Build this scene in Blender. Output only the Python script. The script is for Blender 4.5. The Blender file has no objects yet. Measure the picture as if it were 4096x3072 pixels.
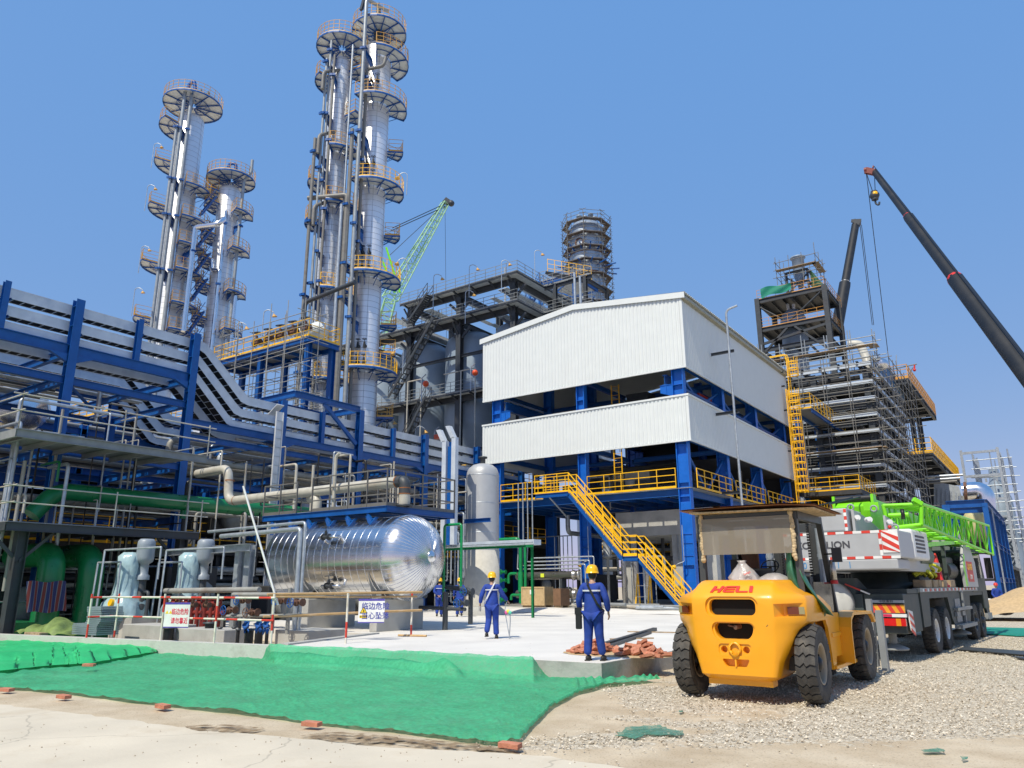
import bpy, bmesh, math, random
import numpy as np
from mathutils import Vector, Matrix
V = Vector; PI = math.pi; R = math.radians
S = bpy.context.scene; C = S.collection
# ---------------------------------------------------------------- camera
FP = 3008.3; YAW, PIT, ROL = -.61344, .26328, -.005176
CAM = V((0, 0, 1.7))
FW = V((math.sin(YAW)*math.cos(PIT), math.cos(YAW)*math.cos(PIT), math.sin(PIT)))
_r = V((math.cos(YAW), -math.sin(YAW), 0)); _u = _r.cross(FW)
RT = _r*math.cos(ROL)+_u*math.sin(ROL); UP = -_r*math.sin(ROL)+_u*math.cos(ROL)
cd = bpy.data.cameras.new('camera'); cam = bpy.data.objects.new('camera', cd); C.objects.link(cam)
cd.sensor_width = 36; cd.lens = FP/4096*36; cd.clip_end = 3000; cd.clip_start = .1
cam.matrix_world = Matrix(((RT.x, UP.x, -FW.x, CAM.x), (RT.y, UP.y, -FW.y, CAM.y), (RT.z, UP.z, -FW.z, CAM.z), (0, 0, 0, 1)))
S.camera = cam
# ---------------------------------------------------------------- light
w = bpy.data.worlds.new('World'); S.world = w; w.use_nodes = True
nt = w.node_tree; sk = nt.nodes.new('ShaderNodeTexSky'); sk.sky_type = 'NISHITA'; sk.sun_disc = False
SEL, SAZ = R(55), R(180-2)
sk.sun_elevation = SEL; sk.sun_rotation = SAZ; sk.altitude = 0; sk.air_density = 1.0; sk.dust_density = .4; sk.ozone_density = 3.5
bg = nt.nodes['Background']; bg.inputs[1].default_value = .15; 
_m = nt.nodes.new('ShaderNodeVectorMath'); _m.operation = 'MULTIPLY_ADD'; _m.inputs[1].default_value = (.44, .20, .02); _m.inputs[2].default_value = (.60, 1.82, 4.3)   # hazy, evenly blue sky
nt.links.new(sk.outputs[0], _m.inputs[0]); nt.links.new(_m.outputs[0], bg.inputs[0])
sl = bpy.data.lights.new('sun', 'SUN'); sl.energy = 4.3; sl.angle = R(.5); sl.color = (1, .925, .77)
so = bpy.data.objects.new('sun', sl); C.objects.link(so)
sd = V((math.sin(R(2))*math.cos(SEL), -math.cos(R(2))*math.cos(SEL), math.sin(SEL)))   # towards the sun
so.rotation_euler = sd.to_track_quat('Z', 'Y').to_euler(); so.location = (0, -20, 60)
S.view_settings.view_transform = 'Standard'; S.view_settings.look = 'None'; S.view_settings.exposure = .12
S.render.engine = 'CYCLES'; S.render.resolution_x = 1024; S.render.resolution_y = 768
# ---------------------------------------------------------------- rays through the photo, cut by real planes
def ray(x, y): return RT*((x-2048)/FP)-UP*((y-1536)/FP)+FW
def atk(x, y, k, v):
    d = ray(x, y); return CAM+d*((v-CAM[k])/d[k])
def AX(x, y, v): return atk(x, y, 0, v)
def AY(x, y, v): return atk(x, y, 1, v)
def AZ(x, y, v=0.): return atk(x, y, 2, v)
def AD(x, y, D):
    d = ray(x, y); return CAM+d*(D/math.hypot(d.x, d.y))
# ---------------------------------------------------------------- objects
WL = {}
def reg(o, p):
    WL[o.name] = V(p)
def tag(o, label=None, cat=None, group=None, kind=None):
    if label: o['label'] = label
    if cat: o['category'] = cat
    if group: o['group'] = group
    if kind: o['kind'] = kind
    return o
def thing(name, label, cat, loc, group=None):
    o = bpy.data.objects.new(name, None); C.objects.link(o); o.empty_display_size = .2
    o.location = loc; WL[o.name] = V(loc); return tag(o, label, cat, group)
class MB:
    def __init__(s): s.v = []; s.f = []; s.sm = []; s.M = None; s.mi = []; s.cur = 0
    def add(s, vs, fs, sm=False):
        n = len(s.v)
        if s.M is not None: vs = [s.M @ V(p) for p in vs]
        s.v.extend([tuple(p) for p in vs]); s.f.extend([tuple(i+n for i in f) for f in fs]); s.sm.extend([sm]*len(fs)); s.mi.extend([s.cur]*len(fs)); return s
    def ob(s, c, x, y, z):
        c, x, y, z = V(c), V(x), V(y), V(z)
        vs = [c+x*i+y*j+z*k for i in (-1, 1) for j in (-1, 1) for k in (-1, 1)]
        return s.add(vs, [(0, 1, 3, 2), (4, 6, 7, 5), (0, 4, 5, 1), (2, 3, 7, 6), (0, 2, 6, 4), (1, 5, 7, 3)])
    def box(s, x0, x1, y0, y1, z0, z1):
        return s.ob(((x0+x1)/2, (y0+y1)/2, (z0+z1)/2), ((x1-x0)/2, 0, 0), (0, (y1-y0)/2, 0), (0, 0, (z1-z0)/2))
    def fr(s, p0, p1, up=None):
        d = (V(p1)-V(p0)); L = d.length; d = d/L if L > 1e-9 else V((0, 0, 1))
        up = V(up) if up is not None else V((0, 0, 1))
        if abs(d.dot(up)) > .98: up = V((0, 1, 0)) if abs(d.y) < .9 else V((1, 0, 0))
        x = up.cross(d).normalized(); u = d.cross(x).normalized(); return d, x, u, L
    def bar(s, p0, p1, w, h, up=None):
        d, x, u, L = s.fr(p0, p1, up); return s.ob((V(p0)+V(p1))/2, x*(w/2), u*(h/2), d*(L/2))
    def ib(s, p0, p1, w, h, up=None, t=None):       # I / H section: web runs along 'up'
        d, x, u, L = s.fr(p0, p1, up); m = (V(p0)+V(p1))/2; t = t or max(.012, h*.06)
        s.ob(m+u*(h/2-t/2), x*(w/2), u*(t/2), d*(L/2)); s.ob(m-u*(h/2-t/2), x*(w/2), u*(t/2), d*(L/2))
        return s.ob(m, x*(t/2), u*(h/2-t), d*(L/2))
    def ch(s, p0, p1, w, h, up=None, side=1, t=.012):  # channel, web on one side
        d, x, u, L = s.fr(p0, p1, up); m = (V(p0)+V(p1))/2
        s.ob(m+x*(side*(w/2-t/2)), x*(t/2), u*(h/2), d*(L/2))
        for k in (1, -1): s.ob(m+u*(k*(h/2-t/2)), x*(w/2-t), u*(t/2), d*(L/2))
        return s
    def tube(s, p0, p1, r, n=8, r2=None, caps=True, up=None):
        d, x, u, L = s.fr(p0, p1, up); r2 = r if r2 is None else r2; p0 = V(p0); p1 = V(p1)
        cs = [(math.cos(2*PI*i/n), math.sin(2*PI*i/n)) for i in range(n)]
        a = [p0+(x*c+u*q)*r for c, q in cs]; b = [p1+(x*c+u*q)*r2 for c, q in cs]
        s.add(a+b, [(i, (i+1) % n, n+(i+1) % n, n+i) for i in range(n)], n > 5)
        if caps:
            s.add(a, [tuple(range(n-1, -1, -1))]); s.add(b, [tuple(range(n))])
        return s
    def pipe(s, pts, r, n=8, bend=None, seg=4, caps=True):
        pts = [V(p) for p in pts]; bend = bend or r*2.5; P = [pts[0]]
        for i in range(1, len(pts)-1):
            a, b, c = pts[i-1], pts[i], pts[i+1]; d1 = (a-b); d2 = (c-b); k = min(bend, d1.length*.48, d2.length*.48)
            d1.normalize(); d2.normalize()
            if abs(d1.dot(d2)) > .999: P.append(b); continue
            for j in range(seg+1):
                t = j/seg; P.append((b+d1*k)*(1-t)**2+b*2*t*(1-t)+(b+d2*k)*t**2)
        P.append(pts[-1]); rings = []; x = None
        for i, p in enumerate(P):
            d = (P[min(i+1, len(P)-1)]-P[max(i-1, 0)]).normalized()
            if x is None:
                q = V((0, 0, 1)) if abs(d.z) < .9 else V((0, 1, 0)); x = q.cross(d).normalized()
            else:
                x = (x-d*x.dot(d)).normalized()
            u = d.cross(x); rings.append([p+(x*math.cos(2*PI*j/n)+u*math.sin(2*PI*j/n))*r for j in range(n)])
        vs = [p for q in rings for p in q]
        s.add(vs, [(i*n+j, i*n+(j+1) % n, (i+1)*n+(j+1) % n, (i+1)*n+j) for i in range(len(P)-1) for j in range(n)], True)
        if caps: s.add(rings[0], [tuple(range(n-1, -1, -1))]); s.add(rings[-1], [tuple(range(n))])
        return s
    def lathe(s, prof, o=(0, 0, 0), d=(0, 0, 1), n=24, a0=0, a1=2*PI, sm=True):   # prof: (radius, along)
        o = V(o); d = V(d).normalized(); q = V((0, 0, 1)) if abs(d.z) < .9 else V((0, 1, 0))
        x = q.cross(d).normalized() if abs(d.z) < .9 else V((1, 0, 0)); u = d.cross(x); full = abs(a1-a0-2*PI) < 1e-6
        m = n if full else n+1
        vs = [o+d*h+(x*math.cos(a0+(a1-a0)*j/n)+u*math.sin(a0+(a1-a0)*j/n))*r for r, h in prof for j in range(m)]
        fs = [(i*m+j, i*m+(j+1) % m, (i+1)*m+(j+1) % m, (i+1)*m+j) for i in range(len(prof)-1) for j in range(n)]
        return s.add(vs, fs, sm)
    def prism(s, poly, e):      # poly: list of 3d points, e: extrusion vector
        poly = [V(p) for p in poly]; e = V(e); n = len(poly)
        s.add(poly+[p+e for p in poly], [tuple(range(n-1, -1, -1)), tuple(range(n, 2*n))]+[(i, (i+1) % n, n+(i+1) % n, n+i) for i in range(n)])
        return s
    def ball(s, c, r, n=10, m=6, sx=1, sy=1, sz=1):
        c = V(c); vs = []; 
        for i in range(m+1):
            a = -PI/2+PI*i/m
            for j in range(n): vs.append(c+V((math.cos(a)*math.cos(2*PI*j/n)*r*sx, math.cos(a)*math.sin(2*PI*j/n)*r*sy, math.sin(a)*r*sz)))
        return s.add(vs, [(i*n+j, i*n+(j+1) % n, (i+1)*n+(j+1) % n, (i+1)*n+j) for i in range(m) for j in range(n)], True)
    def grid(s, fn, nu, nv, sm=True):
        vs = [fn(i/nu, j/nv) for j in range(nv+1) for i in range(nu+1)]
        return s.add(vs, [(j*(nu+1)+i, j*(nu+1)+i+1, (j+1)*(nu+1)+i+1, (j+1)*(nu+1)+i) for j in range(nv) for i in range(nu)], sm)
    def rail(s, pts, h=1.15, sp=1.1, r=.02, bars=3, toe=.12, close=False, pr=None, post=.05):
        pts = [V(p) for p in pts]
        if close: pts = pts+[pts[0]]
        for a, b in zip(pts, pts[1:]):
            L = (b-a).length; n = max(1, round(L/sp))
            for k in range(n+1):
                if k == 0 and a is not pts[0]: continue
                p = a.lerp(b, k/n); s.bar(p, p+V((0, 0, h)), post, post*.7, up=(b-a))
            for k in range(bars):
                z = h*(k+1)/bars; s.bar(a+V((0, 0, z-r)), b+V((0, 0, z-r)), 2*r, 2*r)
            if toe: s.bar(a+V((0, 0, toe/2)), b+V((0, 0, toe/2)), .01, toe)
        return s
    def build(s, name, m, parent=None, bevel=0, wl=None):
        if not s.v: s.box(0, .01, 0, .01, 0, .01)
        me = bpy.data.meshes.new(name); a = np.array(s.v, dtype=np.float32)
        if parent is None: L = V((float((a[:, 0].min()+a[:, 0].max())/2), float((a[:, 1].min()+a[:, 1].max())/2), float(a[:, 2].min())))
        else: L = WL[parent.name]
        a = a-np.array(L[:], dtype=np.float32)
        me.from_pydata(a.tolist(), [], s.f); me.polygons.foreach_set('use_smooth', s.sm); me.polygons.foreach_set('material_index', s.mi if len(s.mi) == len(s.f) else [0]*len(s.f)); me.update()
        for q in (m if isinstance(m, (list, tuple)) else [m]): me.materials.append(q)
        o = bpy.data.objects.new(name, me); C.objects.link(o)
        if parent is None: o.location = L; WL[o.name] = L
        else: o.parent = parent; WL[o.name] = V(L)
        if bevel:
            b = o.modifiers.new('b', 'BEVEL'); b.width = bevel; b.segments = 2; b.limit_method = 'ANGLE'; b.angle_limit = R(40)
        return o
def kids(o): return [c for c in C.objects if c.parent is o]
def copy_tree(o, loc=None, rz=None, label=None, group=None, parent=None):
    c = o.copy(); C.objects.link(c)
    if parent is not None: c.parent = parent
    for k in o.children: copy_tree(k, parent=c)
    if loc is not None: c.location = loc; WL[c.name] = V(loc)
    if rz is not None: c.rotation_euler = (0, 0, rz)
    if label: c['label'] = label
    if group: c['group'] = group
    return c
# ---------------------------------------------------------------- materials
def mat(name, col, rough=.5, metal=0., var=.12, vs=3., dirt=None, dirtc=(.2, .16, .11), bump=0., bs=20., spec=.5, coat=0, alpha=1, trans=0, wave=None, ds=1.2, chips=0):
    m = bpy.data.materials.new(name); m.use_nodes = True; n = m.node_tree; L = n.links; b = n.nodes['Principled BSDF']
    b.inputs['Roughness'].default_value = rough; b.inputs['Metallic'].default_value = metal
    b.inputs['Specular IOR Level'].default_value = spec; b.inputs['Coat Weight'].default_value = coat
    if trans: b.inputs['Transmission Weight'].default_value = trans
    if alpha < 1: b.inputs['Alpha'].default_value = alpha
    tc = n.nodes.new('ShaderNodeNewGeometry').outputs['Position']
    no = n.nodes.new('ShaderNodeTexNoise'); no.inputs['Scale'].default_value = vs; no.inputs['Detail'].default_value = 5; L.new(tc, no.inputs['Vector'])
    rp = n.nodes.new('ShaderNodeMapRange'); L.new(no.outputs[0], rp.inputs[0]); rp.inputs[1].default_value = .3; rp.inputs[2].default_value = .7
    rp.inputs[3].default_value = 1-var; rp.inputs[4].default_value = 1+var
    mx = n.nodes.new('ShaderNodeVectorMath'); mx.operation = 'SCALE'; mx.inputs[0].default_value = col[:3]; L.new(rp.outputs[0], mx.inputs['Scale'])
    out = mx.outputs[0]
    if dirt:
        n2 = n.nodes.new('ShaderNodeTexNoise'); n2.inputs['Scale'].default_value = ds; n2.inputs['Detail'].default_value = 8; n2.inputs['Roughness'].default_value = .65; L.new(tc, n2.inputs['Vector'])
        r2 = n.nodes.new('ShaderNodeMapRange'); L.new(n2.outputs[0], r2.inputs[0]); r2.inputs[1].default_value = .52; r2.inputs[2].default_value = .72; r2.inputs[4].default_value = dirt
        mm = n.nodes.new('ShaderNodeMix'); mm.data_type = 'RGBA'; L.new(r2.outputs[0], mm.inputs[0]); L.new(out, mm.inputs[6]); mm.inputs[7].default_value = (*dirtc, 1); out = mm.outputs[2]
    if chips:
        n4 = n.nodes.new('ShaderNodeTexNoise'); n4.inputs['Scale'].default_value = chips; n4.inputs['Detail'].default_value = 9; n4.inputs['Roughness'].default_value = .7; L.new(tc, n4.inputs['Vector'])
        r4 = n.nodes.new('ShaderNodeMapRange'); L.new(n4.outputs[0], r4.inputs[0]); r4.inputs[1].default_value = .685; r4.inputs[2].default_value = .70
        m4 = n.nodes.new('ShaderNodeMix'); m4.data_type = 'RGBA'; L.new(r4.outputs[0], m4.inputs[0]); L.new(out, m4.inputs[6]); m4.inputs[7].default_value = (.10, .05, .03, 1); out = m4.outputs[2]
    L.new(out, b.inputs['Base Color'])
    r3 = n.nodes.new('ShaderNodeMapRange'); L.new(no.outputs[0], r3.inputs[0]); r3.inputs[3].default_value = max(0, rough-.1); r3.inputs[4].default_value = min(1, rough+.1); L.new(r3.outputs[0], b.inputs['Roughness'])
    if bump:
        bp = n.nodes.new('ShaderNodeBump'); bp.inputs['Strength'].default_value = bump; bp.inputs['Distance'].default_value = .02
        n3 = n.nodes.new('ShaderNodeTexNoise'); n3.inputs['Scale'].default_value = bs; n3.inputs['Detail'].default_value = 4; L.new(tc, n3.inputs['Vector']); L.new(n3.outputs[0], bp.inputs['Height']); L.new(bp.outputs[0], b.inputs['Normal'])
    return m
M_blue = mat('blue_steel', (.0025, .080, .31), .42, chips=3.5, dirt=.25, dirtc=(.01, .05, .16))
M_blued = mat('fireproofed_blue', (.004, .115, .5), .38, bump=.5, bs=9, var=.08)
M_yel = mat('yellow_paint', (.92, .50, .008), .42, dirt=.2, dirtc=(.5, .25, .03))
M_org = mat('weathered_orange', (.62, .3, .06), .55, dirt=.3, dirtc=(.35, .16, .07))
M_gal = mat('galvanised', (.42, .46, .5), .42, metal=.55, var=.15, vs=6)
M_tray = mat('cable_tray', (.55, .6, .66), .42, metal=.15, var=.1, vs=2, dirt=.3, dirtc=(.1, .2, .4), ds=.8)
M_grey = mat('grey_paint', (.24, .255, .26), .5, dirt=.3, dirtc=(.15, .12, .1))
M_dkg = mat('dark_grey_steel', (.045, .052, .06), .5, dirt=.45, dirtc=(.06, .035, .025))
M_pipe = mat('pipe_primer', (.3, .3, .28), .5, dirt=.55, dirtc=(.2, .11, .06))
M_pipel = mat('pipe_light_grey', (.46, .44, .38), .45, dirt=.5, dirtc=(.3, .17, .09), ds=.9)
M_rust = mat('rusty', (.14, .07, .045), .75, var=.4, vs=8)
M_alu = mat('alu_cladding', (.78, .8, .83), .17, metal=1., var=.05)
M_grn = mat('green_paint', (.008, .17, .055), .3, dirt=.15, dirtc=(.02, .1, .06))
M_grnm = mat('green_pipe', (.01, .25, .08), .3)
M_white = mat('white_cladding', (.67, .70, .69), .5, var=.02, vs=1.5, dirt=.12, dirtc=(.62, .62, .58))
M_conc = mat('concrete', (.42, .415, .39), .85, var=.12, vs=1.5, dirt=.5, dirtc=(.24, .235, .22), bump=.3, bs=30)
M_slab = mat('white_concrete', (.66, .635, .59), .85, var=.07, vs=.7, dirt=.35, dirtc=(.48, .46, .42), ds=.5, bump=.15, bs=15)
M_blk = mat('black', (.012, .012, .013), .45)
M_rub = mat('rubber', (.045, .042, .038), .8, var=.35, vs=5, dirt=.6, dirtc=(.13, .115, .09), ds=3, bump=.3, bs=60)
M_silo = mat('silo_alloy', (.27, .34, .42), .45, metal=.15, var=.06, vs=1)
M_brick = mat('brick', (.5, .2, .12), .85, var=.25, vs=9, dirt=.35, dirtc=(.55, .38, .28), ds=6, bump=.4, bs=60)
M_wood = mat('timber', (.36, .26, .16), .8, var=.3, vs=8)
M_skin = mat('skin', (.42, .24, .16), .5)
M_cloth = mat('blue_cloth', (.012, .045, .28), .8, var=.25, vs=7, bump=.6, bs=12)
M_hlm = mat('helmet_yellow', (.9, .5, .01), .25)
M_glass = mat('dark_glass', (.03, .035, .04), .08, spec=.8)
M_red = mat('red_paint', (.6, .03, .02), .45)
M_wht = mat('white_paint', (.75, .75, .73), .45)
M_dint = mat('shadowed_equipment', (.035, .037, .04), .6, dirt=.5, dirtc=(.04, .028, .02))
rnd = random.Random(7)
# ================================================================ GROUND
from mathutils import noise as mnoise
def nz(x, y, s=1., k=0): return 1.3*mnoise.noise(V((x*s*.9, y*s*.9, k*7.3)))+.55*mnoise.noise(V((x*s*2.3, y*s*2.3, k*3.1+5)))
GV = [AZ(*p) for p in [(2210, 2845), (2560, 2760), (2700, 2735), (2420, 2735), (2450, 2728), (2830, 2660)]]
def gravel(x, y):       # 0..1 how stony the ground is
    if y > 60 or x < -9: g = 0
    d = x+7.1
    g = min(1, max(0, (x-(-6.4+1.1*nz(y, x, .6)))/1.0)) if y > 9.5 else min(1, max(0, (x+4.2+(9.5-y)*.9+nz(x, y, 1.3)*.6)/1.2))
    p = AZf(x, y)
    if p is not None:
        px, py = p
        # sandy track in front of the truck and at the bottom of the picture
        bot = 2960-(px-2600)*.02+25*nz(px/300, py/60)
        if py > bot: g *= max(0, 1-(py-bot)/40)*.8+.04
        tr = abs(py-(2855+12*math.sin(px/140)))
        if px < 3150 and tr < 32: g *= .18+.5*tr/32
    return max(0, min(1, g))
def AZf(x, y, z=0):
    d = V((x, y, z))-CAM; q = d.dot(FW)
    if q < .5: return None
    return 2048+FP*d.dot(RT)/q, 1536-FP*d.dot(UP)/q
xs = list(np.arange(-30, 10.01, .22)); xs = [-600, -300, -150, -80, -50, -38]+xs+[13, 18, 30, 60, 150, 400, 900]
ys = list(np.arange(4, 34.01, .22)); ys = [-60, -10, 0, 3]+ys+[38, 45, 60, 100, 200, 500, 1500]
me = bpy.data.meshes.new('ground'); vs = []; gr = []
for y in ys:
    for x in xs:
        gr.append(gravel(x, y)); z = -.012+.012*nz(x, y, 1.1)+.008*nz(x, y, 4, 2)
        if x < -7.3 and y > 13: z = -.02
        vs.append((x, y, z))
nx = len(xs)
me.from_pydata(vs, [], [(j*nx+i, j*nx+i+1, (j+1)*nx+i+1, (j+1)*nx+i) for j in range(len(ys)-1) for i in range(nx-1)])
at_ = me.attributes.new('stony', 'FLOAT', 'POINT'); at_.data.foreach_set('value', gr)
mg = bpy.data.materials.new('dirt_and_gravel'); mg.use_nodes = True; n = mg.node_tree; L = n.links; b = n.nodes['Principled BSDF']; b.inputs['Roughness'].default_value = .95
def N(t, **k):
    q = n.nodes.new(t)
    for a, v in k.items():
        if a.startswith('i'): q.inputs[int(a[1:])].default_value = v
        else: setattr(q, a, v)
    return q
pos = N('ShaderNodeNewGeometry').outputs['Position']
def noise(s, d=5):
    q = N('ShaderNodeTexNoise'); q.inputs['Scale'].default_value = s; q.inputs['Detail'].default_value = d; L.new(pos, q.inputs['Vector']); return q.outputs[0]
def ramp(i, a, c0, b_, c1):
    q = N('ShaderNodeValToRGB'); e = q.color_ramp.elements; e[0].position = a; e[0].color = (*c0, 1); e[1].position = b_; e[1].color = (*c1, 1); L.new(i, q.inputs[0]); return q.outputs[0]
def mixc(f, a, c):
    q = N('ShaderNodeMix', data_type='RGBA'); L.new(f, q.inputs[0]); L.new(a, q.inputs[6]); L.new(c, q.inputs[7]); return q.outputs[2]
sand = ramp(noise(1.3, 10), .35, (.44, .35, .235), .65, (.56, .47, .34))
peb = ramp(noise(45, 3), .55, (1, 1, 1), .7, (.62, .6, .55)); mm = N('ShaderNodeMix', data_type='RGBA', blend_type='MULTIPLY'); mm.inputs[0].default_value = .8; L.new(sand, mm.inputs[6]); L.new(peb, mm.inputs[7]); sand = mm.outputs[2]
vo = N('ShaderNodeTexVoronoi', feature='F1'); vo.inputs['Scale'].default_value = 24; L.new(pos, vo.inputs['Vector'])
bw = N('ShaderNodeSeparateColor'); L.new(vo.outputs['Color'], bw.inputs[0])
stone = ramp(bw.outputs[0], .0, (.38, .32, .23), .8, (.64, .575, .46))
v2 = N('ShaderNodeTexVoronoi', feature='DISTANCE_TO_EDGE'); v2.inputs['Scale'].default_value = 24; L.new(pos, v2.inputs['Vector'])
gap = ramp(v2.outputs[0], .0, (.22, .19, .14), .07, (1, 1, 1)); m2 = N('ShaderNodeMix', data_type='RGBA', blend_type='MULTIPLY'); m2.inputs[0].default_value = .8; L.new(stone, m2.inputs[6]); L.new(gap, m2.inputs[7])
att = N('ShaderNodeAttribute', attribute_name='stony'); nn = N('ShaderNodeMath', operation='ADD'); L.new(att.outputs['Fac'], nn.inputs[0]); n5 = N('ShaderNodeMapRange', i1=.3, i2=.7, i3=-.35, i4=.35); L.new(noise(7, 6), n5.inputs[0]); L.new(n5.outputs[0], nn.inputs[1])
fac = N('ShaderNodeMapRange', i1=.35, i2=.6); L.new(nn.outputs[0], fac.inputs[0])
L.new(mixc(fac.outputs[0], sand, m2.outputs[2]), b.inputs['Base Color'])
bp = N('ShaderNodeBump'); bp.inputs['Strength'].default_value = .6; bp.inputs['Distance'].default_value = .02
hm = N('ShaderNodeMath', operation='MULTIPLY'); L.new(v2.outputs[0], hm.inputs[0]); L.new(fac.outputs[0], hm.inputs[1]); ha = N('ShaderNodeMath', operation='MULTIPLY_ADD', i1=.35); L.new(noise(30, 6), ha.inputs[0]); L.new(hm.outputs[0], ha.inputs[2])
L.new(ha.outputs[0], bp.inputs['Height']); L.new(bp.outputs[0], b.inputs['Normal'])
me.materials.append(mg); gd = bpy.data.objects.new('ground', me); C.objects.link(gd); tag(gd, 'sandy building ground with strewn pale gravel', None, kind='structure')
def sheet(name, pts, z, m, kind='structure', label=None):
    bm_ = MB(); bm_.add([(p[0], p[1], z) for p in pts], [tuple(range(len(pts)))]); o = bm_.build(name, m); tag(o, label, kind=kind); return o
def rag(pts, step=.25, amp=.05, seed=1):     # ragged outline
    q = []; rr = random.Random(seed)
    for a, b_ in zip(pts, pts[1:]+pts[:1]):
        a = V(a[:2]+(0,)) if isinstance(a, tuple) else V((a[0], a[1], 0)); b_ = V((b_[0], b_[1], 0)); k = max(1, int((b_-a).length/step))
        for i in range(k): p = a.lerp(b_, i/k); q.append((p.x+rr.uniform(-amp, amp), p.y+rr.uniform(-amp, amp), 0))
    return q
# pale concrete site road along the bottom of the view
M_road = mat('dusty_concrete_road', (.60, .535, .42), .9, var=.08, vs=.9, dirt=.6, dirtc=(.45, .355, .235), ds=.7, bump=.15, bs=25)
rp = [AZ(*p, .0) for p in [(-500, 2770), (0, 2822), (420, 2872), (712, 2912), (1100, 2950), (1500, 2990), (2080, 3020), (2500, 3072), (3200, 3250)]]
road = [(p.x, p.y) for p in rp]; road = rag([(-60, road[0][1]-6)]+road+[(2, 3), (2, -20), (-60, -20)], .18, .05, 3)
_rn = M_road.node_tree; _b = _rn.nodes['Principled BSDF']; _src = _b.inputs['Base Color'].links[0].from_socket; _g = _rn.nodes.new('ShaderNodeNewGeometry'); _q = _rn.nodes.new('ShaderNodeTexNoise'); _q.inputs['Scale'].default_value = 1.5; _q.inputs['Detail'].default_value = 6
_ad = _rn.nodes.new('ShaderNodeVectorMath'); _ad.operation = 'MULTIPLY_ADD'; _ad.inputs[1].default_value = (.5, .5, .5); _v = _rn.nodes.new('ShaderNodeTexVoronoi'); _v.feature = 'DISTANCE_TO_EDGE'; _v.inputs['Scale'].default_value = .33
_rn.links.new(_g.outputs['Position'], _q.inputs['Vector']); _rn.links.new(_q.outputs['Color'], _ad.inputs[0]); _rn.links.new(_g.outputs['Position'], _ad.inputs[2]); _rn.links.new(_ad.outputs[0], _v.inputs['Vector'])
_mr = _rn.nodes.new('ShaderNodeMapRange'); _mr.inputs[1].default_value = .0; _mr.inputs[2].default_value = .006; _mr.inputs[3].default_value = .7; _mr.inputs[4].default_value = 1; _rn.links.new(_v.outputs[0], _mr.inputs[0]); _vm = _rn.nodes.new('ShaderNodeVectorMath'); _vm.operation = 'SCALE'; _rn.links.new(_src, _vm.inputs[0]); _rn.links.new(_mr.outputs[0], _vm.inputs['Scale']); _rn.links.new(_vm.outputs[0], _b.inputs['Base Color'])
sheet('road', road, .014, M_road, label='pale dusty concrete site road')
# damp dark earth between road and netting
M_damp = mat('damp_earth', (.25, .175, .10), .9, var=.25, vs=6, bump=.5, bs=40)
n = M_damp.node_tree; L = n.links; b = n.nodes['Principled BSDF']; _n = n.nodes.new('ShaderNodeTexNoise'); _n.inputs['Scale'].default_value = 7; _n.inputs['Detail'].default_value = 8; _r = n.nodes.new('ShaderNodeMapRange'); _r.inputs[1].default_value = .38; _r.inputs[2].default_value = .6; L.new(n.nodes.new('ShaderNodeNewGeometry').outputs['Position'], _n.inputs['Vector']); L.new(_n.outputs[0], _r.inputs[0]); L.new(_r.outputs[0], b.inputs['Alpha'])
for k, (poly, zz) in enumerate([([(740, 2912), (860, 2903), (1000, 2908), (1062, 2922), (1000, 2936), (860, 2934), (770, 2924)], .019),
                          ([(1200, 2948), (1300, 2934), (1440, 2938), (1600, 2958), (1800, 2972), (2060, 2998), (2100, 3008), (2040, 3014), (1880, 3006), (1600, 2982), (1400, 2976), (1270, 2962)], .019)]):
    pp = [AZ(*p) for p in poly]; sheet('damp_patch', rag([(p.x, p.y) for p in pp], .1, .035, k+9), zz, M_damp, label='dark damp earth beside the road')
# real stones
def stones(n_, seed):
    rr = np.random.RandomState(seed); P = []
    while len(P) < n_:
        u = rr.rand(); y = 6.6+rr.rand()**1.6*24; x = rr.uniform(-9, 6.5)
        px = AZf(x, y)
        if px is None or px[0] < 1900 or px[0] > 4250 or px[1] > 3150: continue
        if x < -7.3 and y > 12.6: continue
        if rr.rand() < max(.02, gravel(x, y))**1.3: P.append((x, y))
    return P
P = stones(30000, 5); rr = np.random.RandomState(3)
oc = np.array([(1, 0, 0), (0, 1, 0), (-1, 0, 0), (0, -1, 0), (0, 0, 1), (0, 0, -1)], float)
of = np.array([(0, 1, 4), (1, 2, 4), (2, 3, 4), (3, 0, 4), (1, 0, 5), (2, 1, 5), (3, 2, 5), (0, 3, 5)])
nP = len(P); vv = np.repeat(oc[None], nP, 0)*(1+rr.uniform(-.35, .35, (nP, 6, 3))); sc = (.007+.017*rr.rand(nP)**2.2)[:, None, None]
vv *= sc*np.stack([np.ones(nP), rr.uniform(.6, 1, nP), rr.uniform(.4, .8, nP)], 1)[:, None, :]
an = rr.uniform(0, 6.28, nP); ca, sa = np.cos(an)[:, None], np.sin(an)[:, None]; x_ = vv[:, :, 0]*ca-vv[:, :, 1]*sa; y_ = vv[:, :, 0]*sa+vv[:, :, 1]*ca
tl = rr.uniform(-.7, .7, nP)[:, None]; z_ = vv[:, :, 2]+tl*vv[:, :, 0]
Pn = np.array(P); vv = np.stack([x_+Pn[:, 0:1], y_+Pn[:, 1:2], z_+.004+sc[:, :, 0]*.25], 2).reshape(-1, 3)
ff = (of[None]+(np.arange(nP)*6)[:, None, None]).reshape(-1, 3)
me = bpy.data.meshes.new('gravel'); me.from_pydata(vv.tolist(), [], ff.tolist())
M_st = bpy.data.materials.new('crushed_stone'); M_st.use_nodes = True; n = M_st.node_tree; L = n.links; b = n.nodes['Principled BSDF']; b.inputs['Roughness'].default_value = .9
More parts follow.
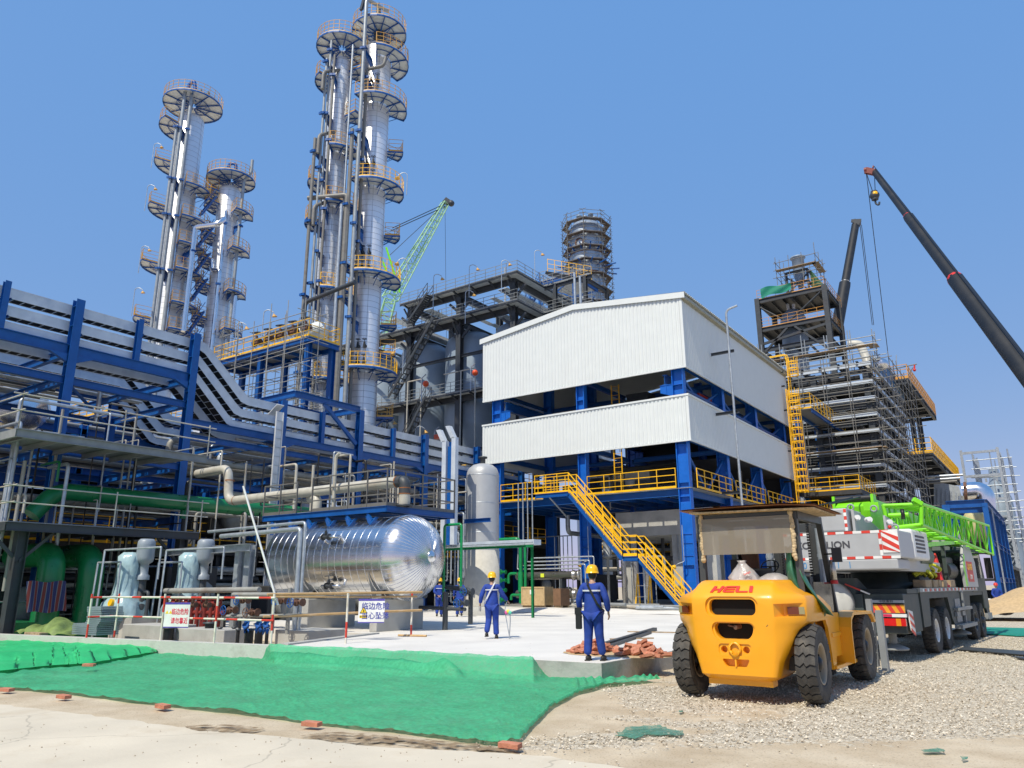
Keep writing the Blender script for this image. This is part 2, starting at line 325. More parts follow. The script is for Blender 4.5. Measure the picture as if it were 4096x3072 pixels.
pos = N('ShaderNodeNewGeometry'); ri = pos.outputs['Random Per Island']
L.new(ramp(ri, 0, (.34, .28, .20), 1, (.74, .67, .55)), b.inputs['Base Color'])
me.materials.append(M_st); o = bpy.data.objects.new('gravel', me); C.objects.link(o); tag(o, 'pale crushed stone strewn over the ground', 'gravel', kind='stuff')
# ---------------------------------------------------------------- slab, kerb, pit
SZ = .34
e0, e1, e2 = AZ(0, 2539, SZ), AZ(1058, 2583, SZ), AZ(2403.6, 2652.6, SZ)
pl = (e0-e1).normalized()
sl_ = [(e2.x, e2.y), (-6.95, 90), (-6.95, 90), (-80, 90), (-80, 17.25), (-17.1, 17.25), (-15.75, 12.75+.05), (e1.x+.3, e1.y+.04)]
sl_ = [(e2.x, e2.y), (-6.95, 75), (-80, 75), (-80, 17.25), (-17.1, 17.25), (-15.7, e1.y+.09)]
mb = MB(); mb.prism([(x, y, -.25) for x, y in sl_], (0, 0, SZ+.25)); o = mb.build('slab', M_slab); tag(o, 'raised white concrete slab', kind='structure')
# grey cast faces of the slab edge: thin facing set proud, patchy
M_edge = mat('cast_edge', (.40, .395, .37), .85, var=.1, vs=2, dirt=.75, dirtc=(.2, .195, .18), ds=2.2, bump=.5, bs=14)
M_kerb = mat('kerb_concrete', (.52, .525, .48), .85, var=.08, vs=2, dirt=.7, dirtc=(.33, .31, .28), ds=2.0, bump=.4, bs=18)
mb = MB(); a = V((-15.72, e1.y+.09, 0)); b_ = V((e2.x, e2.y, 0))
mb.prism([(a.x, a.y-.02, -.2), (b_.x+.02, b_.y-.02, -.2), (b_.x+.02, 75, -.2), (b_.x+.01, 75, -.2), (b_.x+.0, b_.y, -.2), (a.x, a.y, -.2)], (0, 0, SZ+.2-.004)); o = mb.build('slab_edge', M_edge); tag(o, 'grey cast edge of the slab', kind='structure')
mb = MB(); q = V((-pl.y, pl.x, 0)); q = q if q.y > 0 else -q
far = e1+pl*40
mb.prism([e1-V((0, 0, .6)), V((-15.7, e1.y+.07, -.26)), V((-15.78, e1.y+.38, -.26)), e1+q*.3-V((0, 0, .6)), far+q*.3-V((0, 0, .6)), far-V((0, 0, .6))], (0, 0, .61)); o = mb.build('kerb', M_kerb); tag(o, 'long low concrete kerb wall of the pump pit', kind='structure')
mb = MB(); mb.prism([(-15.7, e1.y+.38, -.2), (-17.1, 17.25, -.2), (-17.4, 17.25, -.2), (-16.0, e1.y+.38, -.2)], (0, 0, SZ+.24)); tag(mb.build('pit_kerb', M_conc), 'low concrete kerb at the right end of the pit', kind='structure')
# swept-up ramp of screed along the building foot
mb = MB(); mb.grid(lambda u, v: V((-33+u*19.5+.3*math.sin(v*3), 35.6+v*2.4+.35*math.sin(u*9), SZ+.005+.19*min(1, v*1.6)**.7+.02*math.sin(u*31))), 40, 6)
tag(mb.build('screed_ramp', M_slab), 'white screed swept up along the building foot', kind='structure')
mb = MB(); mb.box(-33.5, -14, 37.9, 66, SZ-.05, SZ+.18); tag(mb.build('building_apron', M_conc), 'concrete floor under the open building', kind='structure')
# sand under the bricks
mb = MB(); pc = AZ(2420, 2625, SZ)
mb.lathe([(0, .05), (.5, .045), (.9, .025), (1.25, .004)], (pc.x+.02, pc.y+.48, SZ), n=28); 
for i, p in enumerate(mb.v): mb.v[i] = (p[0]+.1*nz(p[0], p[1], 2), pc.y+.48+(p[1]-pc.y-.48)*.5+.06*nz(p[0], p[1], 3, 2), p[2]+.008*nz(p[0]*3, p[1]*3))
M_sand = mat('sand', (.5, .36, .2), .95, var=.15, vs=8, bump=.5, bs=50)
tag(mb.build('sand_patch', M_sand), 'spilled sand under the bricks', kind='structure')
# ---------------------------------------------------------------- bricks
def brick(loc, rot, label, group=None):
    global BR
    if 'BR' not in globals() or BR is None:
        b0 = MB(); b0.box(-.12, .12, -.0575, .0575, -.0265, .0265); BR = b0.build('brick', M_brick, bevel=.004); BR.location = (0, 0, 0); o = BR
        for v in o.data.vertices: v.co.z -= .0265
        for v in o.data.vertices: pass
    else: o = BR.copy(); C.objects.link(o)
    o.location = loc; o.rotation_euler = rot; tag(o, label, 'brick', group); return o
BR = None
rb = random.Random(12)
for k in range(104):
    side = -1 if k < 56 else 1
    hh = rb.random()
    cx = pc.x+(-.42 if side < 0 else .60); cy = pc.y+.42
    rr_ = rb.random()**.7; a = rb.uniform(0, 6.28); hgt = (1-rr_)*.27*rb.uniform(.3, 1)
    x = cx+math.cos(a)*rr_*(.62 if side < 0 else .55)+0; y = cy+math.sin(a)*rr_*.45
    brick((x, y, SZ+.04+hgt), (rb.uniform(-.6, .6)*(1 if hgt > .03 else .3), rb.uniform(-.6, .6)*(1 if hgt > .03 else .3), rb.uniform(0, 3.14)), 'loose red brick in the tumbled heap beside the standing worker', 'bricks in the heap on the slab corner')
# ---------------------------------------------------------------- green debris netting
def netmat(name, col, a=.12):
    m = mat(name, col, .6, var=.12, vs=1.2, dirt=.35, dirtc=(col[0]+.08, col[1]*.8, col[2]+.02), ds=.8, bump=.5, bs=8)
    n = m.node_tree; L = n.links; b = n.nodes['Principled BSDF']; o = n.nodes['Material Output']
    t = n.nodes.new('ShaderNodeBsdfTransparent'); tl = n.nodes.new('ShaderNodeBsdfTranslucent'); tl.inputs[0].default_value = (*col, 1); x = n.nodes.new('ShaderNodeMixShader'); x2 = n.nodes.new('ShaderNodeMixShader')
    nn = n.nodes.new('ShaderNodeTexNoise'); nn.inputs['Scale'].default_value = 14; nn.inputs['Detail'].default_value = 6; g = n.nodes.new('ShaderNodeNewGeometry'); L.new(g.outputs['Position'], nn.inputs['Vector'])
    mp = n.nodes.new('ShaderNodeMapRange'); L.new(nn.outputs[0], mp.inputs[0]); mp.inputs[1].default_value = .3; mp.inputs[2].default_value = .7; mp.inputs[3].default_value = 0; mp.inputs[4].default_value = a*2
    x2.inputs[0].default_value = .25; L.new(b.outputs[0], x2.inputs[1]); L.new(tl.outputs[0], x2.inputs[2])
    L.new(mp.outputs[0], x.inputs[0]); L.new(x2.outputs[0], x.inputs[1]); L.new(t.outputs[0], x.inputs[2]); L.new(x.outputs[0], o.inputs[0]); return m
M_net = netmat('debris_netting', (.07, .49, .24), .16); M_net2 = netmat('debris_netting_bright', (.04, .60, .22), .06)
def lerpl(L_, x):
    for (x0, y0), (x1, y1) in zip(L_, L_[1:]):
        if x <= x1: return y0+(y1-y0)*max(0, (x-x0)/(x1-x0)) if x1 > x0 else y1
    return L_[-1][1]
# main sheet: near edge and far edge given as ground points, columns run between them
near = [AZ(*p) for p in [(-700, 2690), (0, 2757), (245, 2776), (600, 2820), (1000, 2863), (1208, 2892), (1500, 2925), (1800, 2960), (1990, 2986), (2078, 2968), (2146, 2897), (2214, 2829), (2309, 2781), (2417, 2748), (2553, 2736), (2641, 2727)]]
farp = [(AZ(-700, 2575), 0), (AZ(0, 2600), 0), (AZ(400, 2610), 0), (AZ(720, 2620), 0), (AZ(895, 2622), 0), (AZ(1010, 2622), 0), (AZ(1078, 2582, SZ+.03), 1), (AZ(1450, 2601, SZ+.03), 1), (AZ(1800, 2620, SZ+.03), 1), (AZ(2000, 2631, SZ+.03), 1), (AZ(2132, 2638, SZ+.03), 1), (AZ(2207, 2707, .02), .0), (AZ(2300, 2718, .02), 0), (AZ(2390, 2722, .02), 0), (AZ(2560, 2707, .05), 0), (AZ(2643, 2725, .02), 0)]
nr = random.Random(4); mb = MB(); K = len(near); NU, NV = 380, 70; G_ = []
for i in range(NU+1):
    t = i/NU*(K-1); k = min(K-2, int(t)); f = t-k; A = near[k].lerp(near[k+1], f); B = farp[k][0].lerp(farp[k+1][0], f); hi = farp[k][1]*(1-f)+farp[k+1][1]*f
    for j in range(NV+1):
        v = j/NV; p = A.lerp(B, v); dd = (1-v)*(B-A).length; z = .02+.03*abs(nz(p.x, p.y, .9, 1))+.022*(1-min(1, 4*abs(nz(p.x*.5, p.y*1.5, 1.6, 3))))+.012*(1-min(1, 5*abs(nz(p.x*1.3, p.y*.7, 2.4, 8))))+.012*abs(nz(p.x, p.y, 9, 4))
        if hi > 0:
            w1 = max(0, 1-dd/.62)**.75; z += hi*(B.z-.0)*w1 if dd < .62 else 0
            rx = p.x  # humps over things lying beneath
            hump = math.exp(-((dd-.80)/.10)**2 if dd < .8 else -((dd-.80)/.2)**2)*.26*min(1, max(0, (rx+15.6)*3))*min(1, max(0, (-9.5-rx)*2))+math.exp(-((dd-1.2)/.13)**2)*.10*min(1, max(0, (rx+14.6)*2))*min(1, max(0, (-10.2-rx)*2))
            hump += math.exp(-((rx+9.9)/.28)**2-((dd-.7)/.25)**2)*.14+math.exp(-((rx+9.25)/.16)**2-((dd-.62)/.22)**2)*.1
            z += hump
        if k >= 12: z += .05*math.sin(v*PI)*(1+.5*math.sin(t*20))
        e = min(v, 1-v); 
        if i > 20 and k in (8, 9, 10, 11, 12) and v < .06: z += .035*math.sin(v/.06*PI)
        G_.append((p.x, p.y, z))
mb.add(G_, [(i*(NV+1)+j, (i+1)*(NV+1)+j, (i+1)*(NV+1)+j+1, i*(NV+1)+j+1) for i in range(NU) for j in range(NV)], True)
o = mb.build('debris_netting', M_net); tag(o, 'large green debris netting draped from the slab edge over the ground', 'netting')
near = [AZ(*p) for p in [(-700, 2660), (0, 2703), (200, 2680), (353, 2672), (520, 2640), (678, 2612), (735, 2604)]]
farp = [AZ(*p) for p in [(-700, 2570), (0, 2588), (200, 2580), (300, 2586), (480, 2594), (660, 2598), (736, 2602)]]
mb = MB(); NU, NV = 120, 20; K = len(near); G_ = []
for i in range(NU+1):
    t = i/NU*(K-1); k = min(K-2, int(t)); f = t-k; A = near[k].lerp(near[k+1], f); B = farp[k].lerp(farp[k+1], f); wob = .05*math.sin(t*17)+.04*math.sin(t*41)
    for j in range(NV+1):
        v = j/NV; p = A.lerp(B, v); p.y += wob*(1-v)+.1*nz(p.x, 3, 2)*v; e = min(1, 4*v); G_.append((p.x, p.y, .10+e*(.07+.05*abs(nz(p.x, p.y, 1.2, 5))+.03*abs(nz(p.x, p.y, 4, 1)))))
mb.add(G_, [(i*(NV+1)+j, (i+1)*(NV+1)+j, (i+1)*(NV+1)+j+1, i*(NV+1)+j+1) for i in range(NU) for j in range(NV)], True)
o = mb.build('debris_netting', M_net2); tag(o, 'brighter green netting sheet lying over the larger one at the far left', 'netting')
for (px, py), rz, lb in [((28, 2747), .3, 'brick weighing down the netting edge at the far left'), ((257, 2774), .1, 'pale brick on the netting edge, second from the left'), ((653, 2811), .0, 'red brick on the netting edge in the left half'), ((1248, 2879), .25, 'red brick lying skewed on the netting edge below the striped barrier'), ((2040, 2962), .15, 'red brick on the front corner of the netting'),
                 ((355, 2672), .6, 'pale brick where the two netting sheets overlap'), ((290, 2583), .1, 'brick on the netting under the kerb, left one'), ((380, 2588), .1, 'pale brick on the netting under the kerb, right one'), ((712, 2606), .1, 'brick at the right tip of the brighter netting')]:
    p = AZ(px, py, .1); o = brick((p.x, p.y, .055 if py > 2700 else .16), (0.03, .02, rz), lb, 'bricks weighing down the netting')
M_net3 = netmat('torn_netting', (.12, .33, .24), .42)
for lb, pts in [('torn scrap of faded green netting on the gravel in front of the forklift', [(2455, 2950), (2520, 2915), (2640, 2908), (2665, 2925), (2740, 2935), (2725, 2950), (2600, 2945), (2540, 2962)]), ('small scrap of green netting at the bottom right', [(3680, 3008), (3760, 3004), (3775, 3014), (3700, 3020)]), ('tiny green scrap near the bottom right corner', [(3838, 3035), (3866, 3040), (3862, 3050), (3840, 3044)]), ('tiny green scrap below the front of the forklift', [(2712, 2850), (2726, 2850), (2726, 2858), (2712, 2857)])]:
    q = [AZ(*p) for p in pts]; mb = MB(); q = rag([(p.x, p.y) for p in q], .06, .025, 5); mb.prism([(x, y, .022+.012*nz(x, y, 6)) for x, y, _ in q], (0, 0, .006)); tag(mb.build('netting_scrap', M_net3), lb, 'netting scrap')
# turquoise net, steel sheets on the right
M_turq = netmat('turquoise_netting', (.02, .36, .27))
q = [AZ(*p) for p in [(3860, 2512), (3990, 2514), (4130, 2518), (4200, 2545), (4070, 2548), (3930, 2538)]]; mb = MB()
mb.prism([(x, y, .02+.03*abs(nz(x, y, 2))) for x, y, _ in rag([(p.x, p.y) for p in q], .4, .08, 5)], (0, 0, .02)); tag(mb.build('debris_netting', M_turq), 'turquoise netting laid on the gravel behind the crane truck', 'netting')
for lb, a in [('long grey steel plate lying on the gravel at the right', [(3860, 2594), (4180, 2617), (4180, 2634), (3830, 2604)]), ('grey steel plate at the right edge, lying nearer the camera', [(4045, 2632), (4200, 2642), (4200, 2652), (4090, 2642)])]:
    q = [AZ(*p) for p in a]; mb = MB(); mb.prism([(p.x, p.y, .03) for p in q], (0, 0, .02)); tag(mb.build('steel_plate', M_dkg), lb, 'steel plate')
# ================================================================ OPEN PROCESS BUILDING
def corr(x0, x1, y0, y1, z0, zt, pitch=.25, dep=.045, out=None, fill=True):
    """ribbed cladding from (x0,y0) to (x1,y1); zt: function of t giving the top; out: outward normal"""
    a = V((x0, y0, 0)); b_ = V((x1, y1, 0)); L = (b_-a).length; d = (b_-a)/L; o = V(out); n = int(L/pitch); mb = MB(); pr = []
    for i in range(n):
        for f, k in ((.0, 1), (.42, 1), (.56, 0), (.86, 0)): pr.append(((i+f)*L/n, k))
    pr.append((L, 1)); vs = []
    for s_, k in pr:
        p = a+d*s_+o*(dep*k); vs.append((p.x, p.y, z0)); vs.append((p.x, p.y, zt(s_/L)))
    mb.add(vs, [(2*i, 2*i+2, 2*i+3, 2*i+1) for i in range(len(pr)-1)])
    p = a-o*.03; q = b_-o*.03; mb.add([(p.x, p.y, z0), (q.x, q.y, z0), (q.x, q.y, zt(1)), (p.x, p.y, zt(0))], [(0, 3, 2, 1)])
    return mb
BX0, BX1, BY0, BY1 = -31., -16.1, 40.6, 62.2
bld = thing('process_building', 'tall open building of blue columns with two white ribbed cladding bands', 'building', ((BX0+BX1)/2, (BY0+BY1)/2, SZ))
def part(mb, name, m, p=None, bevel=0, **k):
    o = mb.build(name, m, p, bevel); tag(o, **k) if k else 0; return o
zr = lambda t: 18.55+(19.45-18.55)*(1-abs(t-.5)*2)
part(corr(BX0, BX1, BY0, BY0, 14.23, zr, out=(0, -1, 0)), 'upper_cladding', M_white, bld)
part(corr(BX0, BX1, BY0, BY0, 9.84, lambda t: 12.4, out=(0, -1, 0)), 'lower_cladding', M_white, bld)
part(corr(BX1, BX1, BY0, BY1, 14.23, lambda t: 18.5, out=(1, 0, 0)), 'side_upper_cladding', M_white, bld)
part(corr(BX1, BX1, BY0, BY1, 9.84, lambda t: 12.4, out=(1, 0, 0)), 'side_lower_cladding', M_white, bld)
part(corr(BX0, BX0, BY0, BY1, 14.23, lambda t: 18.5, out=(-1, 0, 0)), 'side_upper_cladding', M_white, bld)
part(corr(BX0, BX0, BY0, BY1, 9.84, lambda t: 12.4, out=(-1, 0, 0)), 'side_lower_cladding', M_white, bld)
part(MB().box(BX0, BX1, BY1-.1, BY1+.1, 7.2, 14.2).box(-30.6, -16.5, 49, 61.8, 9.95, 10.0), 'dark_backing', M_dint, bld)  # dark panel and mid floor added to keep bright sky out of the slot
part(corr(BX0, BX1, BY1, BY1, 14.23, zr, out=(0, 1, 0)), 'rear_cladding', M_white, bld)
mb = MB()    # trims: corner strips, flashings
for x, s_ in ((BX1+.05, 1), (BX0-.05, -1)):
    for z0, z1 in ((14.2, 18.6), (9.81, 12.43)):
        mb.box(x-.16*(s_ > 0)-.0, x+.16*(s_ < 0), BY0-.056, BY0-.048, z0, z1); mb.box(x-.006, x+.006, BY0-.054, BY0+.12, z0, z1)
mb.box(BX0-.07, BX1+.07, BY0-.062, BY0+.05, 14.12, 14.22); mb.box(BX0-.07, BX1+.07, BY0-.062, BY0+.05, 9.74, 9.83)
mb.box(BX1-.05, BX1+.064, BY0+.06, BY1+.05, 14.12, 14.22); mb.box(BX1-.05, BX1+.064, BY0+.06, BY1+.05, 9.74, 9.83)
mb.box(BX0-.1, BX1+.1, BY0-.09, BY0+.1, 12.41, 12.52); mb.box(BX1-.1, BX1+.1, BY0+.11, BY1+.05, 12.41, 12.52)
part(mb, 'flashing', M_white, bld)
mb = MB(); xm = (BX0+BX1)/2
for xa, xb in ((BX0-.28, xm), (BX1+.28, xm)):
    zb = 18.4; za = 19.32
    mb.prism([(xa, BY0-.16, zb), (xb, BY0-.16, za), (xb, BY0-.16, za+.36), (xa, BY0-.16, zb+.36)], (0, .05, 0))
part(mb, 'fascia', M_white, bld)
mb = MB(); 
for sgn, xe in ((1, BX1+.3), (-1, BX0-.3)):
    nn_ = 84
    for i in range(nn_):
        y0 = BY0-.1+i*(BY1-BY0+.3)/nn_; y1 = y0+(BY1-BY0+.3)/nn_
        mb.add([(xe, y0, 18.80), (xm, y0, 19.70), (xm, y0+.14, 19.70), (xe, y0+.14, 18.80), (xe, y0+.18, 18.745), (xm, y0+.18, 19.645), (xm, y1-.04, 19.645), (xe, y1-.04, 18.745), (xe, y1, 18.80), (xm, y1, 19.70)],
               [(0, 1, 2, 3), (3, 2, 5, 4), (4, 5, 6, 7), (7, 6, 9, 8)])
part(mb, 'roof', M_white, bld)
M_gut = mat('gutter', (.33, .32, .25), .5)
mb = MB(); mb.box(BX1+.06, BX1+.24, BY0-.1, BY1, 18.42, 18.6); mb.box(BX1+.03, BX1+.06, BY0-.1, BY1, 18.30, 18.6); part(mb, 'gutter', M_gut, bld)
# columns
CY = [41.0, 47.6, 54.4, 61.6]; CXs = [-30.05, -23.4, -16.75]
for yi, y in enumerate(CY):
    for xi, x in enumerate(CXs):
        if xi == 1 and yi in (1, 2): continue
        mb = MB(); W_ = .66 if xi != 1 else .52; Dp = .44; zt = 18.3 if xi != 1 else 18.9
        for s_ in (-1, 1): mb.box(x+s_*W_/2-.03, x+s_*W_/2+.03, y-Dp/2, y+Dp/2, SZ+.15, zt)
        mb.box(x-W_/2+.03, x+W_/2-.03, y-.02, y+.02, SZ+.15, zt)
        for z in (2.1, 2.6, 3.3, 4.0, 4.5, 6.6, 7.05, 9.6, 13.2, 14.9): 
            if z < 3 and xi == 0 or z > 3: mb.box(x-W_/2+.031, x+W_/2-.031, y-Dp/2+.01, y-.021, z, z+.025)
        if xi != 1:    # fireproofing fills the web in bands
            for z0, z1 in ((.55, 1.95), (2.7, 6.3), (7.3, 9.0)) if yi == 0 else (): mb.box(x-W_/2+.04, x+W_/2-.04, y-Dp/2+.06, y-.02, z0+.05*xi, z1)
        part(mb, 'column', M_blued, bld, .012)
# beams
def beams(lst, name='beam', m=M_blue, parent=bld):
    for p0, p1, w_, h_ in lst: mb = MB(); mb.ib(p0, p1, w_, h_); part(mb, name, m, parent)
B = []
for z, h_ in ((6.9, .42), (10.15, .3), (14.6, .3)):
    for y in CY: B.append(((BX0+1.3, y, z), (-23.7, y, z), .22, h_)); B.append(((-23.1, y, z), (-17.1, y, z), .22, h_))
    for x in CXs:
        for a, c in zip(CY, CY[1:]): B.append(((x, a+.25, z), (x, c-.25, z), .22, h_))
beams(B)
# crane runway on corbels, red bridge girder
for x, s_ in ((-29.25, 1), (-17.55, -1)):
    mb = MB(); mb.ib((x, BY0+.2, 13.62), (x, BY1-.4, 13.62), .3, .62); part(mb, 'crane_runway', M_blue, bld)
    for y in CY:
        mb = MB(); xc = -29.72 if s_ > 0 else -17.08
        mb.prism([(xc, y-.16, 12.55), (xc+s_*.8, y-.16, 12.85), (xc+s_*.8, y-.16, 13.28), (xc, y-.16, 13.28)], (0, .03, 0))
        mb.box(min(xc, xc+s_*.8), max(xc, xc+s_*.8), y-.2, y+.2, 13.28, 13.31); mb.box(xc+s_*.4-.015, xc+s_*.4+.015, y-.2, y-.16, 12.7, 13.28); part(mb, 'corbel', M_blued, bld)
M_cr = mat('red_oxide', (.42, .035, .015), .55, dirt=.3, dirtc=(.08, .02, .02))
cr = thing('overhead_crane', 'dark red overhead crane girder inside the slot between the cladding bands', 'overhead crane', (-23.4, 47, 13.2))
part(MB().box(-29, -17.8, 46.4, 46.9, 13.0, 14.0), 'girder', M_cr, cr); part(MB().box(-29, -17.8, 48.4, 48.9, 13.0, 14.0), 'girder', M_cr, cr)
part(MB().box(-29.5, -29, 45.9, 49.4, 13.55, 13.85).box(-17.8, -17.4, 45.9, 49.4, 13.55, 13.85), 'end_carriage', M_cr, cr)
part(MB().box(-22.8, -21.2, 46.2, 49, 14.02, 14.6), 'hoist', M_dkg, cr)
# side bracing between columns on the long side
for a, c in zip(CY, CY[1:]):
    m_ = (a+c)/2
    for z0, z1 in ((7.2, 9.5), (12.6, 14.0)):
        part(MB().tube((-16.75, a+.2, z1), (-16.75, m_, z0), .09, 8).tube((-16.75, c-.2, z1), (-16.75, m_, z0), .09, 8), 'brace', M_blue, bld)
    part(MB().tube((-16.75, a+.2, 13.1), (-16.75, c-.2, 13.1), .11, 8), 'brace', M_blue, bld)
for a, c in zip(CY[1:], CY[2:]):
    part(MB().tube((-16.75, a+.2, 6.5), (-16.75, c-.2, 1.2), .1, 8), 'brace', M_blue, bld)
# deck floor, joists
part(MB().box(-30.9, -16.3, 40.75, 42.2, 7.08, 7.12).box(-30.9, -16.3, 60, 62, 7.08, 7.12).box(-18.4, -16.3, 42.2, 60, 7.08, 7.12).box(-30.9, -28.4, 42.2, 60, 7.08, 7.12), 'deck_floor', M_grey, bld)
mb = MB()
for i in range(13): x = -29.8+i*1.05; mb.ib((x, 41.1, 6.93), (x, 47.4, 6.93), .12, .22)
part(mb, 'joist', M_blue, bld)
mb = MB()
mb.rail([(-29.55, 40.62, 7.12), (-25.6, 40.62, 7.12)]); part(mb, 'railing', M_yel, bld)
mb = MB(); mb.rail([(-22.95, 40.62, 7.12), (-17.15, 40.62, 7.12)], sp=1.15); part(mb, 'railing', M_yel, bld)
for a, c in zip(CY, CY[1:]): part(MB().rail([(-16.15, a+.35, 7.12), (-16.15, c-.35, 7.12)]), 'railing', M_yel, bld)
mb = MB(); mb.rail([(-16.0, 59.9, 6.75), (-14.0, 59.9, 6.75), (-14.0, 66, 6.75)], sp=.9); mb.box(-16, -14, 59.9, 66, 6.6, 6.74); part(mb, 'side_platform', M_yel, bld)
# staircase with landing
st = thing('staircase', 'blue and yellow steel staircase up the front of the open building', 'staircase', (-21, 38.9, SZ))
yo, yi_ = 38.45, 39.4
P0, P1, P2, P3 = (-23.0, 7.12), (-19.62, 3.28), (-18.72, 3.28), (-16.15, .42)
for y in (yo, yi_):
    mb = MB(); q = [(P0[0]-2.4, P0[1]-.12), (P0[0]-.03, P0[1]-.12), (P1[0]-.03, P1[1]-.12), (P2[0]+.04, P2[1]-.12), (P3[0], P3[1]-.1)]
    for a, c in zip(q, q[1:]): mb.ch((a[0], y, a[1]), (c[0], y, c[1]), .09, .26, side=1 if y == yo else -1)
    part(mb, 'stringer', M_blue, st)
    mb = MB()
    mb.rail([(P0[0]-2.4, y, P0[1]), (P0[0], y, P0[1])], sp=.8)
    def srail(mb, a, c, n_):
        a = V((a[0], y, a[1])); c = V((c[0], y, c[1]))
        for k in range(n_+1): p = a.lerp(c, k/n_); mb.bar(p-V((0, 0, .05)), p+V((0, 0, 1.15)), .05, .035)
        for z in (.4, .78, 1.13): mb.bar(a+V((0, 0, z)), c+V((0, 0, z)), .04, .05)
        mb.bar(a+V((0, 0, .09)), c+V((0, 0, .09)), .012, .16)
    srail(mb, P0, P1, 6); srail(mb, P1, P2, 1); srail(mb, P2, P3, 5); part(mb, 'railing', M_yel, st)
mb = MB(); 
for a, c, n_ in ((P0, P1, 19), (P2, P3, 14)):
    for k in range(1, n_): t = k/n_; x = a[0]+(c[0]-a[0])*t; z = a[1]+(c[1]-a[1])*t; mb.box(x-.13, x+.13, yo+.05, yi_-.05, z-.05, z-.02)
part(mb, 'tread', M_gal, st)
part(MB().box(P0[0]-2.4, P0[0], yo+.05, 40.5, 7.0, 7.04).box(P1[0], P2[0], yo+.05, yi_-.05, 3.18, 3.21), 'landing', M_blue, st)
part(MB().tube((-24.5, 40.6, 5.9), (-24.5, 38.6, 6.95), .05).tube((-18.8, 39.3, SZ), (-18.8, 39.3, 3.1), .05).tube((-16.6, 38.6, SZ), (-16.6, 38.6, .9), .05), 'prop', M_gal, st)
# caged ladder, side platform
cl = thing('caged_ladder', 'bright yellow caged ladder up the end of the white building', 'ladder', (-15.5, 61.3, 6.8))
def cage(parent, x, y, z0, z1, w_=.55, d_=.75, dirn=(1, 0), m=M_yel, hoops=True):
    dx, dy = dirn; t = (-dy, dx); mb = MB()
    P = lambda a, c, z: (x+dx*a+t[0]*c, y+dy*a+t[1]*c, z)
    for c in (-w_/2, w_/2): mb.bar(P(0, c, z0), P(0, c, z1), .06, .05)
    part(mb, 'stile', m, parent); mb = MB(); z = z0+.2
    while z < z1: mb.tube(P(0, -w_/2, z), P(0, w_/2, z), .014, 5); z += .3
    part(mb, 'rung', m, parent)
    if hoops:
        mb = MB(); z = z0+2.0; cs = [(d_*.5+d_*.5*math.cos(a), .42*math.sin(a)) for a in [PI*.97-i*PI*1.94/12 for i in range(13)]]
        cs = [(max(0, a), c) for a, c in cs]
        while z <= z1:
            for (a, c), (e, f) in zip(cs, cs[1:]): mb.bar(P(a, c, z), P(e, f, z), .03, .085)
            z += .55
        for a, c in cs[2:-2:2]+[cs[1], cs[-2]]: mb.bar(P(a, c, z0+2), P(a, c, z1), .06, .03, up=(dx, dy, 0))
        part(mb, 'cage', m, parent)
cage(cl, -15.75, 61.0, 6.8, 17.0, w_=.6, d_=.9); cage(cl, -15.75, 62.1, 16.4, 19.9, w_=.6, d_=.8)
part(MB().pipe([(-15.8, 61.8, 19.8), (-15.8, 61.8, 20.2), (-17.6, 61.8, 20.2), (-17.6, 61.8, 19.4)], .04, 6).pipe([(-15.8, 62.4, 19.8), (-15.8, 62.4, 20.3), (-17.6, 62.4, 20.3), (-17.6, 62.4, 19.4)], .04, 6), 'grab_rail', M_yel, cl)
mb = MB()
for z in (9.5, 11.9, 15.2, 17.2, 18.4): mb.box(-16.6, -15.8, 60.7, 60.8, z, z+.12)
part(mb, 'bracket', M_blk, cl)
sp = thing('side_platform', 'high blue platform with yellow railings beside the caged ladder', 'platform', (-15, 70, 15.8))
part(MB().box(-16, -14.6, 63.5, 76, 15.75, 15.8), 'floor', M_grey, sp); part(MB().ib((-14.6, 63.5, 15.6), (-14.6, 76, 15.6), .15, .32).ib((-16, 63.5, 15.6), (-16, 76, 15.6), .15, .32).bar((-16, 75, 15.4), (-15, 75, 13), .1, .1), 'beam', M_blue, sp)
part(MB().rail([(-16, 63.5, 15.8), (-14.6, 63.5, 15.8), (-14.6, 76, 15.8), (-16, 76, 15.8)], h=1.3), 'railing', M_yel, sp)
for y in (65.5, 72): part(MB().ib((-16.2, y, SZ), (-16.2, y, 15.5), .5, .5), 'column', M_blue, sp)
# tall vent pole in front of the side
vp = thing('vent_pipe', 'tall thin grey vent pipe with hooked top in front of the white side wall', 'pipe', (-14.6, 44.6, .5))
part(MB().pipe([(-14.75, 44.6, .3), (-14.75, 44.6, 18.6), (-14.0, 44.6, 18.75)], .075, 8, bend=.3), 'pipe', M_gal, vp)
mb = MB()
for z in (7.1, 12.0, 15.9): mb.ch((-16.0, 44.75, z), (-14.5, 44.75, z), .1, .18)
part(mb, 'bracket', M_dkg, vp)
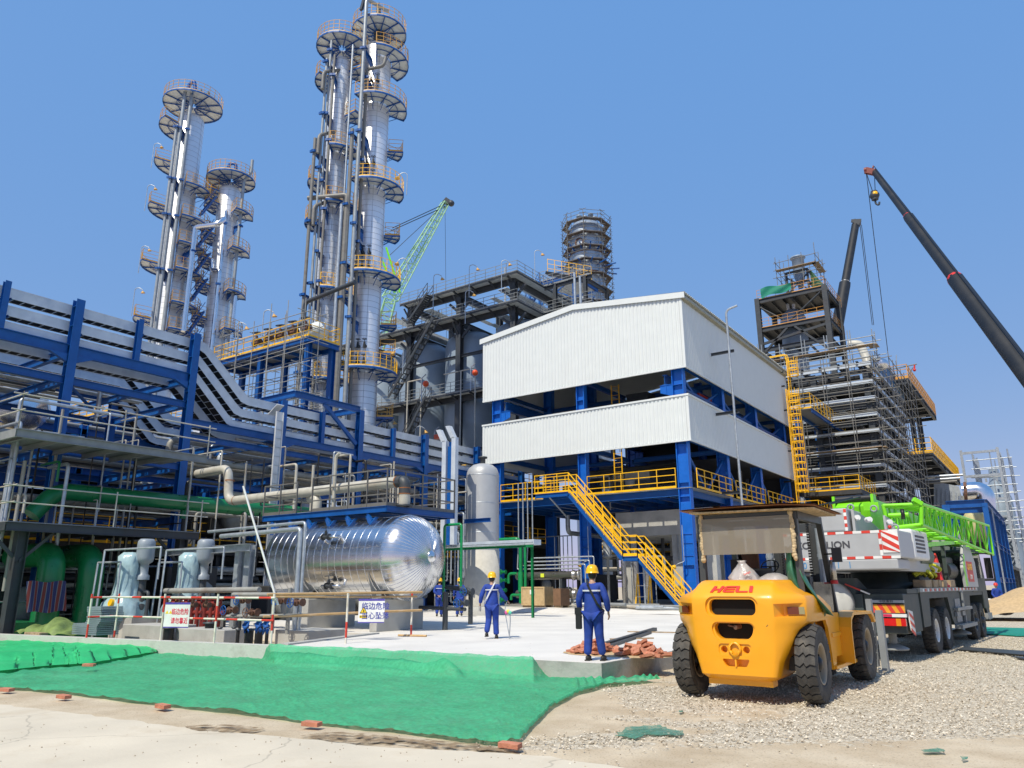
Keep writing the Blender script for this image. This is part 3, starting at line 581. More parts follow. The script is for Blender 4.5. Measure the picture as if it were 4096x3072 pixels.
# ---------------------------------------------------------------- things inside and in front of the building
for k, (x, y, z) in enumerate([(-30.8, 40.4, 3.4), (-16.9, 40.5, 3.0), (-22.9, 40.4, 3.2)]):
    t = thing('floodlight', ['yellow lamp on a conduit by the left front column', 'yellow lamp on a thin arm by the right front column', 'round orange lamp on the middle front column'][k], 'lamp', (x, y, z))
    s_ = [1, -1, -1][k]
    part(MB().pipe([(x, y, z+2), (x, y, z), (x+s_*.35, y-.1, z-.12), (x+s_*.5, y-.1, z-.25)], .025, 6), 'arm', M_gal, t); part(MB().lathe([(.03, 0), (.14, .12), (.15, .18), (0, .2)], (x+s_*.5, y-.1, z-.18), (s_*.4, -.3, -.8), 12), 'lamp_shade', M_yel, t)
M_ss = mat('stainless', (.5, .48, .45), .3, metal=.85, var=.08)
for k, z in enumerate((1.25, 2.35)):
    t = thing('heat_exchanger', ['lower horizontal steel heat exchanger behind the wooden crate', 'upper horizontal steel heat exchanger with a yellow note'][k], 'heat exchanger', (-25.6, 41.2, SZ+.2))
    part(MB().lathe([(0, 0), (.2, 0), (.24, .03), (.24, 4.1), (.3, 4.12), (.3, 4.2), (.27, 4.22), (.27, 4.5), (.3, 4.52), (.3, 4.6), (0, 4.66)], (-28.0, 40.2, z), (1, 0, 0), 20), 'shell', M_ss, t)
    part(MB().box(-27.4, -27.25, 40.0, 40.4, .5, z-.2).box(-24.7, -24.55, 40.0, 40.4, .5, z-.2), 'support', M_dkg, t)
    if k: part(MB().box(-26.05, -25.8, 39.94, 39.955, z-.1, z+.12), 'note', mat('note', (.75, .85, .05), .7), t)
def valve(parent, c, r=.12, m=M_grnm, wm=None, d=(0, -1, 0), name='valve'):
    c = V(c); d = V(d).normalized(); mb = MB(); x = V((1, 0, 0)) if abs(d.x) < .9 else V((0, 1, 0))
    mb.tube(c-x*r*1.4, c+x*r*1.4, r*.62, 8)
    for s_ in (-1, 1): mb.tube(c+x*(s_*r*1.3), c+x*(s_*r*1.55), r*1.15, 10)
    mb.tube(c, c+d*r*2.2, r*.45, 8); mb.tube(c+d*r*1.2, c+d*r*1.45, r*.85, 10); mb.tube(c+d*r*2.2, c+d*r*3.4, r*.15, 6)
    o = part(mb, name, m, parent); mb = MB(); e = c+d*r*3.3; u = d.cross(x).normalized(); n_ = 14
    ring = [e+(x*math.cos(2*PI*i/n_)+u*math.sin(2*PI*i/n_))*r*1.35 for i in range(n_)]
    mb.pipe(ring+[ring[0]], r*.13, 5, bend=.001, seg=1)
    for i in range(3): mb.tube(e+(x*math.cos(PI*i/3)+u*math.sin(PI*i/3))*r*1.3, e-(x*math.cos(PI*i/3)+u*math.sin(PI*i/3))*r*1.3, r*.09, 5)
    part(mb, 'handwheel', wm or m, o); return o
gp = thing('green_manifold', 'bright green pipe manifold with valves left of the wooden crate', 'pipework', (-28.3, 40, SZ+.2))
part(MB().pipe([(-27.5, 39.9, .7), (-27.5, 39.9, 4.4), (-27.5, 39.6, 4.6), (-33.5, 39.6, 4.6)], .12, 10).pipe([(-27.85, 40, 2.5), (-28.5, 40, 2.5), (-28.5, 40, 1.9)], .09, 8).pipe([(-27.5, 40, 1.2), (-28.3, 40, 1.2), (-28.3, 40, .9)], .09, 8).tube((-27.5, 39.9, 1.4), (-27.5, 39.9, 2.6), .17, 12).pipe([(-27.15, 39.9, .8), (-27.15, 39.9, 4.4)], .09, 8), 'pipe', M_grnm, gp)
for z in (.9, 1.5, 2.1, 2.6): valve(gp, (-28.75, 39.8, z), .12)
def runp(pts, r, m, label, group=None, name='pipe_run', cat='pipe', n=8, bend=None):
    mb = MB(); mb.pipe(pts, r, n, bend); o = mb.build(name, m); tag(o, label, cat, group); return o
for k in range(4):
    x = -27.85+k*.36; zb = 3.9-k*.0; z2 = 2.75+k*.22
    runp([(x, 40.2, 8.2), (x, 40.2, 4.45+.02*k), (x, 40.05, z2), (-23.25-(3-k)*.3+.9, 40.05, z2), (-23.25-(3-k)*.3+.9, 40.05, .6)], .045, M_gal, 'thin grey conduit running down the front and across to the middle column', 'conduits on the building front')
for k in range(5):
    runp([(-28.5, 43, 4.9), (-26.9+k*.33, 43, 4.9), (-26.9+k*.33, 43, .6)], .035, M_gal, 'thin conduit dropping in the shade behind the exchangers', 'conduits in the shade')
for k, (x, w_) in enumerate(((-25.4, 1.55), (-23.75, .5))):
    t = thing('wooden_crate', ['large plywood crate with a paper note under the exchangers', 'narrow dark timber crate beside the large one'][k], 'crate', (x, 38.6, SZ+.18)); m_ = mat('plywood', (.50, .36, .19) if k == 0 else (.2, .11, .06), .8, var=.15, vs=5)
    z0 = SZ+.3; y0 = 38.1
    part(MB().box(x-w_/2, x+w_/2, y0, y0+1, z0, z0+1.05-.1*k), 'box', m_, t)
    if k == 0:
        mb = MB()
        for a in (x-w_/2, x, x+w_/2-.0): mb.box(a-.04, a+.04, y0-.025, y0-.003, z0, z0+1.05)
        for z in (z0+.04, z0+1.0): mb.box(x-w_/2, x+w_/2, y0-.03, y0-.026, z-.04, z+.04)
        part(mb, 'batten', m_, t); part(MB().box(x-.2, x+.12, y0-.036, y0-.031, z0+.62, z0+.88), 'note', M_wht, t)
    part(MB().box(x-w_/2, x+w_/2, y0+.05, y0+.2, z0-.12, z0-.002).box(x-w_/2, x+w_/2, y0+.8, y0+.95, z0-.12, z0-.002), 'skid', M_wood, t)
# filter columns, small towers, stepladder right of the middle column
for k in range(3):
    x = -20.9+k*.75; t = thing('filter_vessel', ['left', 'middle', 'right'][k]+'most of three slim steel filter vessels under the staircase', 'vessel', (x, 41, SZ+.18), 'slim filter vessels')
    part(MB().lathe([(.03, 3.4), (.13, 3.2), (.15, 3.1), (.15, .9), (.1, .8), (.1, .5)], (x, 41, .1), n=12), 'shell', M_ss, t); part(MB().pipe([(x, 41, 3.4), (x, 41, 3.8), (x+.5, 41, 3.8), (x+.5, 41, .6)], .03, 6), 'pipe', M_gal, t)
t = thing('filter_tank', 'grey upright filter tank with flanged lid beside the middle column', 'vessel', (-22.2, 41.5, SZ)); part(MB().lathe([(0, 5.1), (.26, 5.1), (.3, 5.05), (.3, 4.95), (.26, 4.93), (.26, 3.5), (.3, 3.48), (.3, 3.4), (.08, 3.3), (.08, .5)], (-22.2, 41.5, 0), n=16), 'shell', M_grey, t)
t = thing('stepladder', 'yellow and white folding stepladder on the building floor', 'ladder', (-19.3, 40, SZ+.18)); z0 = .52
for dx in (0, .75): part(MB().bar((-19.6+dx, 39.7, z0), (-19.5+dx, 39.95, z0+1.9), .06, .05).bar((-19.6+dx, 40.3, z0), (-19.5+dx, 39.98, z0+1.9), .06, .05), 'rail', M_yel, t)
part(MB().bar((-19.55, 39.8, z0+.6), (-18.8, 39.8, z0+.6), .05, .03).bar((-19.55, 39.86, z0+1.2), (-18.8, 39.86, z0+1.2), .05, .03).bar((-19.52, 39.95, z0+1.88), (-18.76, 39.95, z0+1.88), .09, .03), 'step', M_wht, t)
# concrete frame inside
cf = thing('concrete_table', 'dark concrete table of piers and beams inside the ground floor', 'concrete frame', (-18.5, 45, SZ))
for x in (-21.8, -18.6, -15.6-.9): part(MB().box(x-.3, x+.3, 43.6, 44.2, SZ+.1, 4.7), 'pier', M_conc, cf)
for x in (-21.8, -18.6, -16.5): part(MB().box(x-.3, x+.3, 50.6, 51.2, SZ+.1, 4.7), 'pier', M_conc, cf)
part(MB().box(-22.6, -16.2, 43.5, 51.3, 4.7, 6.2), 'table', M_conc, cf)
# compressor-like machinery blocks and dark pipes in the shade
rg = random.Random(21)
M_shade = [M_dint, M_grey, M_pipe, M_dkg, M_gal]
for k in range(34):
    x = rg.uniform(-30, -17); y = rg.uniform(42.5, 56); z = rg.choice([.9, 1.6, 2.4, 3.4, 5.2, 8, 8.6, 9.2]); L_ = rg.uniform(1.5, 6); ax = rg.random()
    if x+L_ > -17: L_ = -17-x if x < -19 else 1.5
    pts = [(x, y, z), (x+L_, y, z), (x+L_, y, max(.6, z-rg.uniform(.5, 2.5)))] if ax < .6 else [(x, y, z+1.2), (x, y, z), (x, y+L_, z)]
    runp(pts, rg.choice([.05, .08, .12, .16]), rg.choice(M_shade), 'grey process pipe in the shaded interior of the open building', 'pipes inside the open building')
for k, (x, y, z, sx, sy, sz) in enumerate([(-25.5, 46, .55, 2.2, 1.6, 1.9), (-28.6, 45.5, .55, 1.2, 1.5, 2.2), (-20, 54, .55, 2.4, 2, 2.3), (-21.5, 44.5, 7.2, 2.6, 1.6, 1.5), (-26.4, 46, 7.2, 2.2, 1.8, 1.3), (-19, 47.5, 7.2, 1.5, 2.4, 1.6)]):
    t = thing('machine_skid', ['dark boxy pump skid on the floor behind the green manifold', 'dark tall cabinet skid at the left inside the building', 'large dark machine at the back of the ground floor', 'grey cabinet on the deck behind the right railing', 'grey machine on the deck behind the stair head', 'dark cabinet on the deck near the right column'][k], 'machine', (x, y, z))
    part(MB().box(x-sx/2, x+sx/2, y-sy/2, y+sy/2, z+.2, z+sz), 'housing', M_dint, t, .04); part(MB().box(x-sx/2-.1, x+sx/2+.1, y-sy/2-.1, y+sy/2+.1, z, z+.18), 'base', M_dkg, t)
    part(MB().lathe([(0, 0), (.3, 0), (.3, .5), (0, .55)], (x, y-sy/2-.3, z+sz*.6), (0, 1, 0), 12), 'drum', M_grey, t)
t = thing('silencer', 'grey rounded vessel hanging under the side platform by the caged ladder', 'vessel', (-16.3, 63.4, 6.9)); part(MB().lathe([(0, 0), (.4, .1), (.55, .3), (.55, 1.5), (.4, 1.75), (0, 1.85)], (-16.3, 63.4, 6.8), n=16), 'shell', M_grey, t)
# small things inside on the upper slot
t = thing('yellow_ladder', 'yellow inside ladder seen through the slot between cladding bands', 'ladder', (-22.6, 44, 7)); cage(t, -22.2, 43.4, 7.1, 14.6, hoops=False, dirn=(0, 1))
t = thing('air_cooler', 'pale grey air handling box in the slot behind the middle column', 'air cooler', (-20.9, 43.5, 12.2)); part(MB().box(-21.6, -20.2, 43.2, 44.2, 11.9, 13.0), 'housing', M_grey, t, .03); part(MB().lathe([(.38, 0), (.38, .02), (.34, .02), (.34, 0)], (-20.9, 43.17, 12.5), (0, 1, 0), 20), 'fan_ring', M_dkg, t)
# ================================================================ INSULATED DRUM
dr = thing('insulated_drum', 'large horizontal drum in mirror-bright aluminium cladding on two concrete piers', 'drum', (-20.4, 19, SZ))
DX0, DX1, DZ, DR = -23.9, -17.6, 2.66, 1.38
M_mir = mat('polished_cladding', (.72, .73, .75), .22, metal=1., var=.04, bump=.12, bs=1.1)
M_seam = mat('cladding_seam', (.75, .76, .78), .25, metal=1.)
part(MB().lathe([(DR, DX0+.6), (DR, DX1)], (0, 19, DZ), (1, 0, 0), 96), 'shell', M_mir, dr)
hp = [(DR*math.cos(a), DX1+1.0*math.sin(a)) for a in [PI/2*i/16 for i in range(17)]]
part(MB().lathe(hp, (0, 19, DZ), (1, 0, 0), 64), 'head', M_mir, dr)
part(MB().lathe([(DR*math.cos(a), DX0+.6-.65*math.sin(a)) for a in [PI/2*i/8 for i in range(9)]][::-1], (0, 19, DZ), (1, 0, 0), 48), 'head', M_mir, dr)
mb = MB(); x = DX0+.75
while x < DX1+.05: mb.lathe([(DR, x-.014), (DR+.010, x-.009), (DR+.010, x+.009), (DR, x+.014)], (0, 19, DZ), (1, 0, 0), 96, sm=False); x += .345
mb.lathe([(DR, DX1-.05), (DR+.018, DX1-.04), (DR+.018, DX1+.04), (DR, DX1+.05)], (0, 19, DZ), (1, 0, 0), 96, sm=False)
for k in range(12): a = 2*PI*k/12+.3; mb.bar((DX0+.7, 19+math.cos(a)*(DR+.002), DZ+math.sin(a)*(DR+.002)), (DX1, 19+math.cos(a)*(DR+.002), DZ+math.sin(a)*(DR+.002)), .012, .012)
part(mb, 'seam_band', M_seam, dr)
mb = MB()
for k in range(60):
    a = 2*PI*k/60
    for (r0, x0), (r1, x1) in zip(hp[:-2], hp[1:-1]): mb.bar((x0+.003, 19+math.cos(a)*r0, DZ+math.sin(a)*r0), (x1+.003, 19+math.cos(a)*r1, DZ+math.sin(a)*r1), .013, .012)
mb.lathe([(.2, 0), (.2, .03), (.15, .07), (0, .09)], (DX1+.97, 19, DZ), (1, 0, 0), 20); part(mb, 'gore_seam', M_seam, dr)
for x in (-18.05, -21.35):
    part(MB().box(x-.16, x+.16, 17.9, 20.1, SZ, 1.33), 'pier', M_conc, dr, .02)
    mb = MB(); prof = [(x-.12, 19+math.cos(a)*(DR+.03), DZ+math.sin(a)*(DR+.03)) for a in [PI+.35+(PI-.7)*i/14 for i in range(15)]]
    mb.prism([(x-.12, 17.95, 1.34)]+prof+[(x-.12, 20.05, 1.34)], (.03, 0, 0)); mb.box(x-.13, x+.13, 17.93, 20.07, 1.335, 1.365)
    for y in (18.1, 18.7, 19.3, 19.9): mb.box(x-.1, x+.12, y-.015, y+.015, 1.365, DZ-math.sqrt(max(0, (DR+.0)**2-(y-19)**2)))
    part(mb, 'saddle', M_grey, dr)
for x, z, lb in ((-20.05, 3.35, 0), (-19.95, 1.75, 1)):
    yv = 19-math.sqrt(max(.01, DR**2-(z-DZ)**2))
    part(MB().pipe([(x-.42, yv+.1, z), (x-.42, yv-.28, z), (x+.42, yv-.28, z), (x+.42, yv+.1, z)], .05, 8), 'nozzle', M_seam, dr)
    valve(dr, (x, yv-.28, z), .1, M_dkg, M_dkg, d=(0, -.1, 1))
part(MB().box(-18.6, -18.25, 17.75, 17.8, .95, 1.3), 'plate', M_conc, dr) if 0 else None
# access platform over the drum
pf = thing('drum_platform', 'blue access platform with grey railings over the bright drum', 'platform', (-21.2, 20, 4.3)); PZ = 4.34
mb = MB()
for a, c in (((-24.5, 18.25), (-18, 18.25)), ((-18, 18.25), (-18, 21.8)), ((-24.5, 21.8), (-18, 21.8)), ((-24.5, 18.25), (-24.5, 21.8))): mb.ch((*a, PZ-.1), (*c, PZ-.1), .07, .2)
for x in (-23.4, -22.2, -21, -19.8, -18.7): mb.ib((x, 18.3, PZ-.1), (x, 21.75, PZ-.1), .08, .16)
part(mb, 'frame', M_blue, pf)
part(MB().box(-24.45, -18.05, 18.3, 21.75, PZ, PZ+.03), 'grating', M_grey, pf)
M_rgr = mat('railing_grey', (.13, .125, .12), .6)
part(MB().rail([(-24.5, 21.8, PZ), (-24.5, 18.25, PZ), (-22.6, 18.25, PZ)], h=1.15, sp=.95, pr=None), 'railing', M_rgr, pf)
part(MB().rail([(-21.75, 18.25, PZ), (-18, 18.25, PZ), (-18, 21.8, PZ), (-22, 21.8, PZ)], h=1.25, sp=.9), 'railing', M_rgr, pf)
for i in range(6):
    x = -23.75+i*1.02; mb = MB(); mb.bar((x-.28, 18.3, PZ-.2), (x, 18.25, PZ-.46), .05, .1); mb.prism([(x-.03, 18.3, PZ-.4), (x+.14, 18.3, PZ-.34), (x+.02, 18.02, PZ-.75)], (.02, .12, 0)); mb.ib((x-.3, 18.3, PZ-.25), (x-.02, 18.2, PZ-.62), .07, .1); part(mb, 'bracket', M_blue, pf)
# thick pipe over the drum
rn = thing('thick_pipe', 'thick weathered pale pipe with rusty welds running over the bright drum', 'pipe', (-23, 19, 4.4))
part(MB().pipe([(-30.5, 19.1, 6.6), (-28.1, 19, 6.6), (-27.9, 19, 5.2), (-18.0, 19, 5.23)], .19, 16, bend=.42, seg=8), 'pipe', M_pipel, rn)
part(MB().pipe([(-18.25, 19, 5.23), (-17.9+.0, 19, 5.23), (-17.9, 19, 4.75)], .2, 16, bend=.34, seg=8), 'elbow', M_dkg, rn)
part(MB().tube((-17.9, 19, 4.4), (-17.9, 19, 4.78), .2, 16), 'nozzle', M_pipel, rn)
part(MB().lathe([(.19, 0), (.3, 0), (.3, .06), (.2, .06)], (-17.9, 19, 4.36), n=16), 'flange', M_dkg, rn)
part(MB().pipe([(-23.0, 19.2, 5.0), (-22.35, 19, 5.0), (-22.35, 19, 4.3)], .17, 14, bend=.34, seg=8), 'elbow', M_pipel, rn)
part(MB().lathe([(.205, -.025), (.205, .025)], (-18.25, 19, 5.23), (1, 0, 0), 16).lathe([(.205, 4.97), (.205, 5.0)], (-17.9, 19, 0), n=16).lathe([(.208, 4.77), (.208, 4.8)], (-17.9, 19, 0), n=16).lathe([(.197, -.02), (.197, .02)], (-27.4, 19, 5.2), (1, 0, 0), 16).lathe([(.197, 6.05), (.197, 6.1)], (-27.93, 19, 0), n=16), 'weld', mat('weld_rust', (.3, .11, .03), .8), rn)
runp([(-21.0, 18.6, PZ), (-21.0, 18.6, 6.35), (-20.8, 18.6, 6.45)], .06, M_pipel, 'slim grey upright pipe with hooked top standing on the drum platform')
# ---------------------------------------------------------------- silver vessel beside the building
vs_ = thing('upright_vessel', 'tall silver upright vessel with domed top on a pale concrete skirt', 'vessel', (-24.12, 31.53, SZ))
VC = (-24.12, 31.53, 0); r_ = .86
part(MB().lathe([(r_, 3.5), (r_, 7.35), (r_*.97, 7.55), (r_*.86, 7.75), (r_*.62, 7.92), (r_*.3, 8.0), (0, 8.02)], VC, n=40), 'shell', mat('silver_paint', (.42, .43, .44), .45, metal=.2, var=.04), vs_)
part(MB().lathe([(r_+.02, .75), (r_+.02, 3.5), (r_, 3.5)], VC, n=40), 'skirt', mat('cast_skirt', (.5, .48, .43), .9, var=.08, vs=5, bump=.6, bs=18), vs_)
part(MB().lathe([(r_+.32, SZ), (r_+.3, .55), (r_+.05, .75)], VC, n=40), 'base', M_conc, vs_)
mb = MB()
for z in (7.35, 5.9, 4.4): mb.lathe([(r_, z-.02), (r_+.012, z), (r_, z+.02)], VC, n=40)
part(mb, 'weld_band', M_gal, vs_)
part(MB().lathe([(.14, 7.95), (.14, 8.3), (.24, 8.3), (.24, 8.38), (0, 8.38)], VC, n=14), 'top_nozzle', M_dkg, vs_)
mb = MB(); mb.ib((-24.6, 30.6, 4.95), (-22.9, 30.6, 4.95), .2, .2); part(mb, 'bracket', M_blue, vs_)
# cable tray bridge passing in front of the vessel
tb = thing('tray_bridge', 'grey cable tray bridge with green edge crossing in front of the silver vessel', 'cable tray', (-22.5, 29.6, 3.6))
a = AY(1775, 2185, 29.6); c = AY(2150, 2180, 29.6); zt_ = a.z
part(MB().box(a.x, c.x, 29.3, 29.9, zt_-.12, zt_+.12), 'tray', M_tray, tb); part(MB().box(a.x, c.x, 29.22, 29.28, zt_-.24, zt_-.13), 'edge_beam', M_grn, tb)
part(MB().pipe([(a.x, 29.15, zt_-.1), (c.x-.4, 29.15, zt_-.1)], .035, 6).pipe([(a.x, 29.2, zt_-.02), (c.x, 29.2, zt_-.02)], .035, 6), 'conduit', M_gal, tb); part(MB().ib((c.x-.3, 29.6, SZ), (c.x-.3, 29.6, zt_-.14), .1, .1), 'post', M_grn, tb)
# tall silver tray drop right of the drum
td = thing('tray_drop', 'pair of silver cable trays dropping from the pipe rack beside the silver vessel', 'cable tray', (-26.5, 30, SZ)) 
g0 = AY(1790, 1790, 29); 
for dx, m_ in ((0, M_tray), (.62, M_tray)):
    mb = MB(); x = g0.x-.15+dx
    mb.box(x-.13, x+.13, 28.9, 29.15, 3.7, 8.9+.2*dx); mb.ob((x-.25, 29.02, 9.2+.2*dx), (.13, 0, 0.0), (0, .12, 0), (-.18, 0, .33)); part(mb, 'tray', m_, td)
part(MB().box(g0.x+.02, g0.x+.31, 29.0, 29.1, 3.7, 8.6), 'backing', M_blue, td)
# ================================================================ LEFT FRONT: platforms, pumps, pit
def gplat(lb, z, x0, x1, y0, y1, rail_, cols, th=.28):
    t = thing('grey_platform', lb, 'platform', ((x0+x1)/2, (y0+y1)/2, z)); part(MB().box(x0, x1, y0, y1, z-.03, z), 'deck', M_grey, t)
    mb = MB(); mb.ch((x1, y0, z-th/2-.03), (x1, y1, z-th/2-.03), .1, th, side=1); mb.ch((x0, y0, z-th/2-.03), (x1, y0, z-th/2-.03), .1, th, side=-1)
    n_ = int((y1-y0)/1.1)
    for k in range(n_): mb.ib((x0, y0+.5+k*1.1, z-.14), (x1-.06, y0+.5+k*1.1, z-.14), .1, .18)
    part(mb, 'frame', M_dkg if z < 5 else M_grey, t)
    mb = MB(); q = [(x0, y0+.02, z), (x1-.03, y0+.02, z), (x1-.03, y1, z)]
    for a, c in zip(q, q[1:]):
        a, c = V(a), V(c); n_ = max(1, int((c-a).length/2.4))
        for k in range(n_+1): p = a.lerp(c, k/n_); mb.tube(p, p+V((0, 0, 1.28)), .026, 6)
        for h_ in (.62, 1.18): mb.tube(a+V((0, 0, h_))-(c-a).normalized()*.3, c+V((0, 0, h_))+(c-a).normalized()*.3, .026, 6)
    part(mb, 'pipe_railing', M_pipel, t)
    for x, y in cols:
        mb = MB(); mb.ib((x, y, -.2), (x, y, z-.05), .34, .34); mb.bar((x, y, z-1.3), (x+.0, y+1.0, z-.3), .1, .1); mb.bar((x, y, z-1.3), (x, y-1.0, z-.3), .1, .1); part(mb, 'column', M_dkg, t)
    return t
gplat('upper grey steel platform with pipe railing in front of the blue rack', 6.98, -31.5, -28, 10.75, 17.9, 1, [])
gplat('lower dark grey platform with pipe railing over the green pipes', 3.88, -33, -28, 10.9, 17.9, 1, [(-28.5, 11.6), (-28.4, 17.4)])
for k, (x, y, lb) in enumerate(((-28.9, 12.9, 'left fat dark green pipe turning down below the lower platform'), (-28.75, 14.2, 'right fat dark green pipe turning down below the lower platform'))):
    mb = MB(); mb.pipe([(x-3.6, y+.2, 2.9), (x, y, 2.9), (x, y, -.1)], .43, 20, bend=.75, seg=7); o = mb.build('green_pipe', M_grn); tag(o, lb, 'pipe')
o = MB().pipe([(-30.2, 12.5, 4.3), (-30.2, 13.2, 5.25), (-30.2, 27, 5.25)], .32, 18, bend=.6, seg=6).build('green_header', M_grn); tag(o, 'long dark green header pipe above the lower platform', 'pipe')
o = MB().box(-32, -28.6, 11.5, 16.8, -.2, .62).build('pump_base', M_grn); tag(o, 'low dark green machine base below the fat green pipes', 'machine base')
# striped woven sheet
ms = bpy.data.materials.new('striped_sheet'); ms.use_nodes = True; n = ms.node_tree; L = n.links; b = n.nodes['Principled BSDF']; b.inputs['Roughness'].default_value = .7
wv = N('ShaderNodeTexWave', bands_direction='Y'); wv.inputs['Scale'].default_value = 1.3; wv.inputs['Distortion'].default_value = .6; L.new(N('ShaderNodeNewGeometry').outputs['Position'], wv.inputs['Vector'])
cr_ = N('ShaderNodeValToRGB'); cr_.color_ramp.interpolation = 'CONSTANT'; e = cr_.color_ramp.elements; e[0].color = (.015, .02, .1, 1); e[1].position = .7; e[1].color = (.16, .02, .02, 1); q = e.new(.45); q.color = (.16, .16, .2, 1); L.new(wv.outputs[0], cr_.inputs[0]); L.new(cr_.outputs[0], b.inputs['Base Color'])
o = MB().grid(lambda u, v: V((-28.2+.05*math.sin(u*15), 12.0+u*1.25-.15*v, .95+v*1.0+.03*math.sin(u*9))), 30, 8).build('striped_sheet', ms); tag(o, 'blue, red and white striped woven sheet hung beside the green pipes', 'sheet')
# pumps wrapped in plastic
M_pla = mat('pale_plastic', (.36, .50, .54), .22, var=.12, vs=5, bump=.7, bs=6, coat=.3)
def pump(x, y, lb):
    t = thing('wrapped_pump', lb, 'pump', (x, y, 0)); 
    part(MB().lathe([(0, 3.42), (.22, 3.42), (.29, 3.34), (.3, 3.2), (.3, 2.75), (.27, 2.62), (.16, 2.55), (.16, 2.2), (.22, 2.15), (.22, 2.0)], (x, y, 0), n=24), 'motor', mat('motor_grey', (.26, .3, .35), .4), t)
    part(MB().lathe([(.14, 2.1), (.14, 1.2), (.2, 1.15), (.2, .9)], (x, y, 0), n=14).pipe([(x, y, 1.6), (x+.5, y, 1.6), (x+.5, y, .5)], .06, 8), 'casing', M_dkg, t)
    mb = MB(); cx, cy = x-.35, y-.35
    mb.lathe([(.72, .75), (.7, 1.0), (.62, 1.25), (.4, 1.5), (.36, 1.9), (.38, 2.45), (.34, 2.8), (.2, 2.95), (0, 2.93)], (cx, cy, 0), n=26)
    for i, p in enumerate(mb.v): a = math.atan2(p[1]-cy, p[0]-cx); k = 1+.13*math.sin(a*4+p[2]*3)+.10*math.sin(a*9-p[2]*5)+.05*math.sin(a*17); mb.v[i] = (cx+(p[0]-cx)*k, cy+(p[1]-cy)*k, p[2])
    part(mb, 'plastic_wrap', M_pla, t)
    part(MB().tube((x-.2, y-.75, 1.2), (x-.2, y-.95, 1.25), .13, 14).tube((x-.2, y-.85, 1.15), (x-.2, y-.85, .85), .06, 8), 'yellow_cap', M_yel, t)
    part(MB().box(x-.7, x+.7, y-.6, y+.6, -.2, .75), 'plinth', M_conc, t); return t
pa = AD(585, 2190, 30.5); pb = AD(822, 2200, 30.0)
pump(pa.x, pa.y, 'left wrapped pump with grey domed motor in the pit'); pump(pb.x, pb.y, 'right wrapped pump with grey domed motor, nearer the drum')
for k, (x, y) in enumerate(((pa.x, pa.y), (pb.x, pb.y))):
    t = thing('pipe_guard', ['thin pipe frame round the left wrapped pump', 'thin pipe frame round the right wrapped pump'][k], 'pipe guard', (x, y, 0))
    part(MB().pipe([(x-1.4, y-1.0, .1), (x-1.25, y-1, 2.6), (x-.1, y-.8, 2.6), (x-.1, y-.8, .1)], .035, 6, bend=.02).pipe([(x-.6, y-1.2, .1), (x-.5, y-1.2, 3.0), (x+2.0, y-.6, 3.05), (x+2.0, y-.6, 2.0)], .035, 6, bend=.02), 'pipe', M_gal, t)
# pit floor stuff: plinth blocks, black and red pipe stubs, blue rags
pr_ = random.Random(31)
for k, (px, w_) in enumerate([(430, 30), (520, 24), (905, 0), (870, 60), (1010, 20), (1150, 20)]):
    pass
for k, (xa, xb, ya, yb, zt2, lb) in enumerate([(-24.5, -22.2, 13.3, 14.4, .62, 'low concrete plinth in the pit behind the barrier sign'), (-22.0, -19.6, 13.6, 14.6, .55, 'long low concrete plinth in the middle of the pit'), (-19.4, -17.9, 15.2, 16.6, .5, 'concrete plinth in the pit by the drum')]):
    o = MB().box(xa, xb, ya, yb, -.2, zt2).build('plinth', M_conc, bevel=.02); tag(o, lb, 'plinth')
for k in range(13):
    x = -21.9+k*.33+pr_.uniform(-.1, .1); y = 13.2+pr_.uniform(0, 1.6); r = pr_.choice([.04, .05, .11, .14]); z = pr_.uniform(.5, .85)
    t = thing('pipe_stub', 'black capped pipe stub standing in the pit', 'pipe stub', (x, y, -.2), 'black pipe stubs in the pit')
    part(MB().tube((x, y, -.2), (x, y, z), r, 12), 'stub', M_blk, t); part(MB().lathe([(r*1.5, z), (r*1.5, z+.04), (0, z+.05)], (x, y, 0), n=12), 'cap', M_dkg, t)
for k, (px, py) in enumerate([(985, 2500), (1035, 2500), (1065, 2505)]):
    c0 = AY(px, py, 13.1); mb = MB(); mb.grid(lambda u, v: V((c0.x+(u-.5)*.28+.05*math.sin(v*9+k), c0.y+.06*math.sin(u*12), c0.z+.12-v*(.25+.1*math.sin(u*7)))), 8, 6); o = mb.build('blue_rag', mat('rag', (.01, .09, .35), .7)); tag(o, 'torn blue plastic rag tied to a pit pipe', 'rag', 'blue rags on the pit pipes')
M_rpi = mat('red_primer', (.2, .02, .015), .6)
rm = thing('red_manifold', 'dark red valve manifold behind the barrier sign', 'pipework', (-22.8, 14.8, .3))
mb = MB(); mb.pipe([(-24.4, 14.8, .95), (-21.4, 14.8, .95)], .07, 8); mb.pipe([(-24.2, 14.7, 1.25), (-21.5, 14.7, 1.25)], .05, 8)
for k in range(8):
    x = -24.2+k*.36; r = .11 if k % 2 else .07; mb.tube((x, 14.75, .5), (x, 14.75, 1.35), r, 10); mb.tube((x, 14.75, 1.35), (x, 14.75, 1.4), r*1.7, 12)
part(mb, 'manifold', M_rpi, rm)
for k in range(4): valve(rm, (-23.9+k*.72, 14.4, 1.2), .08, M_rust, M_dkg, d=(0, -.3, 1))
bv = thing('blue_valves', 'row of blue and rusty valves at the pit right of the red manifold', 'pipework', (-20.4, 15, .5))
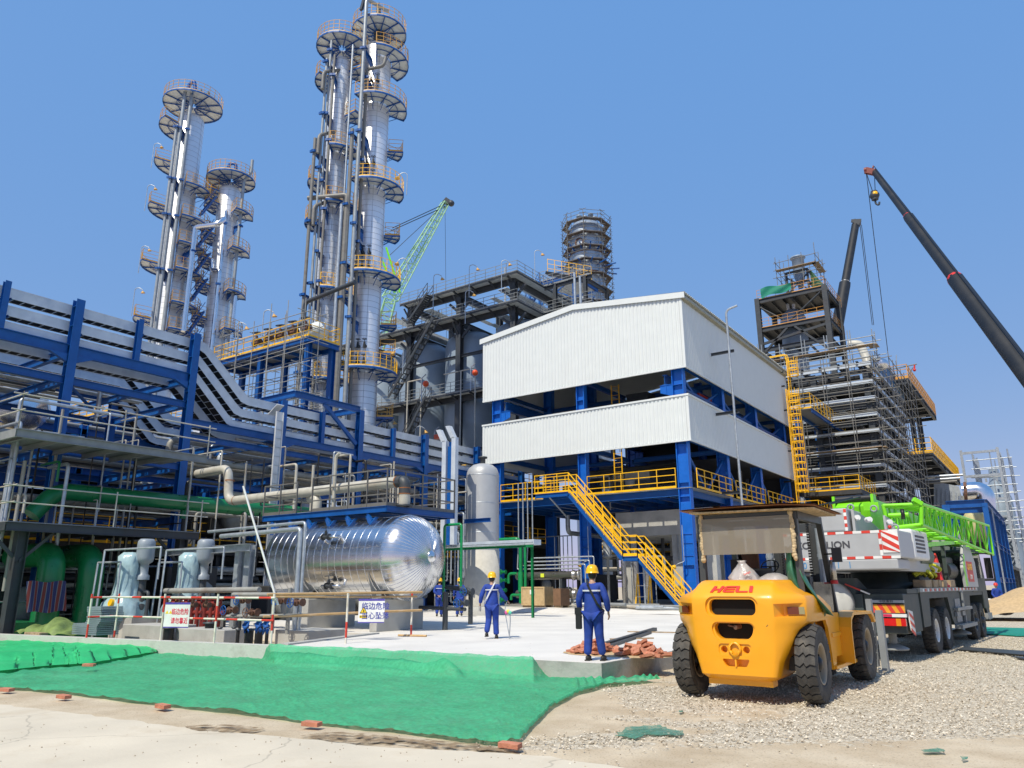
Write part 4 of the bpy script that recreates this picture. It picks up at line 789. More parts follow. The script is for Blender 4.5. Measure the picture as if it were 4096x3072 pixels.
mb = MB(); mb.pipe([(-21.6, 15.2, 1.5), (-17.2, 15.2, 1.5)], .07, 8); mb.pipe([(-26, 15.5, 1.62), (-20.7, 15.5, 1.65)], .09, 8); mb.pipe([(-21.6, 14.9, .85), (-17.4, 14.9, .95)], .05, 8); mb.tube((-19.3, 15, .4), (-19.3, 15, 1.6), .06, 8); mb.tube((-18.6, 15, .4), (-18.6, 15, 1.7), .06, 8); part(mb, 'pipe', M_pipe, bv)
for k, (x, z) in enumerate([(-21.0, 1.05), (-20.4, 1.35), (-19.9, 1.0), (-18.6, 1.35), (-17.9, 1.3)]): valve(bv, (x, 14.8, z), .1, M_rust, M_blue if k != 2 else M_rust)
# upright grey posts and pipes left of the drum
cp = thing('steel_post', 'light grey riveted steel post left of the drum', 'post', (-22.6, 16.6, 0)); part(MB().ib((-23.4, 16.6, -.2), (-23.4, 16.6, 3.2), .25, .25).ib((-22.85, 16.6, -.2), (-22.85, 16.6, 3.15), .3, .2), 'post', M_gal, cp)
for k, (px, r) in enumerate(((1185, .075), (1203, .05))):
    c0 = AD(px, 2390, 24.3); runp([(c0.x, c0.y, .5), (c0.x, c0.y, 3.45+.2*k), (c0.x-4.5-k, c0.y+.3, 3.42+.2*k)], r, M_gal, ['thicker', 'thinner'][k]+' grey pipe rising in front of the drum left end and turning left', bend=.15)
o = MB().ib((-29.5, 16.9, 3.05), (-22.6, 16.4, 3.05), .3, .25).build('tray_beam', M_gal); tag(o, 'grey cable tray beam running left from the drum at head height', 'beam')
ra = AD(973, 1945, 21.6); rb_ = AD(1112, 2420, 20.9)
o = MB().tube(ra, rb_, .028, 8).build('white_pole', M_wht); tag(o, 'slanting thin white pole leaning at the barrier corner left of the drum', 'pole')
# grating stack, tarp
gs = AZ(820, 2540, SZ); M_grt = mat('grating_steel', (.28, .34, .38), .5, metal=.4)
for k in range(15):
    w_ = (1.5 if k < 6 else .85); x0 = -24.25+(0 if k < 6 else .45); o = MB(); z = SZ+.03+k*.055; x0 += pr_.uniform(-.04, .04)
    for j in range(14): yy = 12.0+j*.05; o.box(x0-w_/2, x0+w_/2, yy, yy+.008, z, z+.042)
    o.box(x0-w_/2, x0-w_/2+.008, 12.0, 12.66, z, z+.042); o.box(x0+w_/2-.008, x0+w_/2, 12.0, 12.66, z, z+.042)
    o = o.build('grating_panel', M_grt); tag(o, 'galvanised grating panel in the stack on the kerb', 'grating', 'stacked grating panels')
M_tarp = mat('olive_tarp', (.17, .24, .07), .6, var=.3, vs=4, bump=.6, bs=10)
o = MB().grid(lambda u, v: V((-27.9+u*2.9+.1*math.sin(v*9), 11.6+v*1.3, SZ+.02+(.45*math.sin(PI*min(1, u*1.05))**.6*math.sin(PI*v)**.5)*(.75+.25*math.sin(u*11+v*4))+.04*math.sin(u*33+v*9))), 40, 16).build('tarpaulin', M_tarp); tag(o, 'crumpled olive green tarpaulin over material at the far left', 'tarpaulin')
o = MB().box(-26.6, -25.6, 11.35, 11.6, SZ, SZ+.07).build('plank', M_wood); tag(o, 'short plank lying in front of the olive tarpaulin', 'plank')
# dark filler blocks and pipes deep under the rack
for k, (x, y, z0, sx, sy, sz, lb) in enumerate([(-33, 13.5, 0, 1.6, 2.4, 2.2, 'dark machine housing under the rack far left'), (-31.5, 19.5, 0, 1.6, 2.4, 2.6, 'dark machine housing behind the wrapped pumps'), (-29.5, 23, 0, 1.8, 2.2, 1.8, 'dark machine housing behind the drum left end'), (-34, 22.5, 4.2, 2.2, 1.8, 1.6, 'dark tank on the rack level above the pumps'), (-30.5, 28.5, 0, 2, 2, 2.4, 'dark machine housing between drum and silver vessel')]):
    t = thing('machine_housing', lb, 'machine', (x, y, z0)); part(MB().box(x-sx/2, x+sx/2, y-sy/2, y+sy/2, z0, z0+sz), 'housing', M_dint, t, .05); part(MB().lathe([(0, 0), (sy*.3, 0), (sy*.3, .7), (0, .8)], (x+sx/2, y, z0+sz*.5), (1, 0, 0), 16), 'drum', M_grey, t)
# green posts and hose at the drum end, valves, blue wheels
t = thing('drain_valves', 'black valve group with blue handwheels right of the drum pier', 'valve group', (-16.9, 20.6, SZ)); part(MB().tube((-16.75, 19.9, SZ), (-16.75, 19.9, 1.55), .09, 10).pipe([(-18.3, 19.9, 1.05), (-15.9, 19.9, 1.0)], .06, 8).pipe([(-16.4, 20.8, .5), (-16.4, 20.8, 1.6), (-17.5, 20.8, 1.7)], .08, 8), 'pipe', M_dkg, t)
for x, y, z in ((-17.7, 19.8, 1.45), (-16.3, 20.6, 1.55), (-16.0, 19.9, 1.2)): valve(t, (x, y, z), .1, M_dkg, M_blue)
o = MB().pipe([(-18.2, 21.5, 1.2), (-18.2, 21.5, 3.9), (-17.4, 21.5, 3.9), (-17.4, 21.5, 1.5)], .05, 8).build('green_hoop', M_grnm); tag(o, 'green pipe hoop just behind the right end of the drum', 'pipe')
# ================================================================ BARRIER with signs
bt = mat('barrier_white', (.72, .68, .58), .5, dirt=.6, dirtc=(.3, .2, .1), ds=4); bor = mat('bamboo_tan', (.5, .32, .14), .6, dirt=.4, dirtc=(.6, .55, .5), ds=3)
M_rr = mat('barrier_red', (.62, .05, .03), .45)
def striped(name, a, c, r=.028, L_=.42, ph=0):
    mb = MB(); a, c = V(a), V(c); D = (c-a).length; d = (c-a)/D; s_ = -ph; k = 0
    while s_ < D:
        p = max(0, s_); q = min(D, s_+L_); mb.cur = 0 if k % 3 else 1
        if q > p: mb.tube(a+d*p, a+d*q, r, 8)
        s_ += L_; k += 1
    part(mb, name, [bt, M_rr], br_)
posts = [(-23.05, 11.5), (-22.9, 12.22), (-20.1, 12.0), (-17.9, 12.15), (-16.15, 12.55), (-14.95, 13.9), (-15.4, 16.8)]
bz = SZ
br_ = thing('safety_barrier', 'red and white tubular barrier along the pit kerb', 'barrier', (-19.5, 12.1, SZ))
for i, (x, y) in enumerate(posts): striped('post', (x, y, bz), (x, y, bz+1.22), .028, .38, .2*i)
pts = [V((x, y, bz)) for x, y in posts]
for h_, r in ((1.12, .028), (.58, .026)):
    striped('rail', pts[1]+V((-.3, -.04, h_)), pts[4]+V((.1, -.04, h_)), r, .46, .3*h_)
    striped('rail', pts[0]+V((0, -.03, h_)), pts[1]+V((0, 0, h_)), r, .3)
for a, c, r in ((pts[4]+V((-.35, .05, 1.2)), pts[6]+V((.2, .2, 1.22)), .035), (pts[4]+V((-.45, .06, .66)), pts[6]+V((.2, .2, .72)), .033), (pts[4]+V((-.3, .1, 1.14)), pts[6]+V((.1, .1, 1.1)), .026), ((pts[6].x-.4, pts[6].y-.1, SZ+.03), (pts[6].x+.5, pts[6].y+.1, SZ+.03), .03)): part(MB().tube(a, c, r, 8), 'rail', bor, br_)
def text(s_, size, m, parent, M_, name='lettering', ext=.002, shear=0, off=0, sx=1, align='CENTER'):
    cu = bpy.data.curves.new(name, 'FONT'); cu.body = s_; cu.size = size; cu.extrude = ext; cu.align_x = align; cu.align_y = 'CENTER'; cu.shear = shear; cu.offset = off
    o = bpy.data.objects.new(name, cu); C.objects.link(o); bpy.context.view_layer.update(); dg = bpy.context.evaluated_depsgraph_get()
    me = bpy.data.meshes.new_from_object(o.evaluated_get(dg)); bpy.data.objects.remove(o); me.transform(Matrix.Diagonal((sx, 1, 1, 1)))
    me.transform(M_); P = WL[parent.name]; me.transform(Matrix.Translation(-P)); me.materials.clear(); me.materials.append(m)
    o = bpy.data.objects.new(name, me); C.objects.link(o); o.parent = parent; WL[o.name] = P; return o
def sign(c, nrm, w_, h_, line1, line2, col, lb, tri):
    c = V(c); nrm = V(nrm).normalized(); x = V((0, 0, 1)).cross(nrm).normalized(); z = V((0, 0, 1)); t = thing('warning_sign', lb, 'sign', c-z*h_/2)
    part(MB().ob(c, x*(w_/2), nrm*.008, z*(h_/2)), 'board', M_wht, t)
    Mx = Matrix(((x.x, z.x, nrm.x, 0), (x.y, z.y, nrm.y, 0), (x.z, z.z, nrm.z, 0), (0, 0, 0, 1)))
    def T(dx, dz): return Matrix.Translation(c+x*dx+z*dz+nrm*.010) @ Mx
    pur = mat('sign_purple', (.08, .06, .35), .5)
    for s_, hh in ((1, .05), (-1, .025)): part(MB().ob(c+z*(s_*(h_/2-hh/2))+nrm*.009, x*(w_/2), nrm*.003, z*(hh/2)), 'border', pur, t)
    mc = mat('sign_ink', col, .5)
    if tri:
        text(line1, h_*.31, mc, t, T(w_*.15, h_*.18), sx=1, off=.002); text(line2, h_*.31, mc, t, T(w_*.15, -h_*.22), off=.002)
        yl = mat('sign_yellow', (.85, .6, .02), .5); p = c-x*w_*.30+nrm*.009
        k = w_*.15
        part(MB().prism([p-x*k-z*k*.6, p+x*k-z*k*.6, p+z*k*1.1], nrm*.002), 'triangle', M_blk, t)
        k2 = k*.74; part(MB().prism([p-x*k2-z*k2*.52+nrm*.003, p+x*k2-z*k2*.52+nrm*.003, p+z*k2*1.05+nrm*.003], nrm*.002), 'triangle_field', yl, t)
        part(MB().ball(p+z*k*.28+nrm*.006, k*.1, 8, 5).bar(p+z*k*.15+nrm*.006, p-z*k*.2+nrm*.006-x*k*.1, k*.16, .004, up=nrm).bar(p-z*k*.2+nrm*.006-x*k*.1, p-z*k*.1+nrm*.006+x*k*.25, k*.1, .004, up=nrm).bar(p+z*k*.1+nrm*.006, p+z*k*.2+nrm*.006+x*k*.25, k*.08, .004, up=nrm), 'falling_figure', M_blk, t)
        part(MB().ob(p-z*h_*.24, x*(w_*.15), nrm*.002, z*(h_*.055)), 'caption_plate', yl, t); text('当心坠落', h_*.085, M_blk, t, T(-w_*.30, -h_*.24) @ Matrix.Translation((0, 0, .003)))
    else:
        text(line1, h_*.26, mc, t, T(w_*.12, h_*.12), sx=.8, off=.002); text(line2, h_*.26, mc, t, T(w_*.12, -h_*.24), sx=.8, off=.002)
        yl = mat('sign_yellow', (.85, .6, .02), .5)
        for dx in (-.40, -.26): p = c+x*w_*dx+z*h_*.1+nrm*.009; k = w_*.065; part(MB().prism([p-x*k-z*k*.6, p+x*k-z*k*.6, p+z*k*1.1], nrm*.002), 'triangle', yl, t)
    return t
s2 = AY(1491, 2443, 15.2)
nv = V((CAM.x-s2.x, CAM.y-s2.y, 0)); sign((-15.3, 15.1, s2.z), (nv.x*.9, nv.y*1.25-6, 0), .72, .62, '临边危险', '当心坠落', (.02, .03, .3), 'white sign with yellow warning triangle and blue characters on the barrier', True)
s1 = AY(712, 2460, 11.93); sign((s1.x, 11.9, s1.z), (.35, -1, 0), .78, .64, '临边危险', '请勿靠近', (.7, .02, .06), 'white sign with red characters hanging on the left part of the barrier', False)
# ================================================================ PIPE RACK
RX = -32.; RB = -38.6
rk = thing('pipe_rack', 'long blue steel pipe rack carrying stacked silver cable trays', 'pipe rack', (-35, 22, 0))
up_z = [(12.71, 13.15), (12.0, 12.43), (11.39, 11.78)]; lo_z = [(10.55, 10.98), (9.9, 10.3), (9.31, 9.62)]
cols = [(2.9, 13.35), (8.3, 13.35), (13.67, 13.35), (19.04, 13.35), (24.3, 11.15), (29.75, 11.62), (35.4, 11.1), (40.8, 11.1), (46.2, 11.1)]
for y, zt in cols:
    for x in (RX+.28, RB):
        mb = MB(); mb.ib((x, y, -.1), (x, y, zt), .34, .36, up=(1, 0, 0), t=.025)
        for z in [zt-.3-k*.85 for k in range(4)]: mb.box(x-.15, x+.15, y-.16, y+.16, z-.01, z+.01)
        part(mb, 'column', M_blue, rk)
    for z in (zt-2.2, zt-3.4, 7.0, 4.6):
        part(MB().ib((RB, y, z), (RX+.2, y, z), .2, .34), 'cross_beam', M_blue, rk)
for (y0, zt0), (y1, zt1) in zip(cols, cols[1:]):
    up = y1 < 20
    for x in (RX+.28, RB):
        for z, h_ in (((11.16, .44), (9.87, .3), (7.0, .3)) if up else ((9.1, .36), (8.42, .28), (6.4, .26))):
            if 19 < y0 < 20 and z > 9: 
                part(MB().ib((x, y0+.18, 9.1), (x, y1-.18, 9.1), .2, .36), 'rack_beam', M_blue, rk); continue
            mb = MB(); mb.ib((x, y0+.18, z), (x, y1-.18, z), .2, h_)
            if x > -33 and h_ > .35: mb.prism([(x-.1, y0+.18, z-h_/2), (x-.1, y0+.85, z-h_/2), (x-.1, y0+.18, z-h_/2-.3)], (.2, 0, 0)); mb.prism([(x-.1, y1-.18, z-h_/2), (x-.1, y1-.85, z-h_/2), (x-.1, y1-.18, z-h_/2-.3)], (.2, 0, 0))
            part(mb, 'rack_beam', M_blue, rk)
        ym = (y0+y1)/2+.0
        if x > -33 and not (19 < y0 < 20):
            z0, z1 = (11.39, 13.3) if up else (9.28, 11.05)
            mb = MB(); mb.ib((x-.05, ym, z0), (x-.05, ym, z1), .22, .24, up=(1, 0, 0)); part(mb, 'tray_post', M_blue, rk)
    part(MB().ib((RB, (y0+y1)/2, 9.87 if up else 8.4), (RX+.2, (y0+y1)/2, 9.87 if up else 8.4), .15, .25).bar((RX, y0+.2, 9.8 if up else 8.4), (RB, y1-.2, 9.8 if up else 8.4), .1, .1), 'cross_beam', M_blue, rk)
def tray(parent, path, w_=.55, name='cable_tray'):
    """solid-bottomed covered tray: path is (y, zbottom, ztop) stations at x"""
    x1, st_ = path; x0 = x1-w_; mb = MB()
    for (ya, za, zb), (yb, zc, zd) in zip(st_, st_[1:]):
        mb.add([(x1, ya, za), (x1, yb, zc), (x1, yb, zd), (x1, ya, zb)], [(0, 1, 2, 3)]); mb.add([(x0, ya, za), (x0, yb, zc), (x0, yb, zd), (x0, ya, zb)], [(0, 3, 2, 1)])
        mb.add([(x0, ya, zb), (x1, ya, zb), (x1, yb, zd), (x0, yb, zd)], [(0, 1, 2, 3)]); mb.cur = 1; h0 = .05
        mb.add([(x0, ya, za+h0), (x1, ya, za+h0), (x1, yb, zc+h0), (x0, yb, zc+h0)], [(0, 3, 2, 1)])      # black cable bed, added to darken the shaded underside
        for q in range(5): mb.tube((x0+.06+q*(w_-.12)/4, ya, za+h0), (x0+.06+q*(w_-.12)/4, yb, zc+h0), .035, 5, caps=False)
        mb.cur = 0; mb.add([(x1-.012, ya, za), (x1-.012, yb, zc), (x1-.012, yb, zc+.09), (x1-.012, ya, za+.09)], [(0, 3, 2, 1)])
        L_ = math.hypot(yb-ya, zc-za); n_ = int(L_/.38)
        for k in range(n_):
            t = (k+.5)/n_; y = ya+(yb-ya)*t; z = za+(zc-za)*t; mb.box(x0, x1, y-.02, y+.02, z-.0, z+.02)
        mb.bar((x1+.004, ya, za+.02), (x1+.004, yb, zc+.02), .012, .03); mb.bar((x1+.004, ya, zb-.02), (x1+.004, yb, zd-.02), .012, .03)
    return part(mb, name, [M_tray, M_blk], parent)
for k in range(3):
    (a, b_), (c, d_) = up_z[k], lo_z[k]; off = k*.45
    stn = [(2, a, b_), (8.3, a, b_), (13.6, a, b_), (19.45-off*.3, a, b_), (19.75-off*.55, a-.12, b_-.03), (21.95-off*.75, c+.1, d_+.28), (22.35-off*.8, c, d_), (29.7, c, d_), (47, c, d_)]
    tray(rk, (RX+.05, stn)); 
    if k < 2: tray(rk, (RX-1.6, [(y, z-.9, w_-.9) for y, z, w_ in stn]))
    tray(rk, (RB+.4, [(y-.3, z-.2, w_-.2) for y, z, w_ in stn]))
mb = MB()   # arms under the trays
for y, zt in cols:
    for z0, z1 in (up_z if y < 20 else lo_z): mb.ch((RX-.6, y+.3, z0-.06), (RX+.2, y+.3, z0-.06), .06, .1)
    for z0, z1 in (up_z if y < 16 else lo_z): 
        if not 15 < y < 21: mb.ch((RX-.6, y+2.9, z0-.06), (RX+.2, y+2.9, z0-.06), .06, .1)
part(mb, 'tray_arm', M_blue, rk)
# blue gantry on the rack in front of the tall towers
gn = thing('rack_gantry', 'bright blue rectangular gantry frame standing on the pipe rack below the tall towers', 'gantry', (-33.5, 27.5, 9))
mb = MB()
for x in (RX+.3, RX-2.6):
    mb.ib((x, 25.0, 11.65), (x, 29.7, 11.65), .25, .34)
mb.ib((RX-2.6, 25.0, 11.65), (RX+.3, 25.0, 11.65), .2, .34); mb.ib((RX-2.6, 29.6, 11.65), (RX+.3, 29.6, 11.65), .2, .34); mb.bar((RX+.3, 27.0, 11.5), (RX+.3, 29.5, 9.6), .15, .2); part(mb, 'frame', M_blue, gn)
# light ladder-type tray rising at the drum
lt = thing('ladder_tray', 'pale upright ladder tray rising up to the rack left of the drum', 'cable tray', (-30.5, 22.6, 0)); a = AX(1112, 1630, -30.9); 
mb = MB(); x = -30.9; y = a.y+.15
for s_ in (-1, 1): mb.box(x-.05+s_*0, x+.05, y+s_*.2-.015, y+s_*.2+.015, .5, a.z-.2)
mb.box(x-.02, x, y-.2, y+.2, .5, a.z-.2); mb.ob((x-.35, y, a.z-.05), (.35, 0, .22), (0, .21, 0), (-.012, 0, .02)); part(mb, 'tray', mat('pale_tray', (.6, .62, .64), .4, metal=.2), lt)
mb = MB(); z = .8
while z < a.z-.3: mb.box(x+.0, x+.03, y-.2, y+.2, z, z+.03); z += .45
part(mb, 'rung', M_gal, lt)
# process pipes on the rack levels
rg = random.Random(5); lv = [(10.15, 0, 20), (8.75, 20, 46), (7.35, 0, 46), (4.95, 0, 44)]
for li, (z, ya, yb) in enumerate(lv):
    x = RB+.5
    while x < RX-.3:
        r = rg.choice([.05, .07, .07, .1, .13, .17, .22]); m_ = rg.choice([M_pipe, M_pipel, M_gal, M_ss, M_dkg, M_pipe]); x += r+.06
        a = ya+rg.uniform(0, 5) if ya else 2; c = yb-rg.uniform(0, 6)
        pts = [(x, a, z+r), (x, c, z+r)]
        if rg.random() < .35: pts.append((x, c, z+r+rg.choice([-1.6, -2.2, 1.2])))
        if rg.random() < .25: pts = [(x, a, z+r-1.5)]+pts
        runp(pts, r, m_, ['process pipe lying on the top beam level of the near rack bays', 'process pipe lying on the top beam level of the far rack bays', 'process pipe lying on the middle level of the rack', 'process pipe lying on the lowest level of the rack'][li], ['pipes on the rack, top near', 'pipes on the rack, top far', 'pipes on the rack, middle', 'pipes on the rack, lowest'][li])
        x += r+rg.uniform(.05, .5)
# risers and small-bore tubes on the front of the rack
for k in range(84):
    y = rg.uniform(11, 39); x = rg.uniform(-31.6, -29.4); zt = rg.choice([5, 6.2, 7.6, 8.6]); zb = rg.uniform(0, 2.5); r = rg.choice([.025, .035, .05, .07])
    pts = [(x, y, zb), (x, y, zt)]
    if rg.random() < .6: pts.append((x-rg.uniform(.6, 2.5), y, zt))
    elif rg.random() < .5: pts.append((x, y+rg.uniform(1, 4), zt))
    if rg.random() < .4: pts = [(x, y+rg.choice([-1, 1])*rg.uniform(.5, 2), zb)]+pts
    runp(pts, r, rg.choice([M_gal, M_pipe, M_pipel, M_blk, M_gal]), 'small pipe riser on the front of the blue rack', 'small risers on the front of the rack', n=6)
for k in range(70):
    y = rg.uniform(12, 38); x = rg.uniform(-37, -30.5); z = rg.uniform(1.0, 6.4); L_ = rg.uniform(1.5, 5.5); r = rg.choice([.03, .05, .08, .12, .16])
    pts = [(x, y, z), (x+.0, y+L_, z)] if rg.random() < .6 else [(x, y, z), (x+min(L_, -29.8-x), y, z), (x+min(L_, -29.8-x), y, z-rg.uniform(.4, 1.5))]
    runp(pts, r, rg.choice([M_dint, M_pipe, M_dkg, M_pipel, M_gal, M_grn]), 'pipe length in the dark pipework below the rack', 'pipes in the dark below the rack', n=6)
# tank deep below rack etc.
for k, (x, y, z, r, L_) in enumerate([(-35, 17, 3.0, .9, 3), (-35.5, 24, 3.3, .9, 3.5), (-34.5, 31, 2.6, .8, 3)]):
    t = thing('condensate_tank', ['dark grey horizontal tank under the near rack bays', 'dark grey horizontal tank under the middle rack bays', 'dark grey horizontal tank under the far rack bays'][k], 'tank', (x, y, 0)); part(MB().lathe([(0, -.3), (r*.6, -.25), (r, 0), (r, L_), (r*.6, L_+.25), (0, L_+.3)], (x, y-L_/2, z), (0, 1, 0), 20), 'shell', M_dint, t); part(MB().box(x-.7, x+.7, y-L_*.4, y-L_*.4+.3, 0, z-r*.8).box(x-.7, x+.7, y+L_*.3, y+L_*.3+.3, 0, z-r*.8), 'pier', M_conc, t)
# second, farther rack behind with blue frames (dark mass behind)
r2 = thing('pipe_rack', 'farther blue pipe rack in the shade behind the first one', 'pipe rack', (-47, 25, 0))
for y in (2, 8, 14, 20, 26, 32):
    part(MB().ib((-43.5, y, 0), (-43.5, y, 10.6), .35, .35), 'column', M_blue, r2); part(MB().ib((-50, y, 0), (-50, y, 10.6), .35, .35), 'column', M_blue, r2)
    for z in (10.2, 8, 5.5): part(MB().ib((-50, y, z), (-43.5, y, z), .2, .35), 'cross_beam', M_blue, r2)
for z in (10.2, 8, 5.5): part(MB().ib((-43.5, 0, z), (-43.5, 33, z), .2, .35), 'rack_beam', M_blue, r2); part(MB().ib((-50, 0, z), (-50, 33, z), .2, .35), 'rack_beam', M_blue, r2)
part(MB().box(-50, -43.5, 0, 33, 5.68, 5.74), 'deck', M_dkg, r2)
for k in range(26):
    x = rg.uniform(-50, -43.6); z = rg.choice([5.9, 8.3, 10.5]); r = rg.choice([.08, .12, .18, .25])
    runp([(x, rg.uniform(0, 8), z+r), (x, rg.uniform(20, 33), z+r)], r, rg.choice([M_pipe, M_dkg, M_gal, M_pipel]), 'process pipe lying on the farther rack', 'pipes on the farther rack')
# bright horizontal vessel at the far left, yellow railed decks behind the rack
vt = thing('insulated_vessel', 'bright insulated vessel with domed end at the far left behind the rack', 'vessel', (-46, 14.5, 8)); c0 = AD(75, 1620, 47)
part(MB().lathe([(0, -1.9), (.9, -1.75), (1.5, -1.2), (1.72, -.3), (1.75, 0), (1.75, 3.5)], (c0.x-1, c0.y, c0.z-.3), (-1, -.25, 0), 32), 'shell', M_mir, vt); part(MB().box(c0.x-3, c0.x-1, c0.y-1, c0.y+1, 5.7, c0.z-1.8), 'saddle', M_blue, vt)
def ydeck(lb, p, x0, x1, y0, y1, z, m=M_yel, cols_=True, parts_=True, h=1.2):
    t = thing('railed_deck', lb, 'deck', ((x0+x1)/2, (y0+y1)/2, 0)); part(MB().box(x0, x1, y0, y1, z-.08, z), 'deck', M_grey, t)
    part(MB().rail([(x0, y0, z), (x1, y0, z), (x1, y1, z), (x0, y1, z)], h=h, close=True), 'railing', m, t)
    mb = MB(); mb.ib((x0, y0, z-.25), (x1, y0, z-.25), .2, .32).ib((x0, y1, z-.25), (x1, y1, z-.25), .2, .32).ib((x0, y0, z-.25), (x0, y1, z-.25), .2, .32).ib((x1, y0, z-.25), (x1, y1, z-.25), .2, .32)
    n_ = int((x1-x0)/1.5)
    for k in range(1, n_): mb.ib((x0+k*(x1-x0)/n_, y0, z-.22), (x0+k*(x1-x0)/n_, y1, z-.22), .12, .25)
    part(mb, 'frame', M_blue, t)
    if cols_:
        for x in (x0+.3, (x0+x1)/2, x1-.3):
            for y in (y0+.3, y1-.3): part(MB().ib((x, y, 0), (x, y, z-.3), .35, .35), 'column', M_blue, t)
        for zz in (z*.33, z*.66):
            mb = MB(); mb.ib((x0+.3, y0+.3, zz), (x1-.3, y0+.3, zz), .2, .3).ib((x0+.3, y1-.3, zz), (x1-.3, y1-.3, zz), .2, .3); part(mb, 'beam', M_blue, t)
    return t
q = AD(445, 1640, 60); ydeck('yellow railed deck glimpsed between the rack columns at the left', None, q.x-7, q.x+1, q.y, q.y+5, q.z)
q1 = AD(870, 1445, 56); q2 = AY(1235, 1330, q1.y); yd = ydeck('blue steel deck with bright yellow railing left of the tall towers', None, q1.x-.5, q2.x, q1.y, q1.y+2.6, q1.z)
YD = (q1, q2)
# equipment on that deck
t = thing('deck_exchangers', 'white insulated drum with rusty valves on the yellow railed deck', 'vessel', (q2.x-2, q1.y+2, q1.z)); part(MB().lathe([(0, -.2), (.6, 0), (.6, 2.2), (0, 2.4)], (q2.x-3.3, q1.y+2, q1.z+1.2), (1, 0, 0), 16), 'shell', M_white, t)
mb = MB(); mb.pipe([(q1.x+4, q1.y+1, q1.z), (q1.x+4, q1.y+1, q1.z+1.4), (q1.x+8, q1.y+1, q1.z+1.4), (q1.x+8, q1.y+1, q1.z+3), (q2.x+3, q1.y+1, q1.z+3.3)], .15, 8); part(mb, 'pipe', M_dkg, t)
for k in range(5): valve(t, (q1.x+3.5+k*1.3, q1.y+.7, q1.z+.9), .22, M_rust, M_dkg, d=(0, -.2, 1))
# scaffolding round the foot of the tall towers
def scaffold(lb, x0, x1, y0, y1, z0, z1, sp=1.6, lift=1.7, m=None, boards=(), r=.026, jit=.12, seed=1, ring=True):
    t = thing('scaffolding', lb, 'scaffolding', ((x0+x1)/2, (y0+y1)/2, z0)); rr_ = random.Random(seed); m = m or M_pipe; nx_ = max(1, round((x1-x0)/sp)); ny_ = max(1, round((y1-y0)/sp)); mb = MB(); mh = MB()
    P = [(x0+(x1-x0)*i/nx_, y) for i in range(nx_+1) for y in (y0, y1)]+[(x, y0+(y1-y0)*j/ny_) for j in range(1, ny_) for x in (x0, x1)]
    for x, y in P: mb.tube((x, y, z0), (x, y, z1+rr_.uniform(.2, 1.2)), r, 6)
    z = z0+lift*.5
    while z < z1+.3:
        for y in (y0, y1): mh.tube((x0-rr_.uniform(.2, .8), y, z), (x1+rr_.uniform(.2, .8), y, z+rr_.uniform(-jit, jit)), r, 6)
        for x in (x0, x1): mh.tube((x, y0-rr_.uniform(.2, .8), z), (x, y1+rr_.uniform(.2, .8), z+rr_.uniform(-jit, jit)), r, 6)
        z += lift*.5
    part(mb, 'standard', m, t); part(mh, 'ledger', m, t)
    for z in boards: part(MB().box(x0, x1, y0-.3, y0+.5, z, z+.06).box(x1-.5, x1+.3, y0, y1, z, z+.055), 'boards', M_wood, t)
    return t
scaffold('grey tube scaffolding in front of the yellow railed deck', q2.x-7, q2.x+1.5, q1.y-1.6, q1.y-.4, 9, q1.z+1, seed=4, m=M_pipe)
scaffold('grey tube scaffolding against the foot of the tall towers', -48.5, -43.5, 34.2, 36.2, 9, 21, seed=3, m=M_pipe)

# ---------------------------------------------------------------- dark units added so the space under racks and building reads as shade
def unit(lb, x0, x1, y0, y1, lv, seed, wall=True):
    t = thing('backing_unit', lb, 'dark backing', ((x0+x1)/2, (y0+y1)/2, 0)); rr_ = random.Random(seed); zt = lv[-1]
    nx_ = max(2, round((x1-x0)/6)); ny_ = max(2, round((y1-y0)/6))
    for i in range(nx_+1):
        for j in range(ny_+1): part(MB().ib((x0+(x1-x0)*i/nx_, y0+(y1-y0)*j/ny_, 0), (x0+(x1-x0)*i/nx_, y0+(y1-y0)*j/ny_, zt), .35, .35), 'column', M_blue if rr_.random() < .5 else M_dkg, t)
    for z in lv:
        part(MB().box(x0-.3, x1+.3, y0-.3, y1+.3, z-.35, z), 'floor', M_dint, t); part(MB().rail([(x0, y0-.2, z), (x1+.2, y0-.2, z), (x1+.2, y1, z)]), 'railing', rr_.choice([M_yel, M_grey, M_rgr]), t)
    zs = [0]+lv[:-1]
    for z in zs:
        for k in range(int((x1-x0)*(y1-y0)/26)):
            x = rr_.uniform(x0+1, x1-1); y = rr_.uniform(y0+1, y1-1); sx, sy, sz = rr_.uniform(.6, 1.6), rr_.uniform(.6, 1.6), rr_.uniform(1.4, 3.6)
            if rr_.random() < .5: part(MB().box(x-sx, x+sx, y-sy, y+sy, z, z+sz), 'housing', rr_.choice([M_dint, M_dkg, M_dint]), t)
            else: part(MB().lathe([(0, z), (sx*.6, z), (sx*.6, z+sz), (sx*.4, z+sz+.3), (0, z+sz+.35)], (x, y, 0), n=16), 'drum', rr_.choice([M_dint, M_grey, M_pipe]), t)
    if wall: part(MB().box(x0-.3, x0-.1, y0, y1, 0, zt-.4) if (y1-y0) > (x1-x0) else MB().box(x0, x1, y1+.1, y1+.3, 0, zt-.4), 'dark_backing', M_dint, t)
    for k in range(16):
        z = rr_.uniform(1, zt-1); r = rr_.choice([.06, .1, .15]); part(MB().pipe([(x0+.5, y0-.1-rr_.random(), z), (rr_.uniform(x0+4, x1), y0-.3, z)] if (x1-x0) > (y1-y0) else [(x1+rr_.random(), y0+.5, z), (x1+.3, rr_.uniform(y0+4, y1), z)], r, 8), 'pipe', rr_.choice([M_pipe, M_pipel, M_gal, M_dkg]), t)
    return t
unit('dark backing unit added deep behind the two blue racks at the left', -60, -52.5, -8, 44, [4.6, 9.2], 41)
